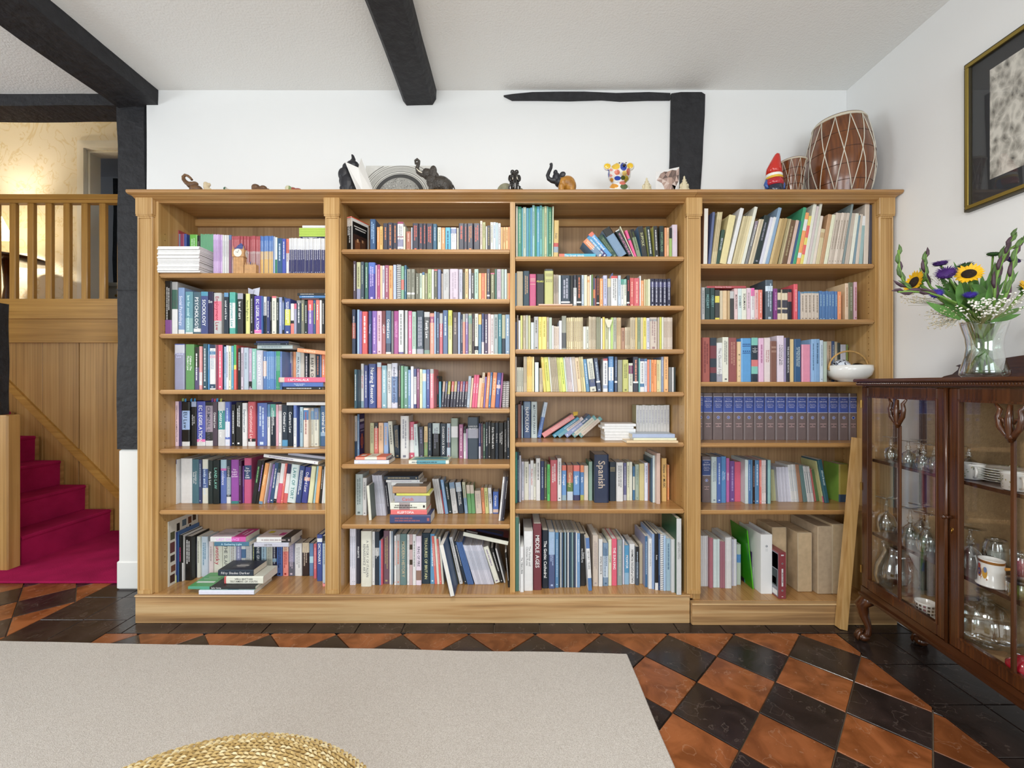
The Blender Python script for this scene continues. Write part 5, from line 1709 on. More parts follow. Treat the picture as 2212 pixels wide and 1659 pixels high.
# ---------------------------------------------------------------- parse and place
class Bk: pass
ALL = []; FRONT = {}
def fdepth(bay, row, H): return min(H*.66, .16 if row == 6 and bay == 1 else .115)
def prescan():
    for ln in BOOKS.split('\n'):
        if not ln.strip(): continue
        if ln[0] == '@': a = ln[1:].split(); c = (int(a[0]), int(a[1])); ox, s = float(a[2]), float(a[4])
        elif ln[0] == '=':
            tk = ln.split('~')[0].split(); p = [float(q[1:]) for q in tk if q[0] == 'p']; p = p[0] if p else .05
            if p > .02: continue
            d = [float(q[1:])/100 for q in tk[6:] if q[0] == 'd']; Y = YF+p; X0, X1 = XW(ox+s*float(tk[1]), Y), XW(ox+s*float(tk[2]), Y)
            FRONT.setdefault(c, []).append((X0, X1, Y+(d[0] if d else fdepth(c[0], c[1], X1-X0))))
prescan()
def parse():
    cell = None
    for ln in BOOKS.split('\n'):
        ln = ln.rstrip()
        if not ln: continue
        if ln[0] == '@':
            a = ln[1:].split(); cell = (int(a[0]), int(a[1]), float(a[2]), float(a[3]), float(a[4]), float(a[5])); pos = 0; prevx = -9; placed = []; lay = 0; first = True
            continue
        bay, row, ox, oy, s, yb = cell; zs = SHELF[(bay,row)]; bx0, bx1 = BAY[bay]
        title, tcol = '', 'fff'
        if '~' in ln:
            ln, tt = ln.split('~')
            if tt.startswith('#'): title = tt
            else: title, tcol = tt.rsplit('/', 1)
        tk = ln.split(); n = 1; lying = False
        if tk[0][0] == '*': n = int(tk[0][1:]); tk = tk[1:]
        if tk[0] == '=': lying = True; tk = tk[1:]
        x0, x1, yt = (float(v) for v in tk[:3]); k = 3; y1 = None
        if lying: y1 = float(tk[3]); k = 4
        col = tk[k]; bands = []; fl = set(); lean = 0; ang = None; yfoot = None; cov = None; dep = None; p = .05; roll = 0; yaw = 0; key = None; prn = None
        for q in tk[k+1:]:
            h = q[0]
            if h == '!': key = q[1:]
            elif q in ('n','h','u','v','o','q','G'): fl.add(q)
            elif h == 'b': a, c = q[1:].split(':'); u, w = a.split('-'); bands.append((float(u), float(w), hexc(c)))
            elif h == 'c': cov = q[2:]
            elif h == 'l': lean = float(q[1:])
            elif h == 'a': ang = float(q[1:])
            elif h == 'y': yfoot = float(q[1:])
            elif h == 'd': dep = float(q[1:])/100
            elif h == 'p': p = float(q[1:])
            elif h == 'k': roll = float(q[1:])
            elif h == 'r': yaw = float(q[1:])
            elif h == 'x': prn = q[1:]
        for i in range(n):
            b = Bk(); a0 = x0+(x1-x0)*i/n; a1 = x0+(x1-x0)*(i+1)/n-(.6 if n > 1 else 0); jt = random.uniform(-3,3) if n > 1 else 0
            b.bay, b.row, b.col, b.cov, b.bands, b.title, b.tcol, b.fl, b.key, b.lying, b.prn = bay, row, col, cov or col, bands, title, tcol, fl, key, lying, prn
            if n > 1 and key in ('score','mscore','slim','docs','tiltmag','mags'):
                cc = [int(ch,16) for ch in col]; dv = random.randint(-1,1); b.col = b.cov = ''.join('%x' % min(14,max(2,v+dv)) for v in cc)
            b.pxa = abs((a1-a0)*((yb if not lying else y1)-yt))*s*s
            if not lying:
                pos += 1; b.pos = pos
                Y = YF+.03+random.uniform(-.004,.006)
                if zs < 1.12 and yfoot: Y = min(max(F*(CH-zs)/(oy+s*yfoot-H2), YF-.05), YB-.085)
                if bay == 4 and row == 1: Y = YF+.012
                if 'n' in fl: Y = YF+.12
                if (bay,row) == (4,3) and x0 >= 1588: Y = YF+.165
                for fx0, fx1, fy in FRONT.get((bay,row),()):
                    if fx0 < XW(ox+s*a1, Y) and fx1 > XW(ox+s*a0, Y): Y = max(Y, fy+.004)
                Y = min(Y, YB-.085)
                X0, X1 = XW(ox+s*a0, Y), XW(ox+s*a1, Y)
                yfx = yfoot if (yfoot and zs < 1.12) else yb
                zpx = oy+s*yfx; foot_z = zs
                ztop = ZW(oy+s*(yt+jt), Y); h = ztop-zs
                Xt = lean*s*Y/F
                th = math.radians(ang) if ang is not None else math.atan2(Xt, h)
                X0 = max(X0, bx0+.001, prevx+.0004); X1 = max(X1, X0+.003)
                if X1 > bx1-.001: X1 = bx1-.001
                if X1-X0 < .0028: X0 = X1-.003
                prevx = X1
                b.t = (X1-X0)*math.cos(th) if ang is None else (X1-X0)/math.cos(th)*1.0
                if ang is None: b.t = max((X1-X0)*math.cos(th), .0025)
                b.H = max((h-b.t*abs(math.sin(th)))/math.cos(th), .06)
                b.d = min(dep or max(b.H*.70, .11), YB-Y-.004, .215)
                z0 = zs+.0006+(b.t*math.sin(th) if th > 0 else 0)
                if ang is not None and th < 0: X0 = X1-b.t*math.cos(th)
                b.mat = Matrix.Translation((X0,Y,z0)) @ Matrix.Rotation(th,4,'Y') @ Matrix.Rotation(math.radians(yaw),4,'Z')
                if 'o' in fl: b.mat = b.mat @ Matrix.Translation((b.t,b.d,0)) @ Matrix.Rotation(PI,4,'Z')
                ex = b.H*math.sin(th)
                placed.append((min(X0,X0+ex), max(X1,X1+ex), Y, Y+b.d, z0+b.H*math.cos(th), abs(th) < .3))
                b.hard = b.t > .024
            else:
                Y = YF+p; X0, X1 = XW(ox+s*x0, Y), XW(ox+s*x1, Y); X1 = min(X1, bx1-.001); th = (y1-yt)*s*Y/F
                b.t = max(th, .004); b.H = X1-X0; b.d = dep or (fdepth(bay,row,b.H) if p <= .02 else min(b.H*.66, YB-Y-.004, .17))
                zb = zs
                for (ax0,ax1,ay0,ay1,zt,ok) in placed:
                    if p <= .02 and ok is not None: continue
                    if p > .02 and ok is None: continue
                    if ax0 < X1-.004 and ax1 > X0+.004 and ay0 < Y+b.d-.002 and ay1 > Y+.002: zb = max(zb, zt)
                if roll: zb = ZW(oy+s*y1, Y)
                lay += 1; b.lay = lay
                r = math.radians(roll)
                if roll: b.mat = Matrix.Translation(((X0+X1)/2,Y,zb)) @ Matrix.Rotation(-r,4,'Y') @ Matrix.Translation((b.H/2,0,.0)) @ Matrix.Rotation(-PI/2,4,'Y')
                else: b.mat = Matrix.Translation((X1,Y,zb+.0006)) @ Matrix.Rotation(-PI/2,4,'Y')
                if not roll: placed.append((X0,X1,Y,Y+b.d,zb+.0006+b.t,None if p <= .02 else True))
                b.hard = False; b.ly = (zb, X0, X1)
            ALL.append(b)
parse()
books = [b for b in ALL if not b.key or SETS[b.key][1] == 'book']
books.sort(key=lambda b: -b.pxa); chosen = set(id(b) for b in books[:300])
stuff = (MB(), MB(), MB())
seen = {}; GRP = {}
for b in ALL:
    cat = SETS[b.key][1] if b.key else 'book'
    rng = random.Random(int(b.pxa*100)+b.bay*7+b.row)
    cm, pm = book_mesh(b.t, b.d, b.H, hexc(b.col), hexc(b.cov), b.bands, b.hard)
    lm = lettering(b.t, b.H, b.title, b.tcol, b.fl, rng) if (b.title or 'G' in b.fl) else None
    if 'q' in b.fl:                                   # wire-bound notebooks: coils down the spine
        lm = MB(); lm.cur = hexc('334'); k = max(int(b.H/.011),4)
        for i in range(k): lm.tube([(b.t*.05,.002,b.H*(i+.5)/k),(b.t*.1,-.003,b.H*(i+.5)/k),(b.t*.5,-.005,b.H*(i+.5)/k+.002),(b.t*.9,-.003,b.H*(i+.5)/k+.003),(b.t*.95,.002,b.H*(i+.5)/k+.003)], .0009, 4)
    indiv = cat != 'book' or id(b) in chosen or b.prn
    if indiv:
        o = mkobj('music_score' if 'score' in cat else cat.replace(' ','_'), cm.mesh('book_cover', M['cover'])); o.matrix_world = b.mat
        mkobj('page_block', pm.mesh('page_block', M['paper']), o)
        if lm and lm.v: mkobj('wire_binding' if 'q' in b.fl else 'spine_lettering', lm.mesh('spine_lettering', M['ink']), o)
        if lm and lm.v and b.title.startswith('#'): o.children[-1]['kind'] = 'stuff'
        if b.prn: mkobj('cover_print', cover_print(b.prn, b.t, b.d, b.H).mesh('cover_print', M['ink']), o)
        where = ROWN(b.bay,b.row)+' '+BAYN[b.bay]
        if b.key:
            lab = SETS[b.key][0]; g = 'run of '+b.key+' look-alikes'
            if b.lying: kk = (b.key,b.bay); seen[kk] = seen.get(kk,0)+1; lab += ', %s up' % ordw(seen[kk])
            else:
                if b.key in ('score','ysc','slim','docs'): lab += ', '+ROWN(b.bay,b.row)
                lab += ', %s from stair end' % ordw(b.pos)
            if len(lab.split()) > 16: print('LONG', lab)
            if lab in seen: print('DUP', lab)
            seen[lab] = 1
            tag(o, lab, cat, SETGRP.get(b.key, g)[:60])
        else:
            c = colname(b.col)
            sz = 'thick ' if b.t > .036 else 'thin ' if b.t < .011 else ''
            if 'q' in b.fl: lab = 'wire-bound %s notebook, %s from stair end, %s' % (c, ordw(b.pos), where)
            elif b.lying: lab = '%s%s book lying flat, %s' % (sz, c, where)
            else: lab = '%s%s book, %s from stair end, %s' % (sz, c, ordw(b.pos), where)
            if b.lying and lab in seen:
                for alt in (' above another',' on top',' topmost'):
                    if lab+alt not in seen: lab += alt; break
            seen[lab] = 1; tag(o, lab, 'book')
            o['group'] = 'books on the shelves'
    else:
        for mb, src in zip(stuff, (cm, pm, lm)):
            if src is None: continue
            n = len(mb.v); mb.v.extend(tuple(b.mat @ Vector(v)) for v in src.v); mb.f.extend(tuple(i+n for i in f) for f in src.f); mb.c.extend(src.c); mb.sm.extend(src.sm)
so = stuff[0].build('packed_books', M['cover']); tag(so, 'the many other slim books packed along the oak shelves', 'books'); so['kind'] = 'stuff'
for mb, nm, mt in ((stuff[1],'page_blocks','paper'),(stuff[2],'spine_lettering','ink')):
    o = mb.build(nm, M[mt], so); o['kind'] = 'stuff'
# ---------------------------------------------------------------- sculpted figures: blobs merged into one continuous surface
def sculpt(mb, voxel, smooth=4, colf=None, mat=None, name='figure', parent=None):
    me = mb.mesh('tmp', None); ob = bpy.data.objects.new('tmp', me); COL.objects.link(ob)
    r = ob.modifiers.new('r','REMESH'); r.mode = 'VOXEL'; r.voxel_size = voxel
    s = ob.modifiers.new('s','SMOOTH'); s.iterations = smooth; s.factor = .5
    dg = bpy.context.evaluated_depsgraph_get(); dg.update(); m2 = bpy.data.meshes.new_from_object(ob.evaluated_get(dg)); bpy.data.objects.remove(ob, do_unlink=True)
    m2.name = name; m2.polygons.foreach_set('use_smooth', [True]*len(m2.polygons))
    if colf:
        at = m2.color_attributes.new('Col','FLOAT_COLOR','CORNER'); arr = []
        for p in m2.polygons:
            for li in p.loop_indices: arr.extend((*colf(m2.vertices[m2.loops[li].vertex_index].co), 1.0))
        at.data.foreach_set('color', arr)
    if parent is not None:
        off = world_loc(parent)
        for v in m2.vertices: v.co -= off
    m2.materials.clear()
    if mat: m2.materials.append(mat)
    return mkobj(name, m2, parent)
def blob(mb, px, py, Y, r, dy=0, rot=None):
    """ellipsoid at a pixel, radii in pixels (x, depth, z)"""
    if not hasattr(r,'__len__'): r = (r,r,r)
    k = Y/F; p = P(px,py,Y); p.y += dy*k; mb.ball(p, tuple(q*k for q in r), 14, 10, rot)
def ptube(mb, pts, Y, rad, seg=10, dy=None):
    k = Y/F; mb.tube([P(x,y,Y)+Vector((0,(dy[i] if dy else 0)*k,0)) for i,(x,y) in enumerate(pts)], [r*k for r in rad], seg)
def leg(mb, px, py, Y, r, dy=0):
    k = Y/F; p = P(px,py,Y); p.y += dy*k; mb.tube([p, (p.x,p.y,(p.z+TOPZ)/2), (p.x,p.y,TOPZ+.012), (p.x,p.y,TOPZ+.0005)], [r*k, r*k*.85, r*k*.95, r*k], 10)
M['bronze'] = flat('dark_bronze','3a332c',.42, var=.35, vscale=40, bump=.6, bscale=120, spec=.6)
M['ebony'] = flat('polished_ebony','1c1614',.16, coat=.4, var=.3, vscale=20)
M['charcoal'] = flat('charcoal_resin','222228',.45, var=.2, vscale=30)
M['ivory'] = flat('ivory_white','e9e0cc',.4)
M['carved'] = wood('carved_dark_wood','4a3320','6a4a2e','8a6540','x', rough=.5, coat=.05)
M['fruitwood'] = wood('golden_carved_wood','8a5a1e','b07a2c','c9923c','x', rough=.4, coat=.2)
# bronze elephant, trunk curled up
Y = 2.22; t = thing('elephant_figurine', 'bronze elephant figurine with curled raised trunk in front of the arch print', 'figurine', (P(945,408,Y).x, Y, TOPZ))
m = MB(); blob(m,952,400,Y,(23,19,19)); blob(m,964,404,Y,(15,17,17)); blob(m,936,392,Y,(15,16,17)); blob(m,925,377,Y,(12,12,12)); blob(m,921,371,Y,(8,8,7))
for x, yy, d in ((934,402,-9),(936,402,9),(966,408,-10),(968,408,10)): leg(m,x,yy,Y,7,d)
ptube(m,[(921,378),(911,376),(903,371),(901,363),(904,354),(905,348),(901,344),(897,347),(898,355)],Y,[8,6,5,4.4,3.8,3.4,3,2.7,2.2])
sculpt(m,.0022,3,None,M['bronze'],'elephant_body',t)
def ear(x, y, r, d, rot, mat):
    m = MB(); blob(m,x,y,Y,r,d,Matrix.Rotation(rot,3,'Z')); sculpt(m,.0018,3,None,M[mat],'ear',t)
for d in (-13,12): ear(938,377,(9,2.6,13),d,.25*(1 if d > 0 else -1),'bronze')
for d in (-5,5):
    m = MB(); m.smooth = True; ptube(m,[(913,376),(906,372),(900,366)],Y,[1.6,1.4,.5],8,[d,d,d]); m.build('tusk',M['ivory'],t)
m = MB(); m.smooth = True; ptube(m,[(978,400),(982,408),(981,420)],Y,[1.6,1.2,1.5],6); m.build('tail',M['bronze'],t)
# polished ebony elephant seen head-on
Y = 2.20; t = thing('elephant_figurine', 'polished black elephant figurine facing the room, white tusks', 'figurine', (P(1112,408,Y).x, Y, TOPZ))
m = MB(); blob(m,1111,400,Y,(13,26,17),22); blob(m,1111,382,Y,(9,9,11)); blob(m,1107,372,Y,(5,6,5)); blob(m,1116,372,Y,(5,6,5)); blob(m,1111,392,Y,(11,10,12),8)
ptube(m,[(1112,383),(1112,392),(1113,402),(1113,414),(1112,424)],Y,[5,4.2,3.6,3,2.4],10,[-8,-11,-12,-12,-11])
for x in (1103,1120):
    leg(m,x,402,Y,5.5,2); leg(m,x,402,Y,5.5,40)
sculpt(m,.0022,3,None,M['ebony'],'elephant_body',t)
ear(1102,384,(5,2.5,8),2,-.4,'ebony'); ear(1121,384,(5,2.5,8),2,.4,'ebony')
for x in (1109,1116):
    m = MB(); m.smooth = True; ptube(m,[(x,386),(x+(-1 if x < 1112 else 1),390),(x+(-2 if x < 1112 else 2),394)],Y,[1.3,1.1,.5],8,[-8,-11,-13]); m.build('tusk',M['ivory'],t)
# stone-coloured lump behind it
Y = 2.30; t = MB(); blob(t,1092,418,Y,(20,12,22)); blob(t,1122,424,Y,(14,12,18)); blob(t,1106,440,Y,(30,14,12))
o = sculpt(t,.003,4,None,flat('mossy_stone','8d8a72',.8,var=.25,vscale=40,bump=.4),'stone_ornament')
zmin = min(v.co.z for v in o.data.vertices)
for v in o.data.vertices: v.co.z = max(v.co.z + (TOPZ+.0006-zmin if zmin > TOPZ else 0), TOPZ+.0006)
tag(o,'mottled grey stone ornament lying behind the polished black elephant','ornament')
# black and golden wood elephant, trunk straight up
Y = 2.21; t = thing('elephant_figurine', 'elephant figurine with golden wooden body and black raised trunk', 'figurine', (P(1215,408,Y).x, Y, TOPZ))
m = MB(); blob(m,1225,397,Y,(18,17,16)); blob(m,1231,403,Y,(14,16,16)); blob(m,1216,398,Y,(12,14,15))
for x, d in ((1212,-8),(1213,8),(1234,-8),(1235,8)): leg(m,x,404,Y,7,d)
sculpt(m,.0022,3,None,M['fruitwood'],'elephant_body',t)
m = MB(); blob(m,1202,384,Y,(9,9,11)); blob(m,1200,373,Y,(5,6,6)); blob(m,1207,394,Y,(9,11,10)); ptube(m,[(1202,391),(1192,390),(1185,386),(1183,379),(1186,371),(1190,363),(1191,357),(1190,353)],Y,[7,5.5,4.6,4.2,3.9,3.6,3.4,3.6])
sculpt(m,.002,3,None,M['charcoal'],'head',t)
ear(1214,382,(7,2.4,6),-11,-.3,'charcoal'); ear(1214,382,(7,2.4,6),11,.3,'charcoal')
# charcoal elephant beside the white card
Y = 2.27; t = thing('elephant_figurine', 'matt charcoal elephant figurine half hidden by a white folded card', 'figurine', (P(752,408,Y).x, Y, TOPZ))
m = MB(); blob(m,753,398,Y,(18,17,30)); blob(m,742,378,Y,(11,12,15)); blob(m,741,392,Y,(8,10,12)); blob(m,762,358,Y,(14,11,11)); blob(m,752,362,Y,(12,11,10))
ptube(m,[(752,362),(760,352),(764,344),(762,337),(760,334)],Y,[8,6,4.5,3,1.8]); ptube(m,[(741,385),(739,397),(741,408)],Y,[5.5,4.5,3.5])
for x, d in ((744,-7),(745,8),(762,-7),(763,8)): leg(m,x,408,Y,7.5,d)
sculpt(m,.0024,3,None,M['charcoal'],'elephant_body',t)
ear(749,378,(7,2.4,12),-13,.2,'charcoal'); ear(749,378,(7,2.4,12),13,-.2,'charcoal')
# carved wooden elephant with looped trunk, far end
Y = 2.15; t = thing('elephant_figurine', 'small carved brown elephant figurine with looped trunk at the stairs end', 'figurine', (P(418,408,Y).x, Y, TOPZ))
m = MB(); blob(m,424,409,Y,(13,10,9)); blob(m,414,400,Y,(10,8,7)); blob(m,421,397,Y,(7,6,4.5))
ptube(m,[(412,400),(402,394),(397,388),(396,382),(400,378),(406,380),(411,384),(415,389)],Y,[6,4.6,4,3.4,3,2.8,2.6,2.6])
for x, d in ((416,-4),(417,5),(430,-4),(431,5)): leg(m,x,409,Y,4,d)
sculpt(m,.0016,2,None,M['carved'],'elephant_body',t)
# small ornaments in a row
def small(label, cat, parts, Y, mat, vox=.0014, colf=None, name='ornament'):
    m = MB()
    for a in parts: blob(m, a[0], a[1], Y, a[2], a[3] if len(a) > 3 else 0)
    zb = TOPZ+.0006
    o = sculpt(m, vox, 2, colf, mat, name)
    for v in o.data.vertices:
        if v.co.z < zb: v.co.z = zb
    lo = min(v.co.z for v in o.data.vertices)
    if lo > zb+.0003:
        for v in o.data.vertices: v.co.z -= lo-zb
    tag(o, label, cat); return o
def two(ca, cb, px, Y):
    X = XW(px, Y); a, b = hexc(ca), hexc(cb)
    return lambda co: a if co.x < X else b
small('tiny cream carved elephant with curled trunk beside the brown one', 'ornament', [(446,404,(6,6,8)),(445,398,(5,5,5)),(452,399,(3,3,4)),(449,411,(9,6,6))], 2.15, M['matte'], colf=lambda co: hexc('d9c6a4'))
small('tiny green headed duck ornament on the bookcase top', 'ornament', [(487,408,(4,4,4)),(492,412,(7,5,4))], 2.14, M['matte'], colf=two('3c6450','cdc6b8',489,2.14))
small('two huddled brown bear carving lying on the bookcase top', 'ornament', [(553,405,(9,8,7)),(551,408,(7,7,6)),(569,407,(8,7,6)),(576,411,(8,6,4)),(560,412,(14,8,5))], 2.15, M['carved'])
small('painted bird ornament with cream head and red wing on the bookcase top', 'ornament', [(623,406,(7,6,7)),(632,409,(10,7,6)),(643,410,(10,6,5)),(650,412,(8,5,3))], 2.15, M['paint'], colf=lambda co: hexc('d8d2b0') if co.x < XW(626,2.15) else hexc('8a9a62') if co.x < XW(633,2.15) else hexc('9c4a3c'))
# white folded card
Y = 2.20; m = MB(); e = Vector((.0006,.0006,0))
A = P(745,349,2.20); Bq = P(774,362,2.165); C = Vector((P(787,410,2.165).x, 2.165, TOPZ+.0006)); Dq = Vector((P(777,410,2.20).x, 2.20, TOPZ+.0006))
m.extr([A,Bq,C,Dq], (.0006,.001,0)); E = P(780,341,2.21); G = Vector((P(812,410,2.21).x, 2.21, TOPZ+.0006)); m.extr([Bq,E,G,C], (.0006,.001,0))
o = m.build('folded_card', flat('white_card','eceae6',.6)); tag(o,'plain white folded card standing open before the charcoal elephant','card')
# engraving of an arch on a card leaning on the wall
m = MB(); Y = 2.395; m.cur = hexc('e6e3dc'); a, b = XW(784,Y), XW(934,Y); zt = ZW(356,Y+.04)
def leanp(x, z, o=0): 
    f = (z-TOPZ)/(zt-TOPZ); return Vector((x, Y-.02+.07*f-o, z))
m.extr([leanp(a,TOPZ+.0006),leanp(b,TOPZ+.0006),leanp(b,zt),leanp(a,zt)], (0,.0015,0))
cx, rr = XW(862,Y), 74*Y/F; zc = ZW(424,Y)
def arc(r0, r1, col, o, n=26):
    m.cur = hexc(col)
    for i in range(n):
        a0, a1 = PI*i/n, PI*(i+1)/n
        q = [(cx+r0*math.cos(a0), zc+r0*math.sin(a0)), (cx+r1*math.cos(a0), zc+r1*math.sin(a0)), (cx+r1*math.cos(a1), zc+r1*math.sin(a1)), (cx+r0*math.cos(a1), zc+r0*math.sin(a1))]
        if all(a < x < b and z < zt-.001 for x, z in q): m.add([leanp(x,z,o) for x, z in q], [(0,1,2,3)])
for k, (f0, f1, c) in enumerate(((.0,.62,'aaa8a2'),(.62,.74,'4c4b4a'),(.76,.78,'8a8880'),(.82,.84,'77756f'),(.87,.885,'96938c'),(.91,.925,'88857e'),(.95,.965,'9a978f'),(1.0,1.02,'87847d'),(1.06,1.075,'95928a'),(1.12,1.14,'7c7972'))): arc(rr*f0, rr*f1, c, .0006+.00005*k)
rg = random.Random(3)
for k in range(170):
    an, ra = rg.uniform(.1,3.04), rr*math.sqrt(rg.uniform(.01,.36)); x, z = cx+ra*math.cos(an), zc+ra*math.sin(an); s = rg.uniform(.0012,.0034)
    if z < TOPZ+.02: continue
    m.cur = hexc(rg.choice(('5a5855','cfccc4','e4e1da','7a7772'))); m.add([leanp(x-s,z-s,.0014),leanp(x+s,z-s*.6,.0014),leanp(x+s*.6,z+s,.0014),leanp(x-s*.7,z+s,.0014)], [(0,1,2,3)])
o = m.build('print_card', M['matte']); tag(o,'black and white arch engraving on a card leaning against the wall','print')
# patchwork ceramic bear
Y = 2.24; t = thing('ceramic_bear', 'white ceramic bear with painted colour patches on the bookcase top', 'figurine', (P(1338,408,Y).x, Y, TOPZ))
patches = [(1312,359,7,6,'f2c62e'),(1361,358,7,6,'f2c62e'),(1330,359,9,7,'efc544'),(1347,360,7,9,'2340a0'),(1333,372,6,6,'dd7f68'),(1349,374,5,6,'efd27c'),(1334,385,7,5,'2a4fb4'),(1346,384,5,5,'4e5a2c'),(1357,371,4,8,'d9705c'),(1314,375,3,9,'5a64a4'),(1320,367,4,3,'e39b90'),(1319,379,4,3,'e39b90'),(1321,389,4,5,'e0a03c'),(1316,395,4,6,'cf6a55'),(1353,387,5,8,'b9a233'),(1345,395,7,4,'e0796a'),(1325,402,11,5,'e09a36'),(1348,403,8,6,'56683a'),(1330,412,10,4,'efe3a4'),(1352,413,6,4,'efd27c'),(1325,425,10,8,'cf6a55'),(1348,426,10,8,'2a4fb4')]
def bearcol(co):
    if co.y > Y+.012: return hexc('efece6')
    px = W2+co.x*F/co.y; py = H2-(co.z-CH)*F/co.y
    for x, y, a, b, c in patches:
        if ((px-x)/a)**2+((py-y)/b)**2 < 1: return hexc(c)
    return hexc('f1efe9')
m = MB(); blob(m,1338,376,Y,(25,22,23)); blob(m,1312,360,Y,(8.5,5,8.5)); blob(m,1362,360,Y,(8.5,5,8.5)); blob(m,1341,379,Y,(13,12,10),-16); blob(m,1337,413,Y,(24,20,20)); leg(m,1324,415,Y,11,-6); leg(m,1351,415,Y,11,-6)
sculpt(m,.0016,4,bearcol,M['paint'],'bear_body',t)
m = MB(); m.smooth = True; blob(m,1341,371,Y,(3.4,3,3),-27); m.build('nose', M['ebony'], t)
for x in (1333,1347):
    m = MB(); m.smooth = True; blob(m,x,362,Y,1.3,-19.5 if x == 1333 else -20); m.build('eye', M['ebony'], t)
# small pale carved figures
def pagoda(px, top, label):
    Y = 2.16; X = XW(px,Y); k = Y/F; t = MB(); t.smooth = True; zt = ZW(top,Y); h = zt-TOPZ-.0005
    t.lathe([(9*k,TOPZ+.0005),(9*k,TOPZ+h*.25),(7*k,TOPZ+h*.30),(8*k,TOPZ+h*.42),(5*k,TOPZ+h*.5),(6.5*k,TOPZ+h*.62),(3.5*k,TOPZ+h*.68),(4.4*k,TOPZ+h*.76),(2.2*k,TOPZ+h*.84),(2*k,TOPZ+h*.95),(.5*k,zt)], (X,Y,0), 12)
    for s in (-1,1): t.ball((X+s*7*k,Y,TOPZ+h*.45),(3*k,3*k,5*k),8,6); t.ball((X+s*8*k,Y,TOPZ+h*.2),(3.5*k,3.5*k,6*k),8,6)
    o = t.build('carved_figure', flat('bone_carving','dccfae',.5,bump=.5,bscale=200)); tag(o,label,'figurine')
pagoda(1397,384,'pale bone carved figure between the bear and the facetted elephant card'); pagoda(1478,380,'pale bone carved figure in front of the black wall timber')
# facetted elephant head printed on a card
Y = 2.19; m = MB(); m.cur = hexc('e9e6e4'); k = 10.53
def c4(x, y, o=0): p = P(1290+x/k, 330+y/k, Y); p.y -= o; return p
base = TOPZ+.0006
q = [c4(1330,440),c4(1865,322),c4(1865,860),c4(1330,860)]; q[2].z = q[3].z = base; q[2].x = q[1].x; q[3].x = q[0].x
m.extr(q,(0,.0012,0)); rg = random.Random(5)
tri = {'a':(1350,625),'b':(1400,560),'c':(1440,480),'d':(1520,430),'e':(1600,430),'f':(1700,390),'g':(1800,400),'h':(1862,345),'i':(1862,500),'j':(1610,560),'k':(1550,500),'l':(1470,690),'m':(1580,650),'n':(1640,700),'o':(1700,560),'p':(1770,650),'q':(1800,520),'r':(1510,760),'s':(1540,860),'t':(1640,860),'u':(1680,860),'v':(1760,860),'w':(1700,720),'x':(1850,650),'y':(1790,760),'z':(1480,600)}
for f in ('abz','bcz','ckz','cdk','dek','ejk','kjz','zjm','azl','zml','efj','foj','fgo','goq','ghq','hiq','jno','jmn','onw','opw','oqp','qix','qxp','pxy','pyw','lmr','mnr','rns','nst','nwt','wut','wyu','yuv','ywv'):
    m.cur = hexc(rg.choice(('b89a8c','c9aea2','9c8276','7c665e','d8c4ba','a98e84','6a5750'))); m.add([c4(*tri[ch],.0006) for ch in f], [(0,1,2)])
o = m.build('elephant_card', M['matte']); tag(o,'white card printed with a facetted grey pink elephant head','card')
# garden gnome seen from behind
Y = 2.17; t = thing('gnome_ornament', 'ceramic gnome with tall red hat standing beside the small drum', 'figurine', (P(1672,408,Y).x, Y, TOPZ)); kx = Y/F
def gl(z): return ZW(z,Y)
X = XW(1672,Y)
m = MB(); m.smooth = True; m.tube([(XW(1672,Y),Y,gl(378)),(XW(1672,Y),Y,gl(366)),(XW(1675,Y),Y,gl(352)),(XW(1678,Y),Y,gl(340)),(XW(1679,Y),Y,gl(334)),(XW(1678,Y),Y,gl(331))],[16*kx,15*kx,10.5*kx,7*kx,5*kx,1.5*kx],16); m.build('hat',flat('red_glaze','c8281c',.18,coat=.5),t)
m = MB(); m.smooth = True; m.ball((X,Y,gl(381)),(17*kx,16*kx,10*kx),18,12); m.build('white_hair',flat('white_glaze','eeece6',.2,coat=.4),t)
m = MB(); m.smooth = True; m.lathe([(15.5*kx,gl(390)),(17*kx,gl(387)),(17*kx,gl(385)),(15*kx,gl(383))],(X,Y,0),20); m.build('collar',flat('yellow_glaze','e0b52c',.25,coat=.3),t)
m = MB(); m.smooth = True; m.lathe([(17*kx,gl(404)),(18.5*kx,gl(398)),(17*kx,gl(389))],(X,Y,0),20); m.build('jacket',flat('crimson_glaze','b81a2c',.2,coat=.5),t)
m = MB(); m.smooth = True; m.lathe([(14*kx,TOPZ+.0005),(17*kx,TOPZ+.006),(18*kx,gl(404))],(X,Y,0),20); m.build('trousers',flat('navy_glaze','1c2238',.2,coat=.5),t)
for s in (-1,1):
    m = MB(); m.smooth = True; m.tube([(X+s*15*kx,Y,gl(390)),(X+s*19*kx,Y-.004,gl(400)),(X+s*17*kx,Y-.012,gl(410))],[4*kx,4*kx,3.2*kx],10); m.build('arm',flat('blue_glaze','2f57a0',.2,coat=.5),t)
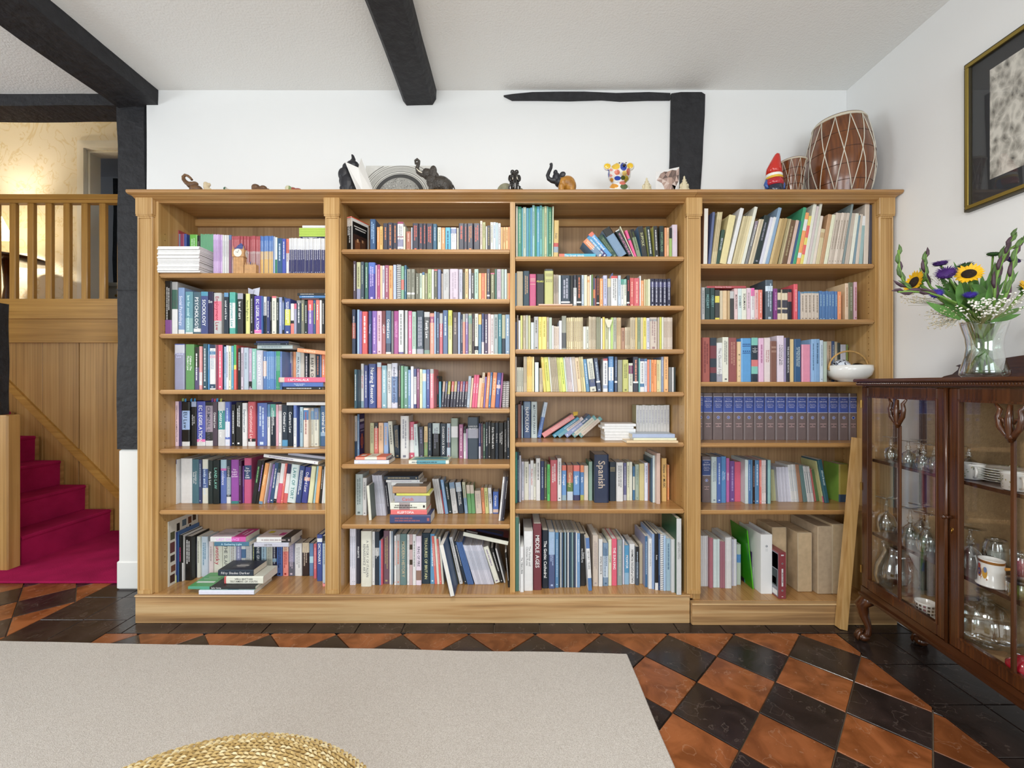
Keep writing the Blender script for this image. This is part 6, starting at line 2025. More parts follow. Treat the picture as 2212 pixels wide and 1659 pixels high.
# laced drums
M['drumwood'] = wood('reddish_drum_wood','4d260f','73401c','8f5526','z', rough=.3, coat=.4); M['rope'] = flat('white_cord','e4ddcc',.8,bump=.4,bscale=300); M['hide'] = flat('drum_hide','d8cbb2',.7)
def drum(label, X, Y, ztop, prof, n, rope, tilt=0):
    z0 = TOPZ+.0006; h = ztop-z0; t = thing('hand_drum', label, 'drum', (X,Y,z0))
    def rad(f):
        for (f0,r0),(f1,r1) in zip(prof,prof[1:]):
            if f0 <= f <= f1: return r0+(r1-r0)*(f-f0)/(f1-f0)
        return prof[-1][1]
    fs = [i/24 for i in range(25)]; m = MB(); m.smooth = True; m.lathe([(rad(f),z0+h*f) for f in fs],(X,Y,0),36); m.build('shell',M['drumwood'],t)
    for f in (.16,.34,.54,.74):
        m = MB(); m.smooth = True; m.tube([(X+(rad(f)+.0005)*math.cos(a*PI/18),Y+(rad(f)+.0005)*math.sin(a*PI/18),z0+h*f) for a in range(36)],.0018,6,True); m.build('turned_ring',M['mahogany'],t)
    for f in (.03,.965):
        m = MB(); m.smooth = True; m.tube([(X+(rad(f)+.003)*math.cos(a*PI/18),Y+(rad(f)+.003)*math.sin(a*PI/18),z0+h*f) for a in range(36)],rope*1.5,8,True); m.build('hoop',M['rope'],t)
    m = MB(); m.smooth = True; m.lathe([(.001,ztop+.003),(rad(1)*.9,ztop+.002),(rad(1)+.003,ztop-.004),(rad(.97)+.002,z0+h*.955)],(X,Y,0),36); m.build('drum_skin',M['hide'],t)
    for i in range(n):
        for sg in (-1,1):
            a0 = 2*PI*i/n; pts = []
            for q in range(9):
                f = .04+.92*q/8; a = a0+sg*(PI/n)*(1-q/4); r = rad(f)+rope*.9; pts.append((X+r*math.cos(a),Y+r*math.sin(a),z0+h*f))
            m = MB(); m.smooth = True; m.tube(pts,rope,6); m.build('lacing_cord',M['rope'],t)
    return t
drum('large barrel drum laced with white cord, in the corner on the bookcase top', XW(1812,2.27), 2.27, 2.635, [(0,.125),(.2,.146),(.42,.157),(.62,.150),(.8,.135),(1,.112)], 12, .0022)
drum('small goblet drum laced with thin cord between the gnome and the large drum', XW(1711,2.23), 2.23, ZW(351,2.23), [(0,.042),(.3,.046),(.6,.052),(1,.066)], 10, .0011)
# ---------------------------------------------------------------- glazed display cabinet
CP = Vector((1.671, 2.0, 0)); CA = math.atan2(-1, -.117); CU = Vector((math.cos(CA), math.sin(CA), 0)); CV = Vector((-math.sin(CA), math.cos(CA), 0))
CW, CD, CB, CT = .90, .275, .232, 1.232
cab = thing('display_cabinet', 'dark mahogany display cabinet with glazed doors and cabriole legs', 'cabinet', CP, CA)
def cb(name, a, b, mat='mahogany', bev=.0015, parent=None):
    m = MB(); m.box(a, b, bev); return m.build(name, M[mat], parent or cab, local=True)
def cab_lx(px, ly):
    k = (px-W2)/F; return (k*(CP.y+CV.y*ly)-CP.x-CV.x*ly)/(CU.x-k*CU.y)
def cab_w(lx, ly, z=0): return CP+CU*lx+CV*ly+Vector((0,0,z))
m = MB(); m.box((-.022,-.028,CT),(CW+.022,CD+.004,CT+.015),.004); m.build('cabinet_top', M['mahogany_x'], cab, local=True)
m = MB(); m.box((-.014,-.018,CT-.016),(CW+.014,CD,CT),.003)
for i in range(90):
    x = -.012+(CW+.024)*(i+.5)/90; m.ball((x,-.019,CT-.007),(.0045,.003,.005),6,4)
m.build('carved_edge', M['mahogany_x'], cab, local=True)
# scrolled gallery at the back of the top
pr = [(.10,0),(.12,.010),(.16,.018),(.185,.036),(.19,.048),(.175,.053),(.19,.058),(.45,.082),(CW-.19,.058),(CW-.175,.053),(CW-.19,.048),(CW-.185,.036),(CW-.16,.018),(CW-.12,.010),(CW-.10,0)]
m = MB(); m.extr([(x,CD-.022,CT+.0152+z) for x, z in pr], (0,.018,0)); m.build('gallery_back', M['mahogany_x'], cab, local=True)
M['lining'] = flat('tan_cabinet_lining','b89a70',.8,var=.1,vscale=60,bump=.3,bscale=150)
cb('back_panel',(.02,CD-.012,CB),(CW-.02,CD-.002,CT-.016),'lining')
cb('cabinet_floor',(.0,0.02,CB+.012),(CW,CD-.012,CB+.03),'lining')
cb('base_rail',(-.004,-.004,CB),(CW+.004,.02,CB+.03),'mahogany_x'); cb('side_rail',(-.004,.02,CB),(.02,CD,CB+.03)); cb('side_rail',(CW-.02,.02,CB),(CW+.004,CD,CB+.03))
m = MB(); m.box((-.010,-.014,CB-.014),(CW+.010,.03,CB),.005); m.box((-.010,.03,CB-.014),(.02,CD,CB),.004); m.box((CW-.02,.03,CB-.014),(CW+.01,CD,CB),.004); m.build('base_moulding', M['mahogany_x'], cab, local=True)
for x in (0,CW-.022):
    cb('corner_post',(x,0,CB+.03),(x+.022,.022,CT-.016)); cb('corner_post',(x,CD-.03,CB+.03),(x+.022,CD-.012,CT-.016))
    cb('side_rail',(x,.022,CT-.07),(x+.018,CD-.03,CT-.016)); g = cb('side_pane',(x+.006,.022,CB+.03),(x+.009,CD-.03,CT-.07),'pane',0)
    cb('side_bar',(x+.003,CD*.5-.007,CB+.03),(x+.013,CD*.5+.007,CT-.07))
cb('head_rail',(.022,.002,CT-.022),(CW-.022,.022,CT-.016),'mahogany_x')
def door(x0, x1, hinge):
    d = MB(); z0, z1 = CB+.032, CT-.024; sw = .040
    for a in ((x0,z0,x0+sw,z1),(x1-sw,z0,x1,z1),(x0+sw,z0,x1-sw,z0+.045),(x0+sw,z1-.045,x1-sw,z1)): d.box((a[0],-.004,a[1]),(a[2],.016,a[3]),.003)
    for a in ((x0+sw-.004,z0+.041,x0+sw+.004,z1-.041),(x1-sw-.004,z0+.041,x1-sw+.004,z1-.041),(x0+sw,z0+.041,x1-sw,z0+.049),(x0+sw,z1-.049,x1-sw,z1-.041)): d.box((a[0],-.008,a[1]),(a[2],-.003,a[3]),.002)
    o = d.build('door', M['mahogany'], cab, local=True)
    cb('door_pane',(x0+sw,.004,z0+.045),(x1-sw,.007,z1-.045),'pane',0,o)
    xc = (x0+x1)/2; cb('glazing_bar',(xc-.008,-.005,z0+.045),(xc+.008,.004,z1-.16),'mahogany',.003,o)
    # carved tulip ornament heading the bar
    c = MB(); c.smooth = True; zt = z1-.046
    for s in (-1,1):
        c.tube([(xc+s*.004,-.006,zt-.118),(xc+s*.012,-.010,zt-.10),(xc+s*.030,-.012,zt-.078),(xc+s*.036,-.012,zt-.045),(xc+s*.030,-.011,zt-.022),(xc+s*.046,-.009,zt-.004)],[.005,.009,.009,.008,.007,.004],8)
        c.tube([(xc+s*.036,-.012,zt-.05),(xc+s*.020,-.013,zt-.052),(xc+s*.014,-.013,zt-.066)],[.006,.005,.003],8)
    c.tube([(xc,-.008,zt-.125),(xc,-.012,zt-.09),(xc,-.014,zt-.05),(xc,-.010,zt-.005)],[.007,.011,.010,.006],8)
    c.ball((xc,-.012,zt-.106),(.014,.009,.012),10,6); c.build('carved_ornament', M['mahogany'], o, local=True)
    for z in (z0+.08,(z0+z1)/2,z1-.08):
        h = MB(); h.tube([(hinge,-.007,z-.018),(hinge,-.007,z+.018)],.0035,8); h.build('hinge', M['brass'], o, local=True)
    return o
dl = door(.004,.4455,.003); dr2 = door(.4545,CW-.004,CW-.003)
m = MB(); m.smooth = True; m.tube([(.45,-.008,CB+.034),(.45,-.008,CT-.026)],.006,10); m.build('astragal_bead', M['mahogany'], dl, local=True)
m = MB(); m.smooth = True; m.tube([(.468,-.004,.735),(.468,-.018,.735),(.466,-.026,.735)],[.006,.005,.008],10); m.ball((.466,-.03,.735),.009,10,8); m.build('door_knob', M['mahogany'], dr2, local=True)
m = MB(); m.smooth = True; m.lathe([(.001,-.0055),(.006,-.005),(.007,-.004)],(.468,0,.69),12,'y'); m.box((.4665,-.0065,.676),(.4695,-.0045,.689)); m.build('escutcheon', M['brass'], dr2, local=True)
S1, S2, S0 = .872, .528, CB+.0305
for z in (S1,S2): cb('cabinet_shelf',(.024,.028,z-.014),(CW-.024,CD-.014,z),'mahogany_x')
def cabriole(x, y, sx, sy):
    m = MB(); m.smooth = True
    pts = [(x,y,CB-.015),(x+sx*.004,y+sy*.004,CB-.03),(x+sx*.020,y+sy*.020,CB-.06),(x+sx*.014,y+sy*.014,CB-.11),(x+sx*.002,y+sy*.002,.075),(x+sx*.002,y+sy*.002,.045),(x+sx*.014,y+sy*.014,.026)]
    m.tube(pts,[.026,.030,.028,.021,.014,.014,.020],12); m.ball((x+sx*.016,y+sy*.016,.022),(.027,.027,.0215),14,8)
    o = m.build('cabriole_leg', M['mahogany'], cab, local=True)
    c = MB(); c.smooth = True
    for a in (-.9,-.3,.3,.9):
        an = math.atan2(sy,sx)+a; q = (x+sx*.012,y+sy*.012)
        c.tube([(q[0]+.008*math.cos(an),q[1]+.008*math.sin(an),.052),(q[0]+.026*math.cos(an),q[1]+.026*math.sin(an),.04),(q[0]+.034*math.cos(an),q[1]+.034*math.sin(an),.018),(q[0]+.032*math.cos(an),q[1]+.032*math.sin(an),.004)],[.007,.008,.007,.003],7)
    c.build('claw', M['mahogany'], o, local=True)
cabriole(.02,.018,-1,-1); cabriole(CW-.02,.018,1,-1); cabriole(.025,CD-.03,-1,.2); cabriole(CW-.025,CD-.03,1,.2)
# ---------------------------------------------------------------- things in the cabinet
def put(name, label, cat, px, ly, z, group=None):
    return thing(name, label, cat, cab_w(cab_lx(px,ly),ly,z+.0006), CA, group)
def loc_lathe(parent, name, prof, mat, seg=28, closed=False):
    m = MB(); m.smooth = True; m.lathe(prof,(0,0,0),seg,closed=closed); return m.build(name, mat, parent, local=True)
def goblet(px, ly, z, h, rb, rf, label, group):
    t = put('stemmed_glass', label, 'glass', px, ly, z, group)
    loc_lathe(t,'bowl',[(rb*.86,0),(rb,h*.15),(rb*1.02,h*.28),(rb*.8,h*.46),(rb*.25,h*.56),(.006,h*.6),(.004,h*.57),(rb*.72,h*.45),(rb*.97,h*.28),(rb*.95,h*.15),(rb*.82,.0)],M['glassware'],24,True)
    loc_lathe(t,'stem',[(.006,h*.6),(.011,h*.64),(.006,h*.68),(.010,h*.73),(.005,h*.8),(.005,h*.95),(rf*.4,h*.975),(rf,h*.985),(rf,h),(.001,h)],M['glassware'],20)
for i, (px, ly) in enumerate(((1925,.10),(1962,.07),(1985,.15),(1995,.06),(2020,.07))):
    goblet(px,ly,S1,.105,.027,.031,'small stemmed glass upside down on the upper cabinet shelf, %s from the bookcase' % ORD[i],'upturned sherry glasses')
goblet(2093,.17,S1,.105,.027,.031,'small stemmed glass behind the leaf patterned teacup','upturned sherry glasses')
for i, (px, ly) in enumerate(((1915,.09),(1966,.06),(1990,.15),(2003,.07))):
    goblet(px,ly,S2,.165,.036,.042,'large goblet upside down on the lower cabinet shelf, %s from the bookcase' % ORD[i],'upturned goblets')
goblet(2096,.08,S2,.165,.034,.042,'large goblet upside down beside the commemorative mug','upturned goblets')
M['china'] = flat('white_china','f0eee8',.15,coat=.4)
def leafprint(t, r0, r1, z0, z1, seed, cols, name='leaf_pattern'):
    m = MB(); rg = random.Random(seed)
    for k in range(40):
        a = rg.uniform(0,2*PI); f = rg.random(); z = z0+(z1-z0)*f; r = r0+(r1-r0)*f+.0005; s = rg.uniform(.0014,.003); th = rg.uniform(0,3)
        m.cur = hexc(rg.choice(cols)); c = Vector((r*math.cos(a),r*math.sin(a),z)); u = Vector((-math.sin(a),math.cos(a),0)); w = Vector((0,0,1))
        d1 = u*math.cos(th)+w*math.sin(th); d2 = w*math.cos(th)-u*math.sin(th); m.add([c-d1*s*1.6,c-d2*s*.6,c+d1*s*1.6,c+d2*s*.6],[(0,1,2,3)])
    o = m.build(name, M['paint'], t, local=True); o['kind'] = 'stuff'; return o
def handle(t, r, h, mat, ang=0, rad=.004, name='handle', w=.028):
    m = MB(); m.smooth = True; c, s = math.cos(ang), math.sin(ang)
    m.tube([(x*c,x*s,z) for x, z in ((r*.96,h*.85),(r+w*.6,h*.92),(r+w,h*.65),(r+w*.75,h*.32),(r*.93,h*.2))],rad,8); m.build(name, mat, t, local=True)
def teacup(px, ly, z, label):
    t = put('teacup', label, 'cup', px, ly, z); loc_lathe(t,'cup_body',[(.001,.002),(.026,.0),(.034,.004),(.036,.055),(.038,.058),(.035,.056),(.032,.008),(.001,.006)],M['china'])
    leafprint(t,.0365,.0372,.012,.05,px,('8a9a62','b7a86c','6f8a5a')); handle(t,.036,.055,M['china'],-.5)
teacup(2098,.08,S1,'leaf patterned white teacup beside the stack of plates'); teacup(2196,.06,S1,'leaf patterned white teacup in front of the stacked plates')
for i in range(6):
    t = put('tea_plate', 'leaf rimmed white tea plate, %s from bottom of the cabinet stack' % ORD[i], 'plate', 2168, .15, S1+i*.0085, 'stacked tea plates')
    loc_lathe(t,'plate_body',[(.001,.001),(.05,0),(.054,.002),(.078,.0085),(.079,.0095),(.052,.005),(.001,.0035)],M['china'],32)
    leafprint(t,.060,.074,.0062,.0092,i,('8a9a62','b7a86c'))
# commemorative mug with coat of arms
t = put('commemorative_mug', 'white coronation mug with painted coat of arms and gold handle', 'mug', 2142, .05, S2)
t.scale = (.84,.84,1)
loc_lathe(t,'mug_body',[(.001,.004),(.046,0),(.047,.004),(.040,.010),(.037,.085),(.039,.09),(.036,.088),(.037,.012),(.001,.010)],M['china'],32)
loc_lathe(t,'gold_band',[(.0375,.078),(.0380,.087)],flat('gilt','b07a3c',.3,metal=.6),32,True)
m = MB(); rg = random.Random(9); fa = -1.75
def onmug(a, z, r=.0392): return Vector((r*math.cos(fa+a),r*math.sin(fa+a),z))
def mp(a, z, ra, rz, col, n=10, o=0):
    m.cur = hexc(col); m.add([onmug(a+ra*math.cos(2*PI*i/n), z+rz*math.sin(2*PI*i/n), .0395+o) for i in range(n)],[tuple(range(n))])
for a in (-.5,.5): mp(a,.045,.22,.020,'d9a33a'); mp(a*1.1,.056,.14,.010,'6f86b4',o=.0003)
mp(0,.046,.26,.019,'b4662c',14,.0002); mp(0,.046,.16,.012,'2f3f86',12,.0005); mp(0,.066,.16,.008,'a8442c',10,.0004); mp(0,.024,.75,.007,'b86a3a',14,.0002); mp(.0,.046,.05,.006,'d9b45a',8,.0008)
s = 'ELIZABETH'; tw = twidth(s)
for i, ch in enumerate(s):
    a = (i-(len(s)-1)/2)*.16; c = onmug(a,.0795,.0388); an = fa+a; text(m, ch, c, (-math.sin(an),math.cos(an),0), (0,0,1), .0065, hexc('7a2c1c'))
m.build('coat_of_arms', M['paint'], t, local=True); handle(t,.039,.078,flat('gold_lion_handle','c98a34',.35),.55,.006)
def jar(px, ly, z, r, h, label, fill, fh, lid, spots=None):
    t = put('storage_jar', label, 'jar', px, ly, z); loc_lathe(t,'jar_glass',[(r*.92,0),(r,.004),(r,h*.82),(r*.86,h*.9),(r*.86,h),(r*.82,h),(r*.82,h*.9),(r*.95,h*.8),(r*.95,.005),(.001,.003)],M['glassware'],26,True)
    loc_lathe(t,'jar_contents',[(.001,.0035),(r*.92,.0035),(r*.92,fh),(.001,fh)],fill,24)
    if lid: loc_lathe(t,'jar_lid',[(r*.9,h*.9),(r*1.05,h*.91),(r*1.05,h*1.08),(r*.95,h*1.12),(.001,h*1.12)],lid,24)
    if spots:
        m = MB()
        for a, zz, ra, rz in spots:
            m.cur = hexc('15161a'); m.add([Vector(((r*1.004)*math.cos(a+ra*math.cos(2*PI*i/12)),(r*1.004)*math.sin(a+ra*math.cos(2*PI*i/12)),zz+rz*math.sin(2*PI*i/12))) for i in range(12)],[tuple(range(12))])
        m.build('black_patches', M['paint'], t, local=True)
jar(2152,.17,S2,.036,.12,'tall glass jar with black and white cow pattern behind the mug',M['china'],.078,None,[(-1.9,.066,.5,.013),(-1.1,.05,.5,.015),(-1.6,.02,.35,.012),(-2.6,.03,.4,.014),(-.4,.03,.3,.012)])
jar(2203,.05,S2,.030,.055,'low glass jar of green sweets with black lid',flat('green_sweets','8a8f2c',.5,var=.3,vscale=90),.045,flat('black_lid','1d1d20',.3,coat=.4))
jar(2206,.17,S2,.026,.10,'glass jar of pink sweets in the cabinet',flat('pink_sweets','d0607c',.5,var=.3,vscale=90),.08,M['glassware'])
# bottom shelf
t = put('glass_jug', 'large clear glass water jug on the cabinet floor', 'jug', 1935, .12, S0)
loc_lathe(t,'jug_body',[(.001,.006),(.060,.002),(.072,.02),(.080,.06),(.074,.11),(.052,.16),(.044,.185),(.052,.215),(.050,.215),(.042,.185),(.050,.16),(.071,.11),(.077,.06),(.068,.022),(.001,.012)],M['glassware'],30)
handle(t,.058,.20,M['glassware'],-.2,.007,'jug_handle',.06)
t = put('saucer', 'white saucer under the patterned cup on the cabinet floor', 'saucer', 1996, .075, S0); loc_lathe(t,'saucer_body',[(.001,.001),(.03,0),(.034,.003),(.066,.010),(.067,.012),(.032,.006),(.001,.004)],M['china'],32)
t = put('teacup', 'white cup with black window pattern lying in its saucer', 'cup', 2000, .07, S0+.0055)
loc_lathe(t,'cup_body',[(.001,.002),(.022,0),(.028,.004),(.034,.05),(.035,.056),(.032,.054),(.026,.008),(.001,.006)],M['china'])
m = MB(); m.cur = hexc('2c2c30')
for rw in range(3):
    for k in range(16):
        a = 2*PI*k/16; zz = .016+rw*.014; r = .0300+rw*.0017+.0008; c = Vector((r*math.cos(a),r*math.sin(a),zz)); u = Vector((-math.sin(a),math.cos(a),0)); m.cur = hexc(('2c2c30','2c2c30','8a5a6a')[k % 3]); q4(m,c,u*.0042,(0,0,.0042))
m.build('painted_squares', M['paint'], t, local=True); handle(t,.031,.05,M['china'],2.2)
t = put('striped_ornament', 'little orange striped ornament beside the cup', 'ornament', 2032, .03, S0)
m = MB(); m.smooth = True
for k in range(8): m.cur = hexc('c8622c' if k % 2 else 'e8dcc4'); m.lathe([(.012-.0009*k,.006*k),(.013-.001*k,.006*k+.003),(.011-.0009*k,.006*k+.006)],(0,0,0),12)
m.build('striped_body', M['matte'], t, local=True)
t = put('cake_stand', 'cut glass cake stand with domed cover on the cabinet floor', 'cake stand', 2128, .13, S0)
loc_lathe(t,'stand',[(.001,.0),(.045,.0),(.035,.012),(.02,.03),(.06,.045),(.112,.05),(.115,.058),(.11,.057),(.05,.052),(.001,.05)],M['glassware'],34)
prof = [(.10,.06),(.098,.10),(.085,.135),(.06,.155),(.02,.165),(.018,.165),(.055,.152),(.08,.132),(.094,.10),(.096,.06)]
m = MB(); m.smooth = True; seg = 48; vs = []; fs = []
for r, z in prof:
    for i in range(seg):
        a = 2*PI*i/seg; q = r*(1+.035*math.cos(12*a)); vs.append((q*math.cos(a),q*math.sin(a),z))
for k in range(len(prof)-1):
    for i in range(seg): j = (i+1)%seg; fs.append((k*seg+i,k*seg+j,(k+1)*seg+j,(k+1)*seg+i))
m.add(vs,fs); d = m.build('dome', M['glassware'], t, local=True)
m = MB(); m.smooth = True; m.lathe([(.018,.163),(.012,.17),(.008,.178),(.026,.188),(.028,.195),(.02,.2),(.001,.2)],(0,0,0),20); m.build('dome_knob', M['glassware'], d, local=True)
t = put('red_ornament', 'round red glass ornament at the foot of the cake stand', 'ornament', 2212, .05, S0)
loc_lathe(t,'red_globe',[(.008,.0),(.03,.008),(.042,.03),(.040,.055),(.022,.075),(.012,.08),(.016,.085),(.001,.086)],flat('red_glass','b0142c',.12,coat=.6),26)
# ---------------------------------------------------------------- vase of flowers on the cabinet
VB = Vector((1.742, 1.546, CT+.0158)); t = thing('flower_vase', 'clear waisted glass vase half filled with water on the cabinet', 'vase', VB)
m = MB(); m.smooth = True; m.lathe([(r*.70 if r > .01 else r,z) for r,z in [(.001,.004),(.082,.001),(.094,.010),(.092,.024),(.074,.075),(.068,.11),(.072,.145),(.088,.19),(.094,.205),(.091,.205),(.085,.188),(.069,.145),(.065,.11),(.071,.076),(.088,.026),(.085,.014),(.001,.012)]],VB,36); m.build('vase_glass', M['glassware'], t)
m = MB(); m.smooth = True; m.lathe([(r*.70 if r > .01 else r,z) for r,z in [(.001,.013),(.084,.015),(.087,.026),(.070,.077),(.064,.11),(.068,.143),(.070,.150),(.001,.150)]],VB,36); m.build('water', glass('vase_water',tint=(.97,1,.97),refl=.02,edge=.22,blend=.3), t)
M['stem'] = flat('green_stem','6f9440',.5,var=.2,vscale=30); M['leaf'] = flat('leaf_green','4c7a30',.5,var=.3,vscale=25); M['darkleaf'] = flat('dark_leaf','35562a',.5,var=.3,vscale=25)
M['petal'] = flat('sunflower_petal','f0b80c',.5,var=.15,vscale=40); M['seed'] = flat('sunflower_eye','2c1d0c',.9,bump=.8,bscale=300,var=.4,vscale=120)
M['aster'] = flat('purple_aster','3c1464',.6,var=.3,vscale=60); M['blueaster'] = flat('violet_aster','2a1480',.6,var=.3,vscale=60); M['spike'] = flat('gladiolus_bud','54703a',.5,var=.35,vscale=30); M['spike2'] = flat('plum_bud','4b3440',.5,var=.3,vscale=30)
M['gyp'] = flat('white_blossom','f2efe6',.7); M['gyp2'] = flat('cream_blossom','cbbfa2',.8); M['twig'] = flat('pale_twig','8d8a5c',.7)
def stem_pts(head, foot_a, foot_r, bend=.4):
    base = VB+Vector((foot_r*math.cos(foot_a),foot_r*math.sin(foot_a),.016)); neck = VB+Vector((math.cos(foot_a+PI)*.014,math.sin(foot_a+PI)*.014,.12))
    rim = VB+Vector((0,0,.21)); d = (head-rim); rim = rim+Vector((max(-.045,min(.045,d.x*.4)),max(-.045,min(.045,d.y*.4)),0))
    neck = neck.lerp(rim,.25); neck.z = VB.z+.12
    return [base, neck, rim, rim.lerp(head,.55)+Vector((0,0,.02*bend)), head]
def frame(n):
    n = Vector(n).normalized(); u = n.cross(Vector((0,0,1)))
    if u.length < 1e-3: u = Vector((1,0,0))
    u.normalize(); return u, n.cross(u), n
def petals(m, c, n, count, r0, r1, w, tiltf, jit=.15, layers=1, rng=None):
    u, v, n = frame(n); rng = rng or random.Random(1)
    for L in range(layers):
        for k in range(count):
            a = 2*PI*(k+.5*L+rng.uniform(-jit,jit))/count; d = u*math.cos(a)+v*math.sin(a); s = d.cross(n); tl = tiltf-.25*L+rng.uniform(-.12,.12); rr = r1*(1-.12*L)*rng.uniform(.9,1.05)
            mid = c+d*(r0+rr)*.55+n*(tl*.35*rr); tip = c+d*rr+n*(tl*rr*.5); b = c+d*r0
            m.add([b-s*w*.5,b+s*w*.5,mid+s*w,tip,mid-s*w],[(0,1,2,4),(4,2,3)])
def leafblade(m, base, tip, w, sag=0, n=5, twist=0):
    base, tip = Vector(base), Vector(tip); d = tip-base; s = d.cross(Vector((0,1,0)));
    if s.length < 1e-4: s = Vector((1,0,0))
    s.normalize(); q = d.normalized().cross(s); vs = []; fs = []
    for i in range(n+1):
        f = i/n; p = base+d*f+Vector((0,0,-sag*math.sin(PI*f*.5)**2)); ww = w*math.sin(PI*min(.98,f*.9+.08)); vs += [p-s*ww, p+q*ww*.3, p+s*ww]
    for i in range(n): a = i*3; fs += [(a,a+1,a+4,a+3),(a+1,a+2,a+5,a+4)]
    m.add(vs,fs)
_fa = [0]
def flower(name, label, cat, px, py, Y, group=None):
    h = P(px,py,Y); t = thing(name, label, cat, h, 0, group); _fa[0] += 2.4; return t, h, stem_pts(h,_fa[0],.034+.014*math.sin(_fa[0]*3))
def sunflower(px, py, Y, n, r, label):
    t, h, sp = flower('sunflower', label, 'flower', px, py, Y); rg = random.Random(px); n = Vector(n).normalized()
    m = MB(); m.smooth = True; m.tube(sp[:-1]+[h-n*.012],[.006,.006,.0055,.005,.006],8); m.build('stem',M['stem'],t)
    m = MB(); m.smooth = True; petals(m,h,n,22,r*.38,r,r*.115,.25,.2,2,rg); m.build('petals',M['petal'],t)
    m = MB(); m.smooth = True; u, v, nn = frame(n); R = Matrix((u,v,nn)).transposed(); m.ball(h+n*.002,(r*.46,r*.46,r*.14),18,8,R); m.build('seed_disc',M['seed'],t)
    m = MB(); petals(m,h-n*.006,n,14,r*.2,r*.75,r*.10,-.5,.3,1,rg); m.smooth = True; m.ball(h-n*.012,(r*.42,r*.42,r*.2),12,6,R); m.build('sepals',M['leaf'],t)
    return t, h
t, h = sunflower(2093,592,1.50,(-.75,-.7,.55),.043,'yellow sunflower facing the room in the centre of the vase'); m = MB(); m.smooth = True; leafblade(m,h+Vector((-.035,-.005,-.035)),P(2071,655,1.47),.017,.01); leafblade(m,h+Vector((.01,0,-.04)),P(2135,632,1.5),.014,.0); m.build('leaf',M['leaf'],t)
sunflower(1975,610,1.58,(-.93,.10,.25),.046,'yellow sunflower turned sideways towards the bookcase')
sunflower(2222,622,1.45,(.1,-.9,.5),.036,'yellow sunflower leaning out on the room side of the vase')
def aster(px, py, Y, n, r, label, mat='aster'):
    t, h, sp = flower('aster', label, 'flower', px, py, Y); rg = random.Random(px+py); n = Vector(n).normalized()
    m = MB(); m.smooth = True; m.tube(sp[:-1]+[h-n*.008],[.003]*5,6); m.build('stem',M['stem'],t)
    m = MB(); petals(m,h,n,44,r*.08,r,r*.05,.35,.4,6,rg); u, v, nn = frame(n); m.ball(h-n*r*.05,(r*.7,r*.7,r*.28),16,8,Matrix((u,v,nn)).transposed()); m.build('petals',M[mat],t)
    m = MB(); petals(m,h-n*.006,n,12,r*.1,r*.85,r*.10,-.1,.4,2,rg); m.build('bracts',M['darkleaf'],t)
aster(2031,568,1.55,(-.25,-.2,.9),.030,'dark purple aster seen edge-on above the other asters'); aster(2044,590,1.52,(-.6,-.45,.65),.037,'large dark purple aster beside the central sunflower')
aster(2023,634,1.48,(-.75,-.65,.5),.023,'violet blue aster with yellow eye below the sunflowers','blueaster'); aster(2096,637,1.46,(-.4,-.4,.8),.023,'violet blue aster under the central sunflower','blueaster'); aster(2188,560,1.48,(.2,-.5,.8),.032,'purple aster high among the gladiolus spikes')
aster(2085,575,1.62,(.1,.2,.9),.030,'unopened green aster head behind the central sunflower','darkleaf'); aster(2146,548,1.55,(0,-.2,1),.026,'unopened green aster head beside the gladiolus spikes','darkleaf')
def gladiolus(pts, Y, label, dark=0, n=9):
    P3 = [P(x,y,Y+dy) for x, y, dy in pts]; t = thing('gladiolus_stem', label, 'flower', P3[-1]); _fa[0] += 2.4; sp = stem_pts(P3[0],_fa[0],.038)[:-1]
    m = MB(); m.smooth = True; m.tube(sp+P3,[.0045]*len(sp)+[.004]*len(P3),7); m.build('stem',M['stem'],t)
    tot = len(P3)-1
    for i in range(n):
        f = (i+.5)/n*tot; k = min(int(f),tot-1); p = P3[k].lerp(P3[k+1],f-k); d = (P3[k+1]-P3[k]).normalized(); s = 1 if i % 2 else -1; L = .062*(1-.45*i/n)
        sd = d.cross(Vector((0,1,0))).normalized()*s; m = MB(); m.smooth = True; a = p+sd*.002; tip = p+d*L+sd*L*.07
        m.tube([a,a.lerp(tip,.3)+sd*.004,a.lerp(tip,.65)+sd*.003,tip],[.003,.0058,.0048,.0007],8); m.build('bud',M['spike2' if (i+dark) % 3 == 0 or dark > 1 else 'spike'],t)
gladiolus([(2010,632,0),(1975,628,.0),(1957,618,.0),(1948,600,0),(1942,575,0),(1941,540,0)],1.52,'gladiolus spike curving out towards the bookcase and upward')
gladiolus([(2030,640,0),(2005,632,0),(1975,630,0),(1940,630,0)],1.46,'dark gladiolus spike pointing sideways at the bookcase',2,5)
gladiolus([(2010,620,.06),(2000,600,.06),(1997,575,.06),(2000,550,.06)],1.52,'short upright gladiolus spike behind the sideways sunflower',0,7)
gladiolus([(2148,660,0),(2150,610,0),(2160,575,0),(2178,540,0),(2212,520,0),(2235,512,0)],1.45,'tall plum gladiolus spike arching over the room side',2,10)
gladiolus([(2165,660,0),(2180,620,0),(2186,580,0),(2194,545,0),(2206,520,0)],1.42,'pale green gladiolus spike beside the arching plum one',0,9)
gladiolus([(2140,640,.05),(2150,590,.05),(2165,550,.05),(2180,525,.05),(2190,508,.05)],1.48,'slender gladiolus spike rising behind the plum one',1,8)
m = MB(); m.smooth = True
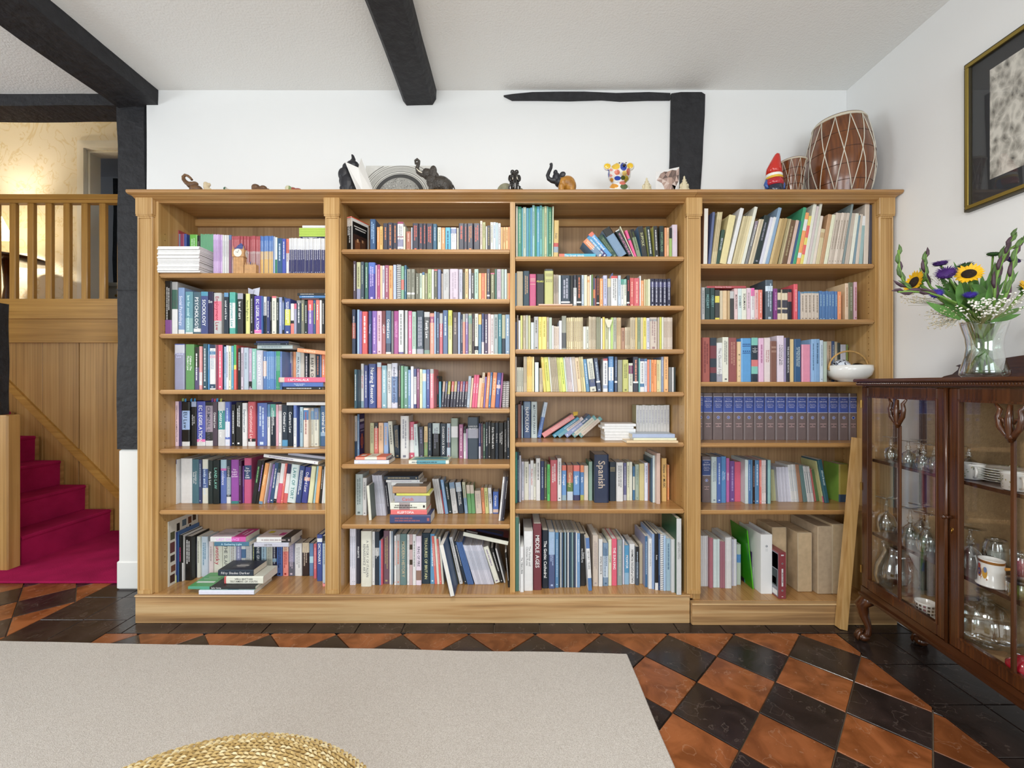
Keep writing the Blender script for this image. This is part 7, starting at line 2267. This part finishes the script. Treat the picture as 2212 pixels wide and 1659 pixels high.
for a, b, w, Y in (((2075,690),(2000,645),.014,1.46),((2085,690),(2035,640),.014,1.50),((2110,690),(2060,600),.012,1.55),((2120,690),(2105,610),.016,1.50),((2130,700),(2140,600),.014,1.47),((2140,695),(2205,672),.010,1.42),((2145,690),(2215,655),.009,1.45),((2110,680),(2040,620),.015,1.53),((2120,680),(2170,600),.012,1.55),((2100,670),(2070,590),.018,1.58),((2130,670),(2120,585),.016,1.60),((2110,660),(2140,620),.018,1.50),((2080,660),(2050,600),.02,1.56),((2095,660),(2110,620),.02,1.50),((2070,650),(2030,590),.016,1.60),((2100,650),(2060,560),.012,1.62),((2115,650),(2100,570),.014,1.62),((2125,650),(2150,560),.012,1.60),((2090,670),(2015,655),.012,1.50),((2100,660),(2020,610),.016,1.57),((2130,660),(2185,620),.012,1.52),((2120,650),(2130,600),.018,1.56),((2110,655),(2085,605),.020,1.53),((2105,665),(2150,640),.016,1.46),((2150,640),(2165,560),.008,1.52),((2155,650),(2200,580),.008,1.50)): leafblade(m,P(a[0],a[1],Y),P(b[0],b[1],Y),w,.01,6)
for k in range(6):
    a = k*1.05; pts = stem_pts(VB+Vector((.07*math.cos(a),.05*math.sin(a),.24)),a+2.5,.042)[:3]; m.tube(pts,[.005,.005,.004],7)
o = m.build('foliage', M['leaf']); tag(o,'mixed green stems and long leaves filling the vase','foliage'); o['kind'] = 'stuff'
def gyp(cx, cy, Y, rx, ry, n, label, mat, size, seed, root):
    rg = random.Random(seed); c = P(cx,cy,Y); k = Y/F; t = thing('gypsophila_sprig', label, 'flower', c); m = MB(); tw = MB(); r0 = P(root[0],root[1],Y+.03)
    for i in range(n):
        a, q = rg.uniform(0,2*PI), math.sqrt(rg.random()); p = c+Vector((rx*k*q*math.cos(a),rg.uniform(-.035,.035),ry*k*q*math.sin(a))); m.smooth = True; s = size*rg.uniform(.6,1.1)
        m.ball(p,(s,s,s*.8),6,4)
        if i % 4 == 0: tw.tube([r0,r0.lerp(p,.5)+Vector((rg.uniform(-.01,.01),0,rg.uniform(-.01,.01))),p],[.0007,.0005,.0004],4)
    o = m.build('blossom', M[mat], t); o['kind'] = 'stuff'; o = tw.build('twigs', M['twig'], t); o['kind'] = 'stuff'
gyp(2128,664,1.42,42,20,110,'white gypsophila spray over the front of the vase rim','gyp',.0042,1,(2120,700)); gyp(2200,650,1.40,24,24,50,'white gypsophila spray on the room side of the vase','gyp',.0040,2,(2140,695))
gyp(2035,687,1.48,36,24,170,'cream gypsophila spray drooping beside the vase','gyp2',.0024,3,(2078,682)); gyp(1975,645,1.52,20,13,70,'cream gypsophila spray under the sideways sunflower','gyp2',.0024,4,(2060,660))
gyp(2030,610,1.60,22,24,50,'cream gypsophila spray behind the large aster','gyp',.0026,5,(2090,680))
# ---------------------------------------------------------------- picture on the right wall
py0, py1, pz0, pz1 = 1.30, 1.812, 1.963, 2.598
t = thing('framed_picture', 'black and white photograph in black mount and gold frame', 'picture', (WX-.01,(py0+py1)/2,(pz0+pz1)/2))
GF = flat('gilt_frame','a08a44',.32,metal=.7); DF = flat('dark_frame_edge','4a4332',.5)
def bar(nm, a, b, mat): m = MB(); m.box(a,b,.002); m.build(nm, mat, t)
for a, b, c, d in ((py0,py1,pz1-.02,pz1),(py0,py1,pz0,pz0+.02),(py0,py0+.02,pz0+.02,pz1-.02),(py1-.02,py1,pz0+.02,pz1-.02)):
    bar('frame_bar',(WX-.022,a,c),(WX-.0005,b,d),DF)
for a, b, c, d in ((py0+.008,py1-.008,pz1-.022,pz1-.008),(py0+.008,py1-.008,pz0+.008,pz0+.022),(py0+.008,py0+.022,pz0+.022,pz1-.022),(py1-.022,py1-.008,pz0+.022,pz1-.022)):
    bar('gilt_bead',(WX-.027,a,c),(WX-.021,b,d),GF)
bar('mount',(WX-.010,py0+.02,pz0+.02),(WX-.006,py1-.02,pz1-.02),flat('dark_grey_mount','2c2d30',.7))
def stonephoto():
    m, N, L, b = newmat('stone_photograph'); tc = N.new('ShaderNodeTexCoord'); mp = N.new('ShaderNodeMapping'); mp.inputs['Rotation'].default_value = (.6,0,0); mp.inputs['Scale'].default_value = (1,15,9)
    n = N.new('ShaderNodeTexNoise'); n.inputs['Scale'].default_value = 1.6; n.inputs['Detail'].default_value = 12; n.inputs['Roughness'].default_value = .68; n.inputs['Distortion'].default_value = .9
    v = N.new('ShaderNodeTexVoronoi'); v.inputs['Scale'].default_value = 3; mx = N.new('ShaderNodeMix'); mx.data_type = 'FLOAT'; mx.inputs[0].default_value = .30
    r = N.new('ShaderNodeValToRGB'); e = r.color_ramp.elements; e[0].position = .28; e[0].color = (.03,.03,.028,1); e[1].position = .62; e[1].color = (.72,.69,.62,1); q = e.new(.42); q.color = (.33,.31,.27,1)
    L.new(tc.outputs['Object'],mp.inputs[0]); L.new(mp.outputs[0],n.inputs['Vector']); L.new(mp.outputs[0],v.inputs['Vector']); L.new(n.outputs['Fac'],mx.inputs[2]); L.new(v.outputs['Distance'],mx.inputs[3]); L.new(mx.outputs[0],r.inputs['Fac']); L.new(r.outputs['Color'],b.inputs['Base Color'])
    b.inputs['Roughness'].default_value = .5; return m
m = MB(); m.extr([(WX-.0112,py1-.090,pz0+.10),(WX-.0112,py1-.090,pz1-.085),(WX-.0112,py0+.09,pz1-.085),(WX-.0112,py0+.09,pz0+.10)],(.001,0,0)); m.build('photograph', stonephoto(), t)
bar('picture_glass',(WX-.0165,py0+.02,pz0+.02),(WX-.0155,py1-.02,pz1-.02),glass('picture_glass',refl=.015,edge=.12,blend=.15))
# ---------------------------------------------------------------- rug and woven pouffe
def rugmat():
    m, N, L, b = newmat('beige_wool'); tc = N.new('ShaderNodeTexCoord')
    n = N.new('ShaderNodeTexNoise'); n.inputs['Scale'].default_value = 420; n.inputs['Detail'].default_value = 2
    r = N.new('ShaderNodeValToRGB'); e = r.color_ramp.elements; e[0].position = .3; e[0].color = (*hexc('b6ada4'),1); e[1].position = .65; e[1].color = (*hexc('dbd5ce'),1)
    L.new(tc.outputs['Object'],n.inputs['Vector']); L.new(n.outputs['Fac'],r.inputs['Fac'])
    L.new(r.outputs['Color'],b.inputs['Base Color']); b.inputs['Roughness'].default_value = .95; b.inputs['Specular IOR Level'].default_value = .1
    bp = N.new('ShaderNodeBump'); bp.inputs['Strength'].default_value = .6; bp.inputs['Distance'].default_value = .004; L.new(n.outputs['Fac'],bp.inputs['Height']); L.new(bp.outputs['Normal'],b.inputs['Normal']); return m
t = thing('rug', 'large plain beige wool rug on the chequered tiles', 'rug', (-1.2,.9,0))
RG = rugmat(); m = MB(); nn = 60; top = []; 
xa, xb = -3.0, .516
def ry(x): return 1.882 + (.516-x)*.0315 + .006*mnoise.noise(Vector((x*2.5,0,0)))
ring = [(xa+(xb-xa)*i/nn, ry(xa+(xb-xa)*i/nn)) for i in range(nn+1)]+[(xb+.004*mnoise.noise(Vector((0,y*3,0))), y) for y in [1.8-.09*i for i in range(1,34)]]+[(xb,-1.3),(xa,-1.3)]
m.prism(ring[::-1], .0006, .013, cap=.003); m.build('rug_pile', RG, t)
m = MB(); rg = random.Random(2)
for i in range(1500):
    x = rg.uniform(xa,xb); yy = ry(x); m.add([(x,yy-.002,.008),(x+.002,yy-.002,.006),(x+rg.uniform(-.004,.004),yy+rg.uniform(.002,.008),rg.uniform(.001,.006))],[(0,1,2)])
for i in range(700):
    yy = rg.uniform(-1.2,1.88); m.add([(xb-.002,yy,.008),(xb-.002,yy+.002,.006),(xb+rg.uniform(.002,.007),yy,rg.uniform(.001,.006))],[(0,2,1)])
o = m.build('rug_fringe', RG, t); o['kind'] = 'stuff'
# pouffe of plaited seagrass
pc = Vector((-.60,.592,0)); PRm, PH = .455, .415
t = thing('woven_pouffe', 'round plaited seagrass pouffe standing on the beige rug', 'pouffe', (pc.x,pc.y,.0135))
prof = []
for i in range(41):
    f = i/40
    if f < .55: a = f/.55; r = PRm*(.86+.14*math.sin(PI*min(1,a*.9+.05))); z = .016+(PH-.09)*a
    else: a = (f-.55)/.45*PI/2; r = PRm*.99*math.cos(a)**.75 if a < PI/2-.001 else .002; z = PH-.074+.074*math.sin(a)
    prof.append((max(r,.002),z))
m = MB(); m.smooth = True; m.lathe([(r*.985,z) for r, z in prof],pc,48); m.build('core', flat('seagrass_core','cdb37c',.9), t)
m = MB(); rg = random.Random(4); L = 0; seq = [prof[0]]
for a, b in zip(prof,prof[1:]):
    d = math.hypot(a[0]-b[0],a[1]-b[1]); n = max(1,int(d/.0035)); seq += [(a[0]+(b[0]-a[0])*i/n,a[1]+(b[1]-a[1])*i/n) for i in range(1,n+1)]
rows = []; acc = 0
for a, b in zip(seq,seq[1:]):
    acc += math.hypot(a[0]-b[0],a[1]-b[1])
    if acc >= .0085: rows.append((b,(b[0]-a[0],b[1]-a[1]))); acc = 0
PAL = [hexc(c) for c in ('cdb37c','bd9f66','dcc898','b0935c','e4d6ac','c8ac72')]
for ri, ((r, z), (dr, dz)) in enumerate(rows):
    L = math.hypot(dr,dz) or 1; tn = Vector((dr/L,dz/L)); nr = Vector((tn.y,-tn.x))
    if nr.x < 0 and r > .1 : nr = -nr
    if z > PH*.75 and nr.y < 0: nr = -nr
    n = max(6,int(2*PI*r/.0135))
    for k in range(n):
        a = 2*PI*(k+.5*(ri % 2)+rg.uniform(-.12,.12))/n; w = 2*PI*r/n*.62; u = Vector((-math.sin(a),math.cos(a),0)); ra = Vector((math.cos(a),math.sin(a),0))
        c = Vector((pc.x,pc.y,0))+ra*r+Vector((0,0,z)); N3 = ra*nr.x+Vector((0,0,nr.y)); T3 = ra*tn.x+Vector((0,0,tn.y)); sl = T3*(.0024 if ri % 2 else -.0024)
        m.cur = rg.choice(PAL)
        p0, p1 = c-u*w-sl, c+u*w+sl; s = T3*.0040; mid = c+N3*.0046
        m.add([p0,c-s+N3*.002,p1,c+s+N3*.002,mid+u*w*.35,mid-u*w*.35],[(0,1,5),(1,4,5),(1,2,4),(2,3,4),(3,5,4),(3,0,5)])
M['rush'] = attrmat('seagrass_plait',.75,spec=.25); o = m.build('plaiting', M['rush'], t); o['kind'] = 'stuff'
# ---------------------------------------------------------------- loose things on the shelves
# papers stacked at the front of the top shelf
zs = SHELF[(1,1)]; Y0 = 2.155; s = .18535; rg = random.Random(8); z = zs+.0006
PW = flat('white_paper_sheaf','eceae8',.8,var=.05,vscale=80); total = ZW(410+s*655,Y0)-zs; n = 15
for i in range(n):
    h = total/n*.86; x0 = XW(330+s*(30+rg.uniform(-6,14)),Y0); x0 = max(x0,-1.8245); x1 = XW(330+s*(540+rg.uniform(-10,10)),Y0)+.0
    bend = 0.04*(1-i/n)
    m = MB(); pts = [(x0,z),(x1-.05,z),(x1+rg.uniform(-.002,.002),z+.0005),(x1,z+h),(x1-.05,z+h),(x0,z+h)]
    yy = Y0+rg.uniform(-.003,.004); m.extr([(x, yy, zz) for x, zz in pts],(0,.205,0))
    o = m.build('paper_pad', PW); tag(o,'white paper pad on the top shelf, %s up its pile' % ORD[i],'paper pad','pile of white pads'); z += total/n
# clock tower model
t = thing('clock_tower_model', 'small cardboard model of a gothic clock tower on the top shelf', 'model', (XW(512,2.185),2.19,zs))
TB = flat('tan_card_stone','c89a6a',.6,var=.15,vscale=60); TR = flat('blue_card_roof','55629a',.5); TW = flat('clock_face','e8e4da',.5)
x0, x1 = XW(330+s*925,2.175), XW(330+s*1065,2.175); w = x1-x0; xc = (x0+x1)/2; yc = 2.172+w/2; z1 = ZW(410+s*780,2.175); z2 = ZW(410+s*690,2.175); z3 = ZW(410+s*595,2.175)
m = MB(); m.box((xc-w*.42,yc-w*.42,zs+.0005),(xc+w*.42,yc+w*.42,z1)); m.box((xc-w*.5,yc-w*.5,z1),(xc+w*.5,yc+w*.5,z2),.001)
for k in range(5):
    zz = zs+.012+k*(z1-zs-.02)/5; m.box((xc-w*.43,yc-w*.43,zz),(xc+w*.43,yc+w*.43,zz+.0016))
for dx in (-.25,0,.25): m.box((xc+dx*w-.0012,yc-w*.435,zs+.001),(xc+dx*w+.0012,yc-w*.40,z1-.001))
for sx, sy in ((-1,-1),(1,-1),(-1,1),(1,1)): m.lathe([(w*.06,z2),(.0005,z2+w*.3)],(xc+sx*w*.43,yc+sy*w*.43,0),6)
m.build('tower', TB, t)
m = MB(); m.lathe([(w*.62,z2),(w*.34,z2+(z3-z2)*.35),(w*.36,z2+(z3-z2)*.42),(w*.1,z2+(z3-z2)*.85),(.0005,z3)],(xc,yc,0),4)
for i in range(len(m.v)):
    v = Vector(m.v[i])-Vector((xc,yc,0)); v = Matrix.Rotation(PI/4,3,'Z') @ v; m.v[i] = tuple(v+Vector((xc,yc,0)))
m.build('spire', TR, t)
for d, r in (('f',0),('r',1)):
    m = MB(); zc2 = (z1+z2)/2; q = [(math.cos(a*PI/10)*w*.34, math.sin(a*PI/10)*w*.34) for a in range(20)]
    if d == 'f': m.add([(xc+a, yc-w*.515, zc2+b) for a, b in q],[tuple(range(20))])
    else: m.add([(xc+w*.515, yc+a, zc2+b) for a, b in q],[tuple(range(20))])
    f = m.build('clock_face', TW, t)
    h = MB()
    for an, ln in ((1.2,.26),(2.6,.18)):
        u = (math.cos(an),math.sin(an))
        if d == 'f': h.tube([(xc,yc-w*.525,zc2),(xc+u[0]*w*ln,yc-w*.525,zc2+u[1]*w*ln)],.0007,4)
        else: h.tube([(xc+w*.525,yc,zc2),(xc+w*.525,yc+u[0]*w*ln,zc2+u[1]*w*ln)],.0007,4)
    h.build('clock_hands', M['ebony'], f)
m = MB(); bx0, bx1 = x1+.0005, XW(330+s*1200,2.175); zb = ZW(410+s*870,2.175)
m.box((bx0,2.176,zs+.0005),(bx1,2.205,zb))
for i in range(6): xx = bx0+(bx1-bx0)*(i+.5)/6; m.lathe([(.0022,zb),(.0022,zb+.006),(.0004,zb+.013)],(xx,2.178,0),4)
for i in range(4):
    for j in range(3): xx = bx0+(bx1-bx0)*(i+.5)/4; m.box((xx-.002,2.1755,zs+.006+j*.011),(xx+.002,2.1765,zs+.013+j*.011))
m.build('palace_wing', TB, t)
m = MB(); m.lathe([(.006,zb),(.006,zb+.008),(.0005,zb+.02)],((bx0+bx1)/2-.006,2.19,0),6); m.build('turret_roof', TR, t)
# white bowl with cane handle and two balls
zs = SHELF[(4,3)]; Yb = 2.213; bx = XW(1500+.18083*1850,Yb)-.004; R = .180*.47*.94
t = thing('white_bowl', 'white china bowl with arched cane handle on the shelf above the encyclopedias', 'bowl', (bx,Yb,zs+.0006))
bowlh = .086; m = MB(); m.smooth = True; m.lathe([(.001,.004),(.046,.0),(.048,.006),(.075,.015),(.096,.036),(.1035,.062),(.102,bowlh),(.099,bowlh),(.100,.062),(.092,.038),(.07,.020),(.001,.013)],(bx,Yb,zs+.0006),40); m.build('bowl_body', flat('white_glazed_china','efeeea',.15,coat=.5), t)
m = MB(); m.smooth = True; m.tube([(bx-.105*math.cos(a),Yb,zs+.070+.092*math.sin(a)) for a in [PI*i/24 for i in range(25)]],.0048,8); m.build('cane_handle', flat('cane','c49a5e',.5,var=.2,vscale=60), t)
for sgn in (-1,1):
    m = MB(); m.smooth = True; m.tube([(bx+sgn*.1045,Yb-.008,zs+.062),(bx+sgn*.109,Yb,zs+.068),(bx+sgn*.1045,Yb+.008,zs+.074)],.0028,6); m.build('handle_lug', flat('cane_lug','b88c50',.5), t)
def ball(x, r, label, colf, zc):
    m = MB(); m.smooth = True; m.ball((x,Yb-.01,zc),r,32,22); o = sculpt(m,r*.07,1,colf,M['paint'],'ornamental_ball'); tag(o,label,'ball')
ball(bx-.047,.044,'white ball with blue leopard spots in the white bowl',lambda co: hexc('1c2436') if .10 < abs(mnoise.noise(co*90)) < .34 and mnoise.noise(co*60+Vector((5,5,5))) > -.28 else hexc('dfe6f2'),zs+.075)
ball(bx+.040,.038,'glossy black ball in the white bowl',lambda co: hexc('0d0d10'),zs+.063)
# bottom shelf of the last bay: folder, ring binder, film box set and cardboard slipcases
zs = SHELF[(4,6)]; s = .18083
def depthY(yc): return min(max(F*(CH-zs)/(1095+s*yc-H2),2.13),2.36)
def slipcase(x0, x1, yt, yb, label, col='c4ab88'):
    Y = depthY(yb); X0, X1 = XW(1490+s*x0,Y), XW(1490+s*x1,Y); H = ZW(1095+s*yt,Y)-zs; d = min(.235,YB-Y-.004); w = .0022
    t = thing('document_box', label, 'box', ((X0+X1)/2,Y,zs)); KB = flat('kraft_board',col,.75,var=.10,vscale=35)
    m = MB(); m.box((X0,Y,zs+.0006),(X1,Y+d,zs+H),.003); m.build('box_body', KB, t)
    m = MB()
    for X in (X0,X1): m.box((X-.0006,Y-.0008,zs+.004),(X+.0006,Y+.004,zs+H-.003))
    m.box((X0,Y-.0008,zs+H-.001),(X1,Y+.004,zs+H+.0005)); m.build('worn_edges', flat('worn_kraft_edge','d8c6a8',.8), t)
    m = MB(); m.box((X0+.002,Y+d*.55,zs+H+.0001),(X1-.002,Y+d*.56,zs+H+.0006)); m.build('lid_joint', KB, t)
slipcase(985,1150,245,962,'cardboard document box behind the red film box set'); slipcase(1292,1455,310,1018,'cardboard document box between the other boxes, set forward')
slipcase(1532,1700,235,1045,'cardboard document box with torn front corner','b8a286'); slipcase(1708,1850,210,1045,'cardboard document box nearest the leaning oak board')
Y = depthY(1040); X0, X1 = XW(1490+s*852,Y), XW(1490+s*985,Y); H = ZW(1095+s*330,Y)-zs; d = .25 if YB-Y > .26 else YB-Y-.004
t = thing('ring_binder', 'white ring binder with a round grey label standing on the bottom shelf', 'binder', (X0,Y,zs)); WBm = flat('white_binder_board','ebebea',.45)
m = MB(); m.box((X0,Y,zs+.0006),(X1,Y+.003,zs+H),.001); m.box((X0,Y+.003,zs+.0006),(X0+.003,Y+d,zs+H),.001); m.box((X1-.003,Y+.003,zs+.0006),(X1,Y+d,zs+H),.001); m.build('binder_cover', WBm, t)
m = MB(); m.box((X0+.0035,Y+.02,zs+.004),(X1-.0035,Y+d-.01,zs+H-.012)); m.build('filed_papers', flat('filed_paper','dfe2e6',.8,var=.08,vscale=200), t)
m = MB(); xc = (X0+X1)/2; zc = ZW(1095+s*470,Y)
for r, c, o in ((.0062,'5a5f66',.0005),(.0048,'e4e6e8',.0009),(.003,'7c828a',.0012)): m.cur = hexc(c); m.add([(xc+r*math.cos(a*PI/10),Y-o,zc+r*math.sin(a*PI/10)) for a in range(20)],[tuple(range(20))])
m.cur = hexc('c9cbce')
for k in range(3): q4(m,(xc-.004+.004*k,Y-.0005,zc-.02),(.0007,0,0),(0,0,.008))
m.build('spine_label', M['matte'], t)
Y = depthY(985); x0 = XW(1490+s*752,Y); H = ZW(1095+s*270,Y)-zs; th = -math.atan2(75*s*Y/F,H); tt = XW(1490+s*812,Y)-x0
t = thing('plastic_folder', 'bright green plastic folder leaning beside the white binder', 'folder', (x0,Y,zs)); GP = flat('green_plastic','4fae1e',.3,coat=.2); GP2 = flat('deep_green_plastic','2f8f18',.3,coat=.2)
R = Matrix.Translation((x0,Y,zs+.0006)) @ Matrix.Rotation(th,4,'Y')
for k, (a, b, mt) in enumerate(((0,.0012,GP2),(.0022,.0034,GP),(.0044,.0056,GP))):
    m = MB(); m.box((a,0,0),(b,.215,H-.004*k)); m.v = [tuple(R @ Vector(v)) for v in m.v]; m.build('folder_flap', mt, t)
m = MB(); m.box((0,-.0012,0),(.0056,0,H-.004)); m.v = [tuple(R @ Vector(v)) for v in m.v]; m.build('folder_spine', GP, t)
Y = depthY(1100); X0, X1 = XW(1490+s*1062,Y), XW(1490+s*1150,Y); H = ZW(1095+s*545,Y)-zs; d = .135
t = thing('film_box_set', 'dark red boxed film set about steam railways standing at the shelf front', 'box set', (X0,Y,zs))
m = MB(); m.cur = hexc('8f2430'); m.box((X0,Y,zs+.0006),(X1,Y+d,zs+H),.001); m.build('case', M['cover'], t)
m = MB(); xs = X0-.0005
def side(a0, a1, b0, b1, c): m.cur = hexc(c); m.add([(xs,Y+a0,zs+H*b0),(xs,Y+a0,zs+H*b1),(xs,Y+a1,zs+H*b1),(xs,Y+a1,zs+H*b0)],[(0,1,2,3)])
side(.004,d-.004,.03,.97,'8c9098'); side(.006,d-.006,.62,.95,'c4ccd4'); xs -= .0003; side(.01,d-.012,.24,.60,'2c3a3c'); side(.02,d-.05,.27,.42,'141820'); side(.03,d-.06,.30,.36,'c88a2c'); side(.01,.05,.05,.16,'e8e8ea')
m.build('cover_picture', M['matte'], t)
m = MB(); xc = (X0+X1)/2
for zz in (.76,.18):
    for r, c, o in ((.0048,'d8d0cc',.0005),(.0038,'3a3f48',.0008),(.0015,'9aa0a8',.0011)): m.cur = hexc(c); m.add([(xc+r*math.cos(a*PI/8),Y-o,zs+H*zz+r*math.sin(a*PI/8)) for a in range(16)],[tuple(range(16))])
m.cur = hexc('dfe0e2'); q4(m,(xc,Y-.0005,zs+H*.46),(.0042,0,0),(0,0,H*.19)); q4(m,(xc,Y-.0005,zs+H*.94),(.007,0,0),(0,0,.003)); q4(m,(xc,Y-.0005,zs+H*.05),(.004,0,0),(0,0,.0018))
text(m,'BRITISH STEAM',(xc-.0022,Y-.0009,zs+H*.46),(0,0,-1),(1,0,0),min(.0075,H*.36/twidth('BRITISH STEAM')),hexc('5a2024')); m.build('spine_lettering', M['ink'], t)
# paper slips tucked into books and laid on them
def slip(label, pts, Y, col, d=.03, name='paper_slip'):
    m = MB(); q = [P(x,y,Y) for x, y in pts]; m.extr(q,(0,.0006,0)); m.cur = None
    o = m.build(name, flat('paper_'+col,col,.7)); tag(o,label,'paper'); return o
k = .17179
slip('folded lilac leaflet tucked above the books on the shelf of law texts', [(340+k*1140,595+k*155),(340+k*1215,595+k*185),(340+k*1195,595+k*262),(340+k*1145,595+k*262)], 2.23, 'b9bacb')
slip('pale leaflet corner beside the lilac leaflet above the law texts', [(340+k*1200,595+k*172),(340+k*1290,595+k*150),(340+k*1275,595+k*262),(340+k*1205,595+k*262)], 2.235, 'cfd2e0')
for i, (x, c, nm) in enumerate(((320,'8fae6a','green'),(352,'3f8fc4','blue'),(425,'3f8fc4','blue'),(470,'3a86b8','blue'),(690,'6a4a9c','purple'),(722,'b8506a','pink'),(752,'3f8fc4','blue'),(800,'b9b45a','yellow'))):
    slip('%s sticky index tab standing above the fourth shelf down, %s from the stairs' % (nm, ORD[i]), [(340+k*(x-10),845+k*(92+3*(i%3))),(340+k*(x+14),845+k*(88+4*(i%2))),(340+k*(x+10),845+k*140),(340+k*(x-12),845+k*140)], 2.29, c, name='index_tab')
k = .17631
slip('yellow note stuck on the tilted pink book', [(1100+k*783,850+k*226),(1100+k*842,850+k*222),(1100+k*838,850+k*262),(1100+k*788,850+k*280)], 2.26, 'b08f2c', name='sticky_note')
slip('white paper bookmark flaring out of the music scores', [(1100+k*1172,665+k*145),(1100+k*1265,665+k*143),(1100+k*1235,665+k*240),(1100+k*1205,665+k*240)], 2.185, 'e6dfc8', name='bookmark')
slip('blue slip rising from a white paperback on the second shelf', [(1100+k*1225,560+k*225),(1100+k*1262,560+k*168),(1100+k*1272,560+k*172),(1100+k*1262,560+k*245)], 2.22, '5c6c98', name='bookmark')
# loose sheets lying on shelves
zs = SHELF[(1,4)]; m = MB(); Xa, Xb = XW(340+.17179*1590,2.19), XW(340+.17179*2030,2.19); m.extr([(Xa,2.178,zs+.0006),(Xb-.02,2.178,zs+.0006),(Xb,2.20,zs+.0006),(Xa+.03,2.20,zs+.0006)],(0,0,.0012)); o = m.build('paper_sheet', flat('white_sheet','e2e0e2',.6)); tag(o,'thin white sheet lying at the front edge before the law books','paper')
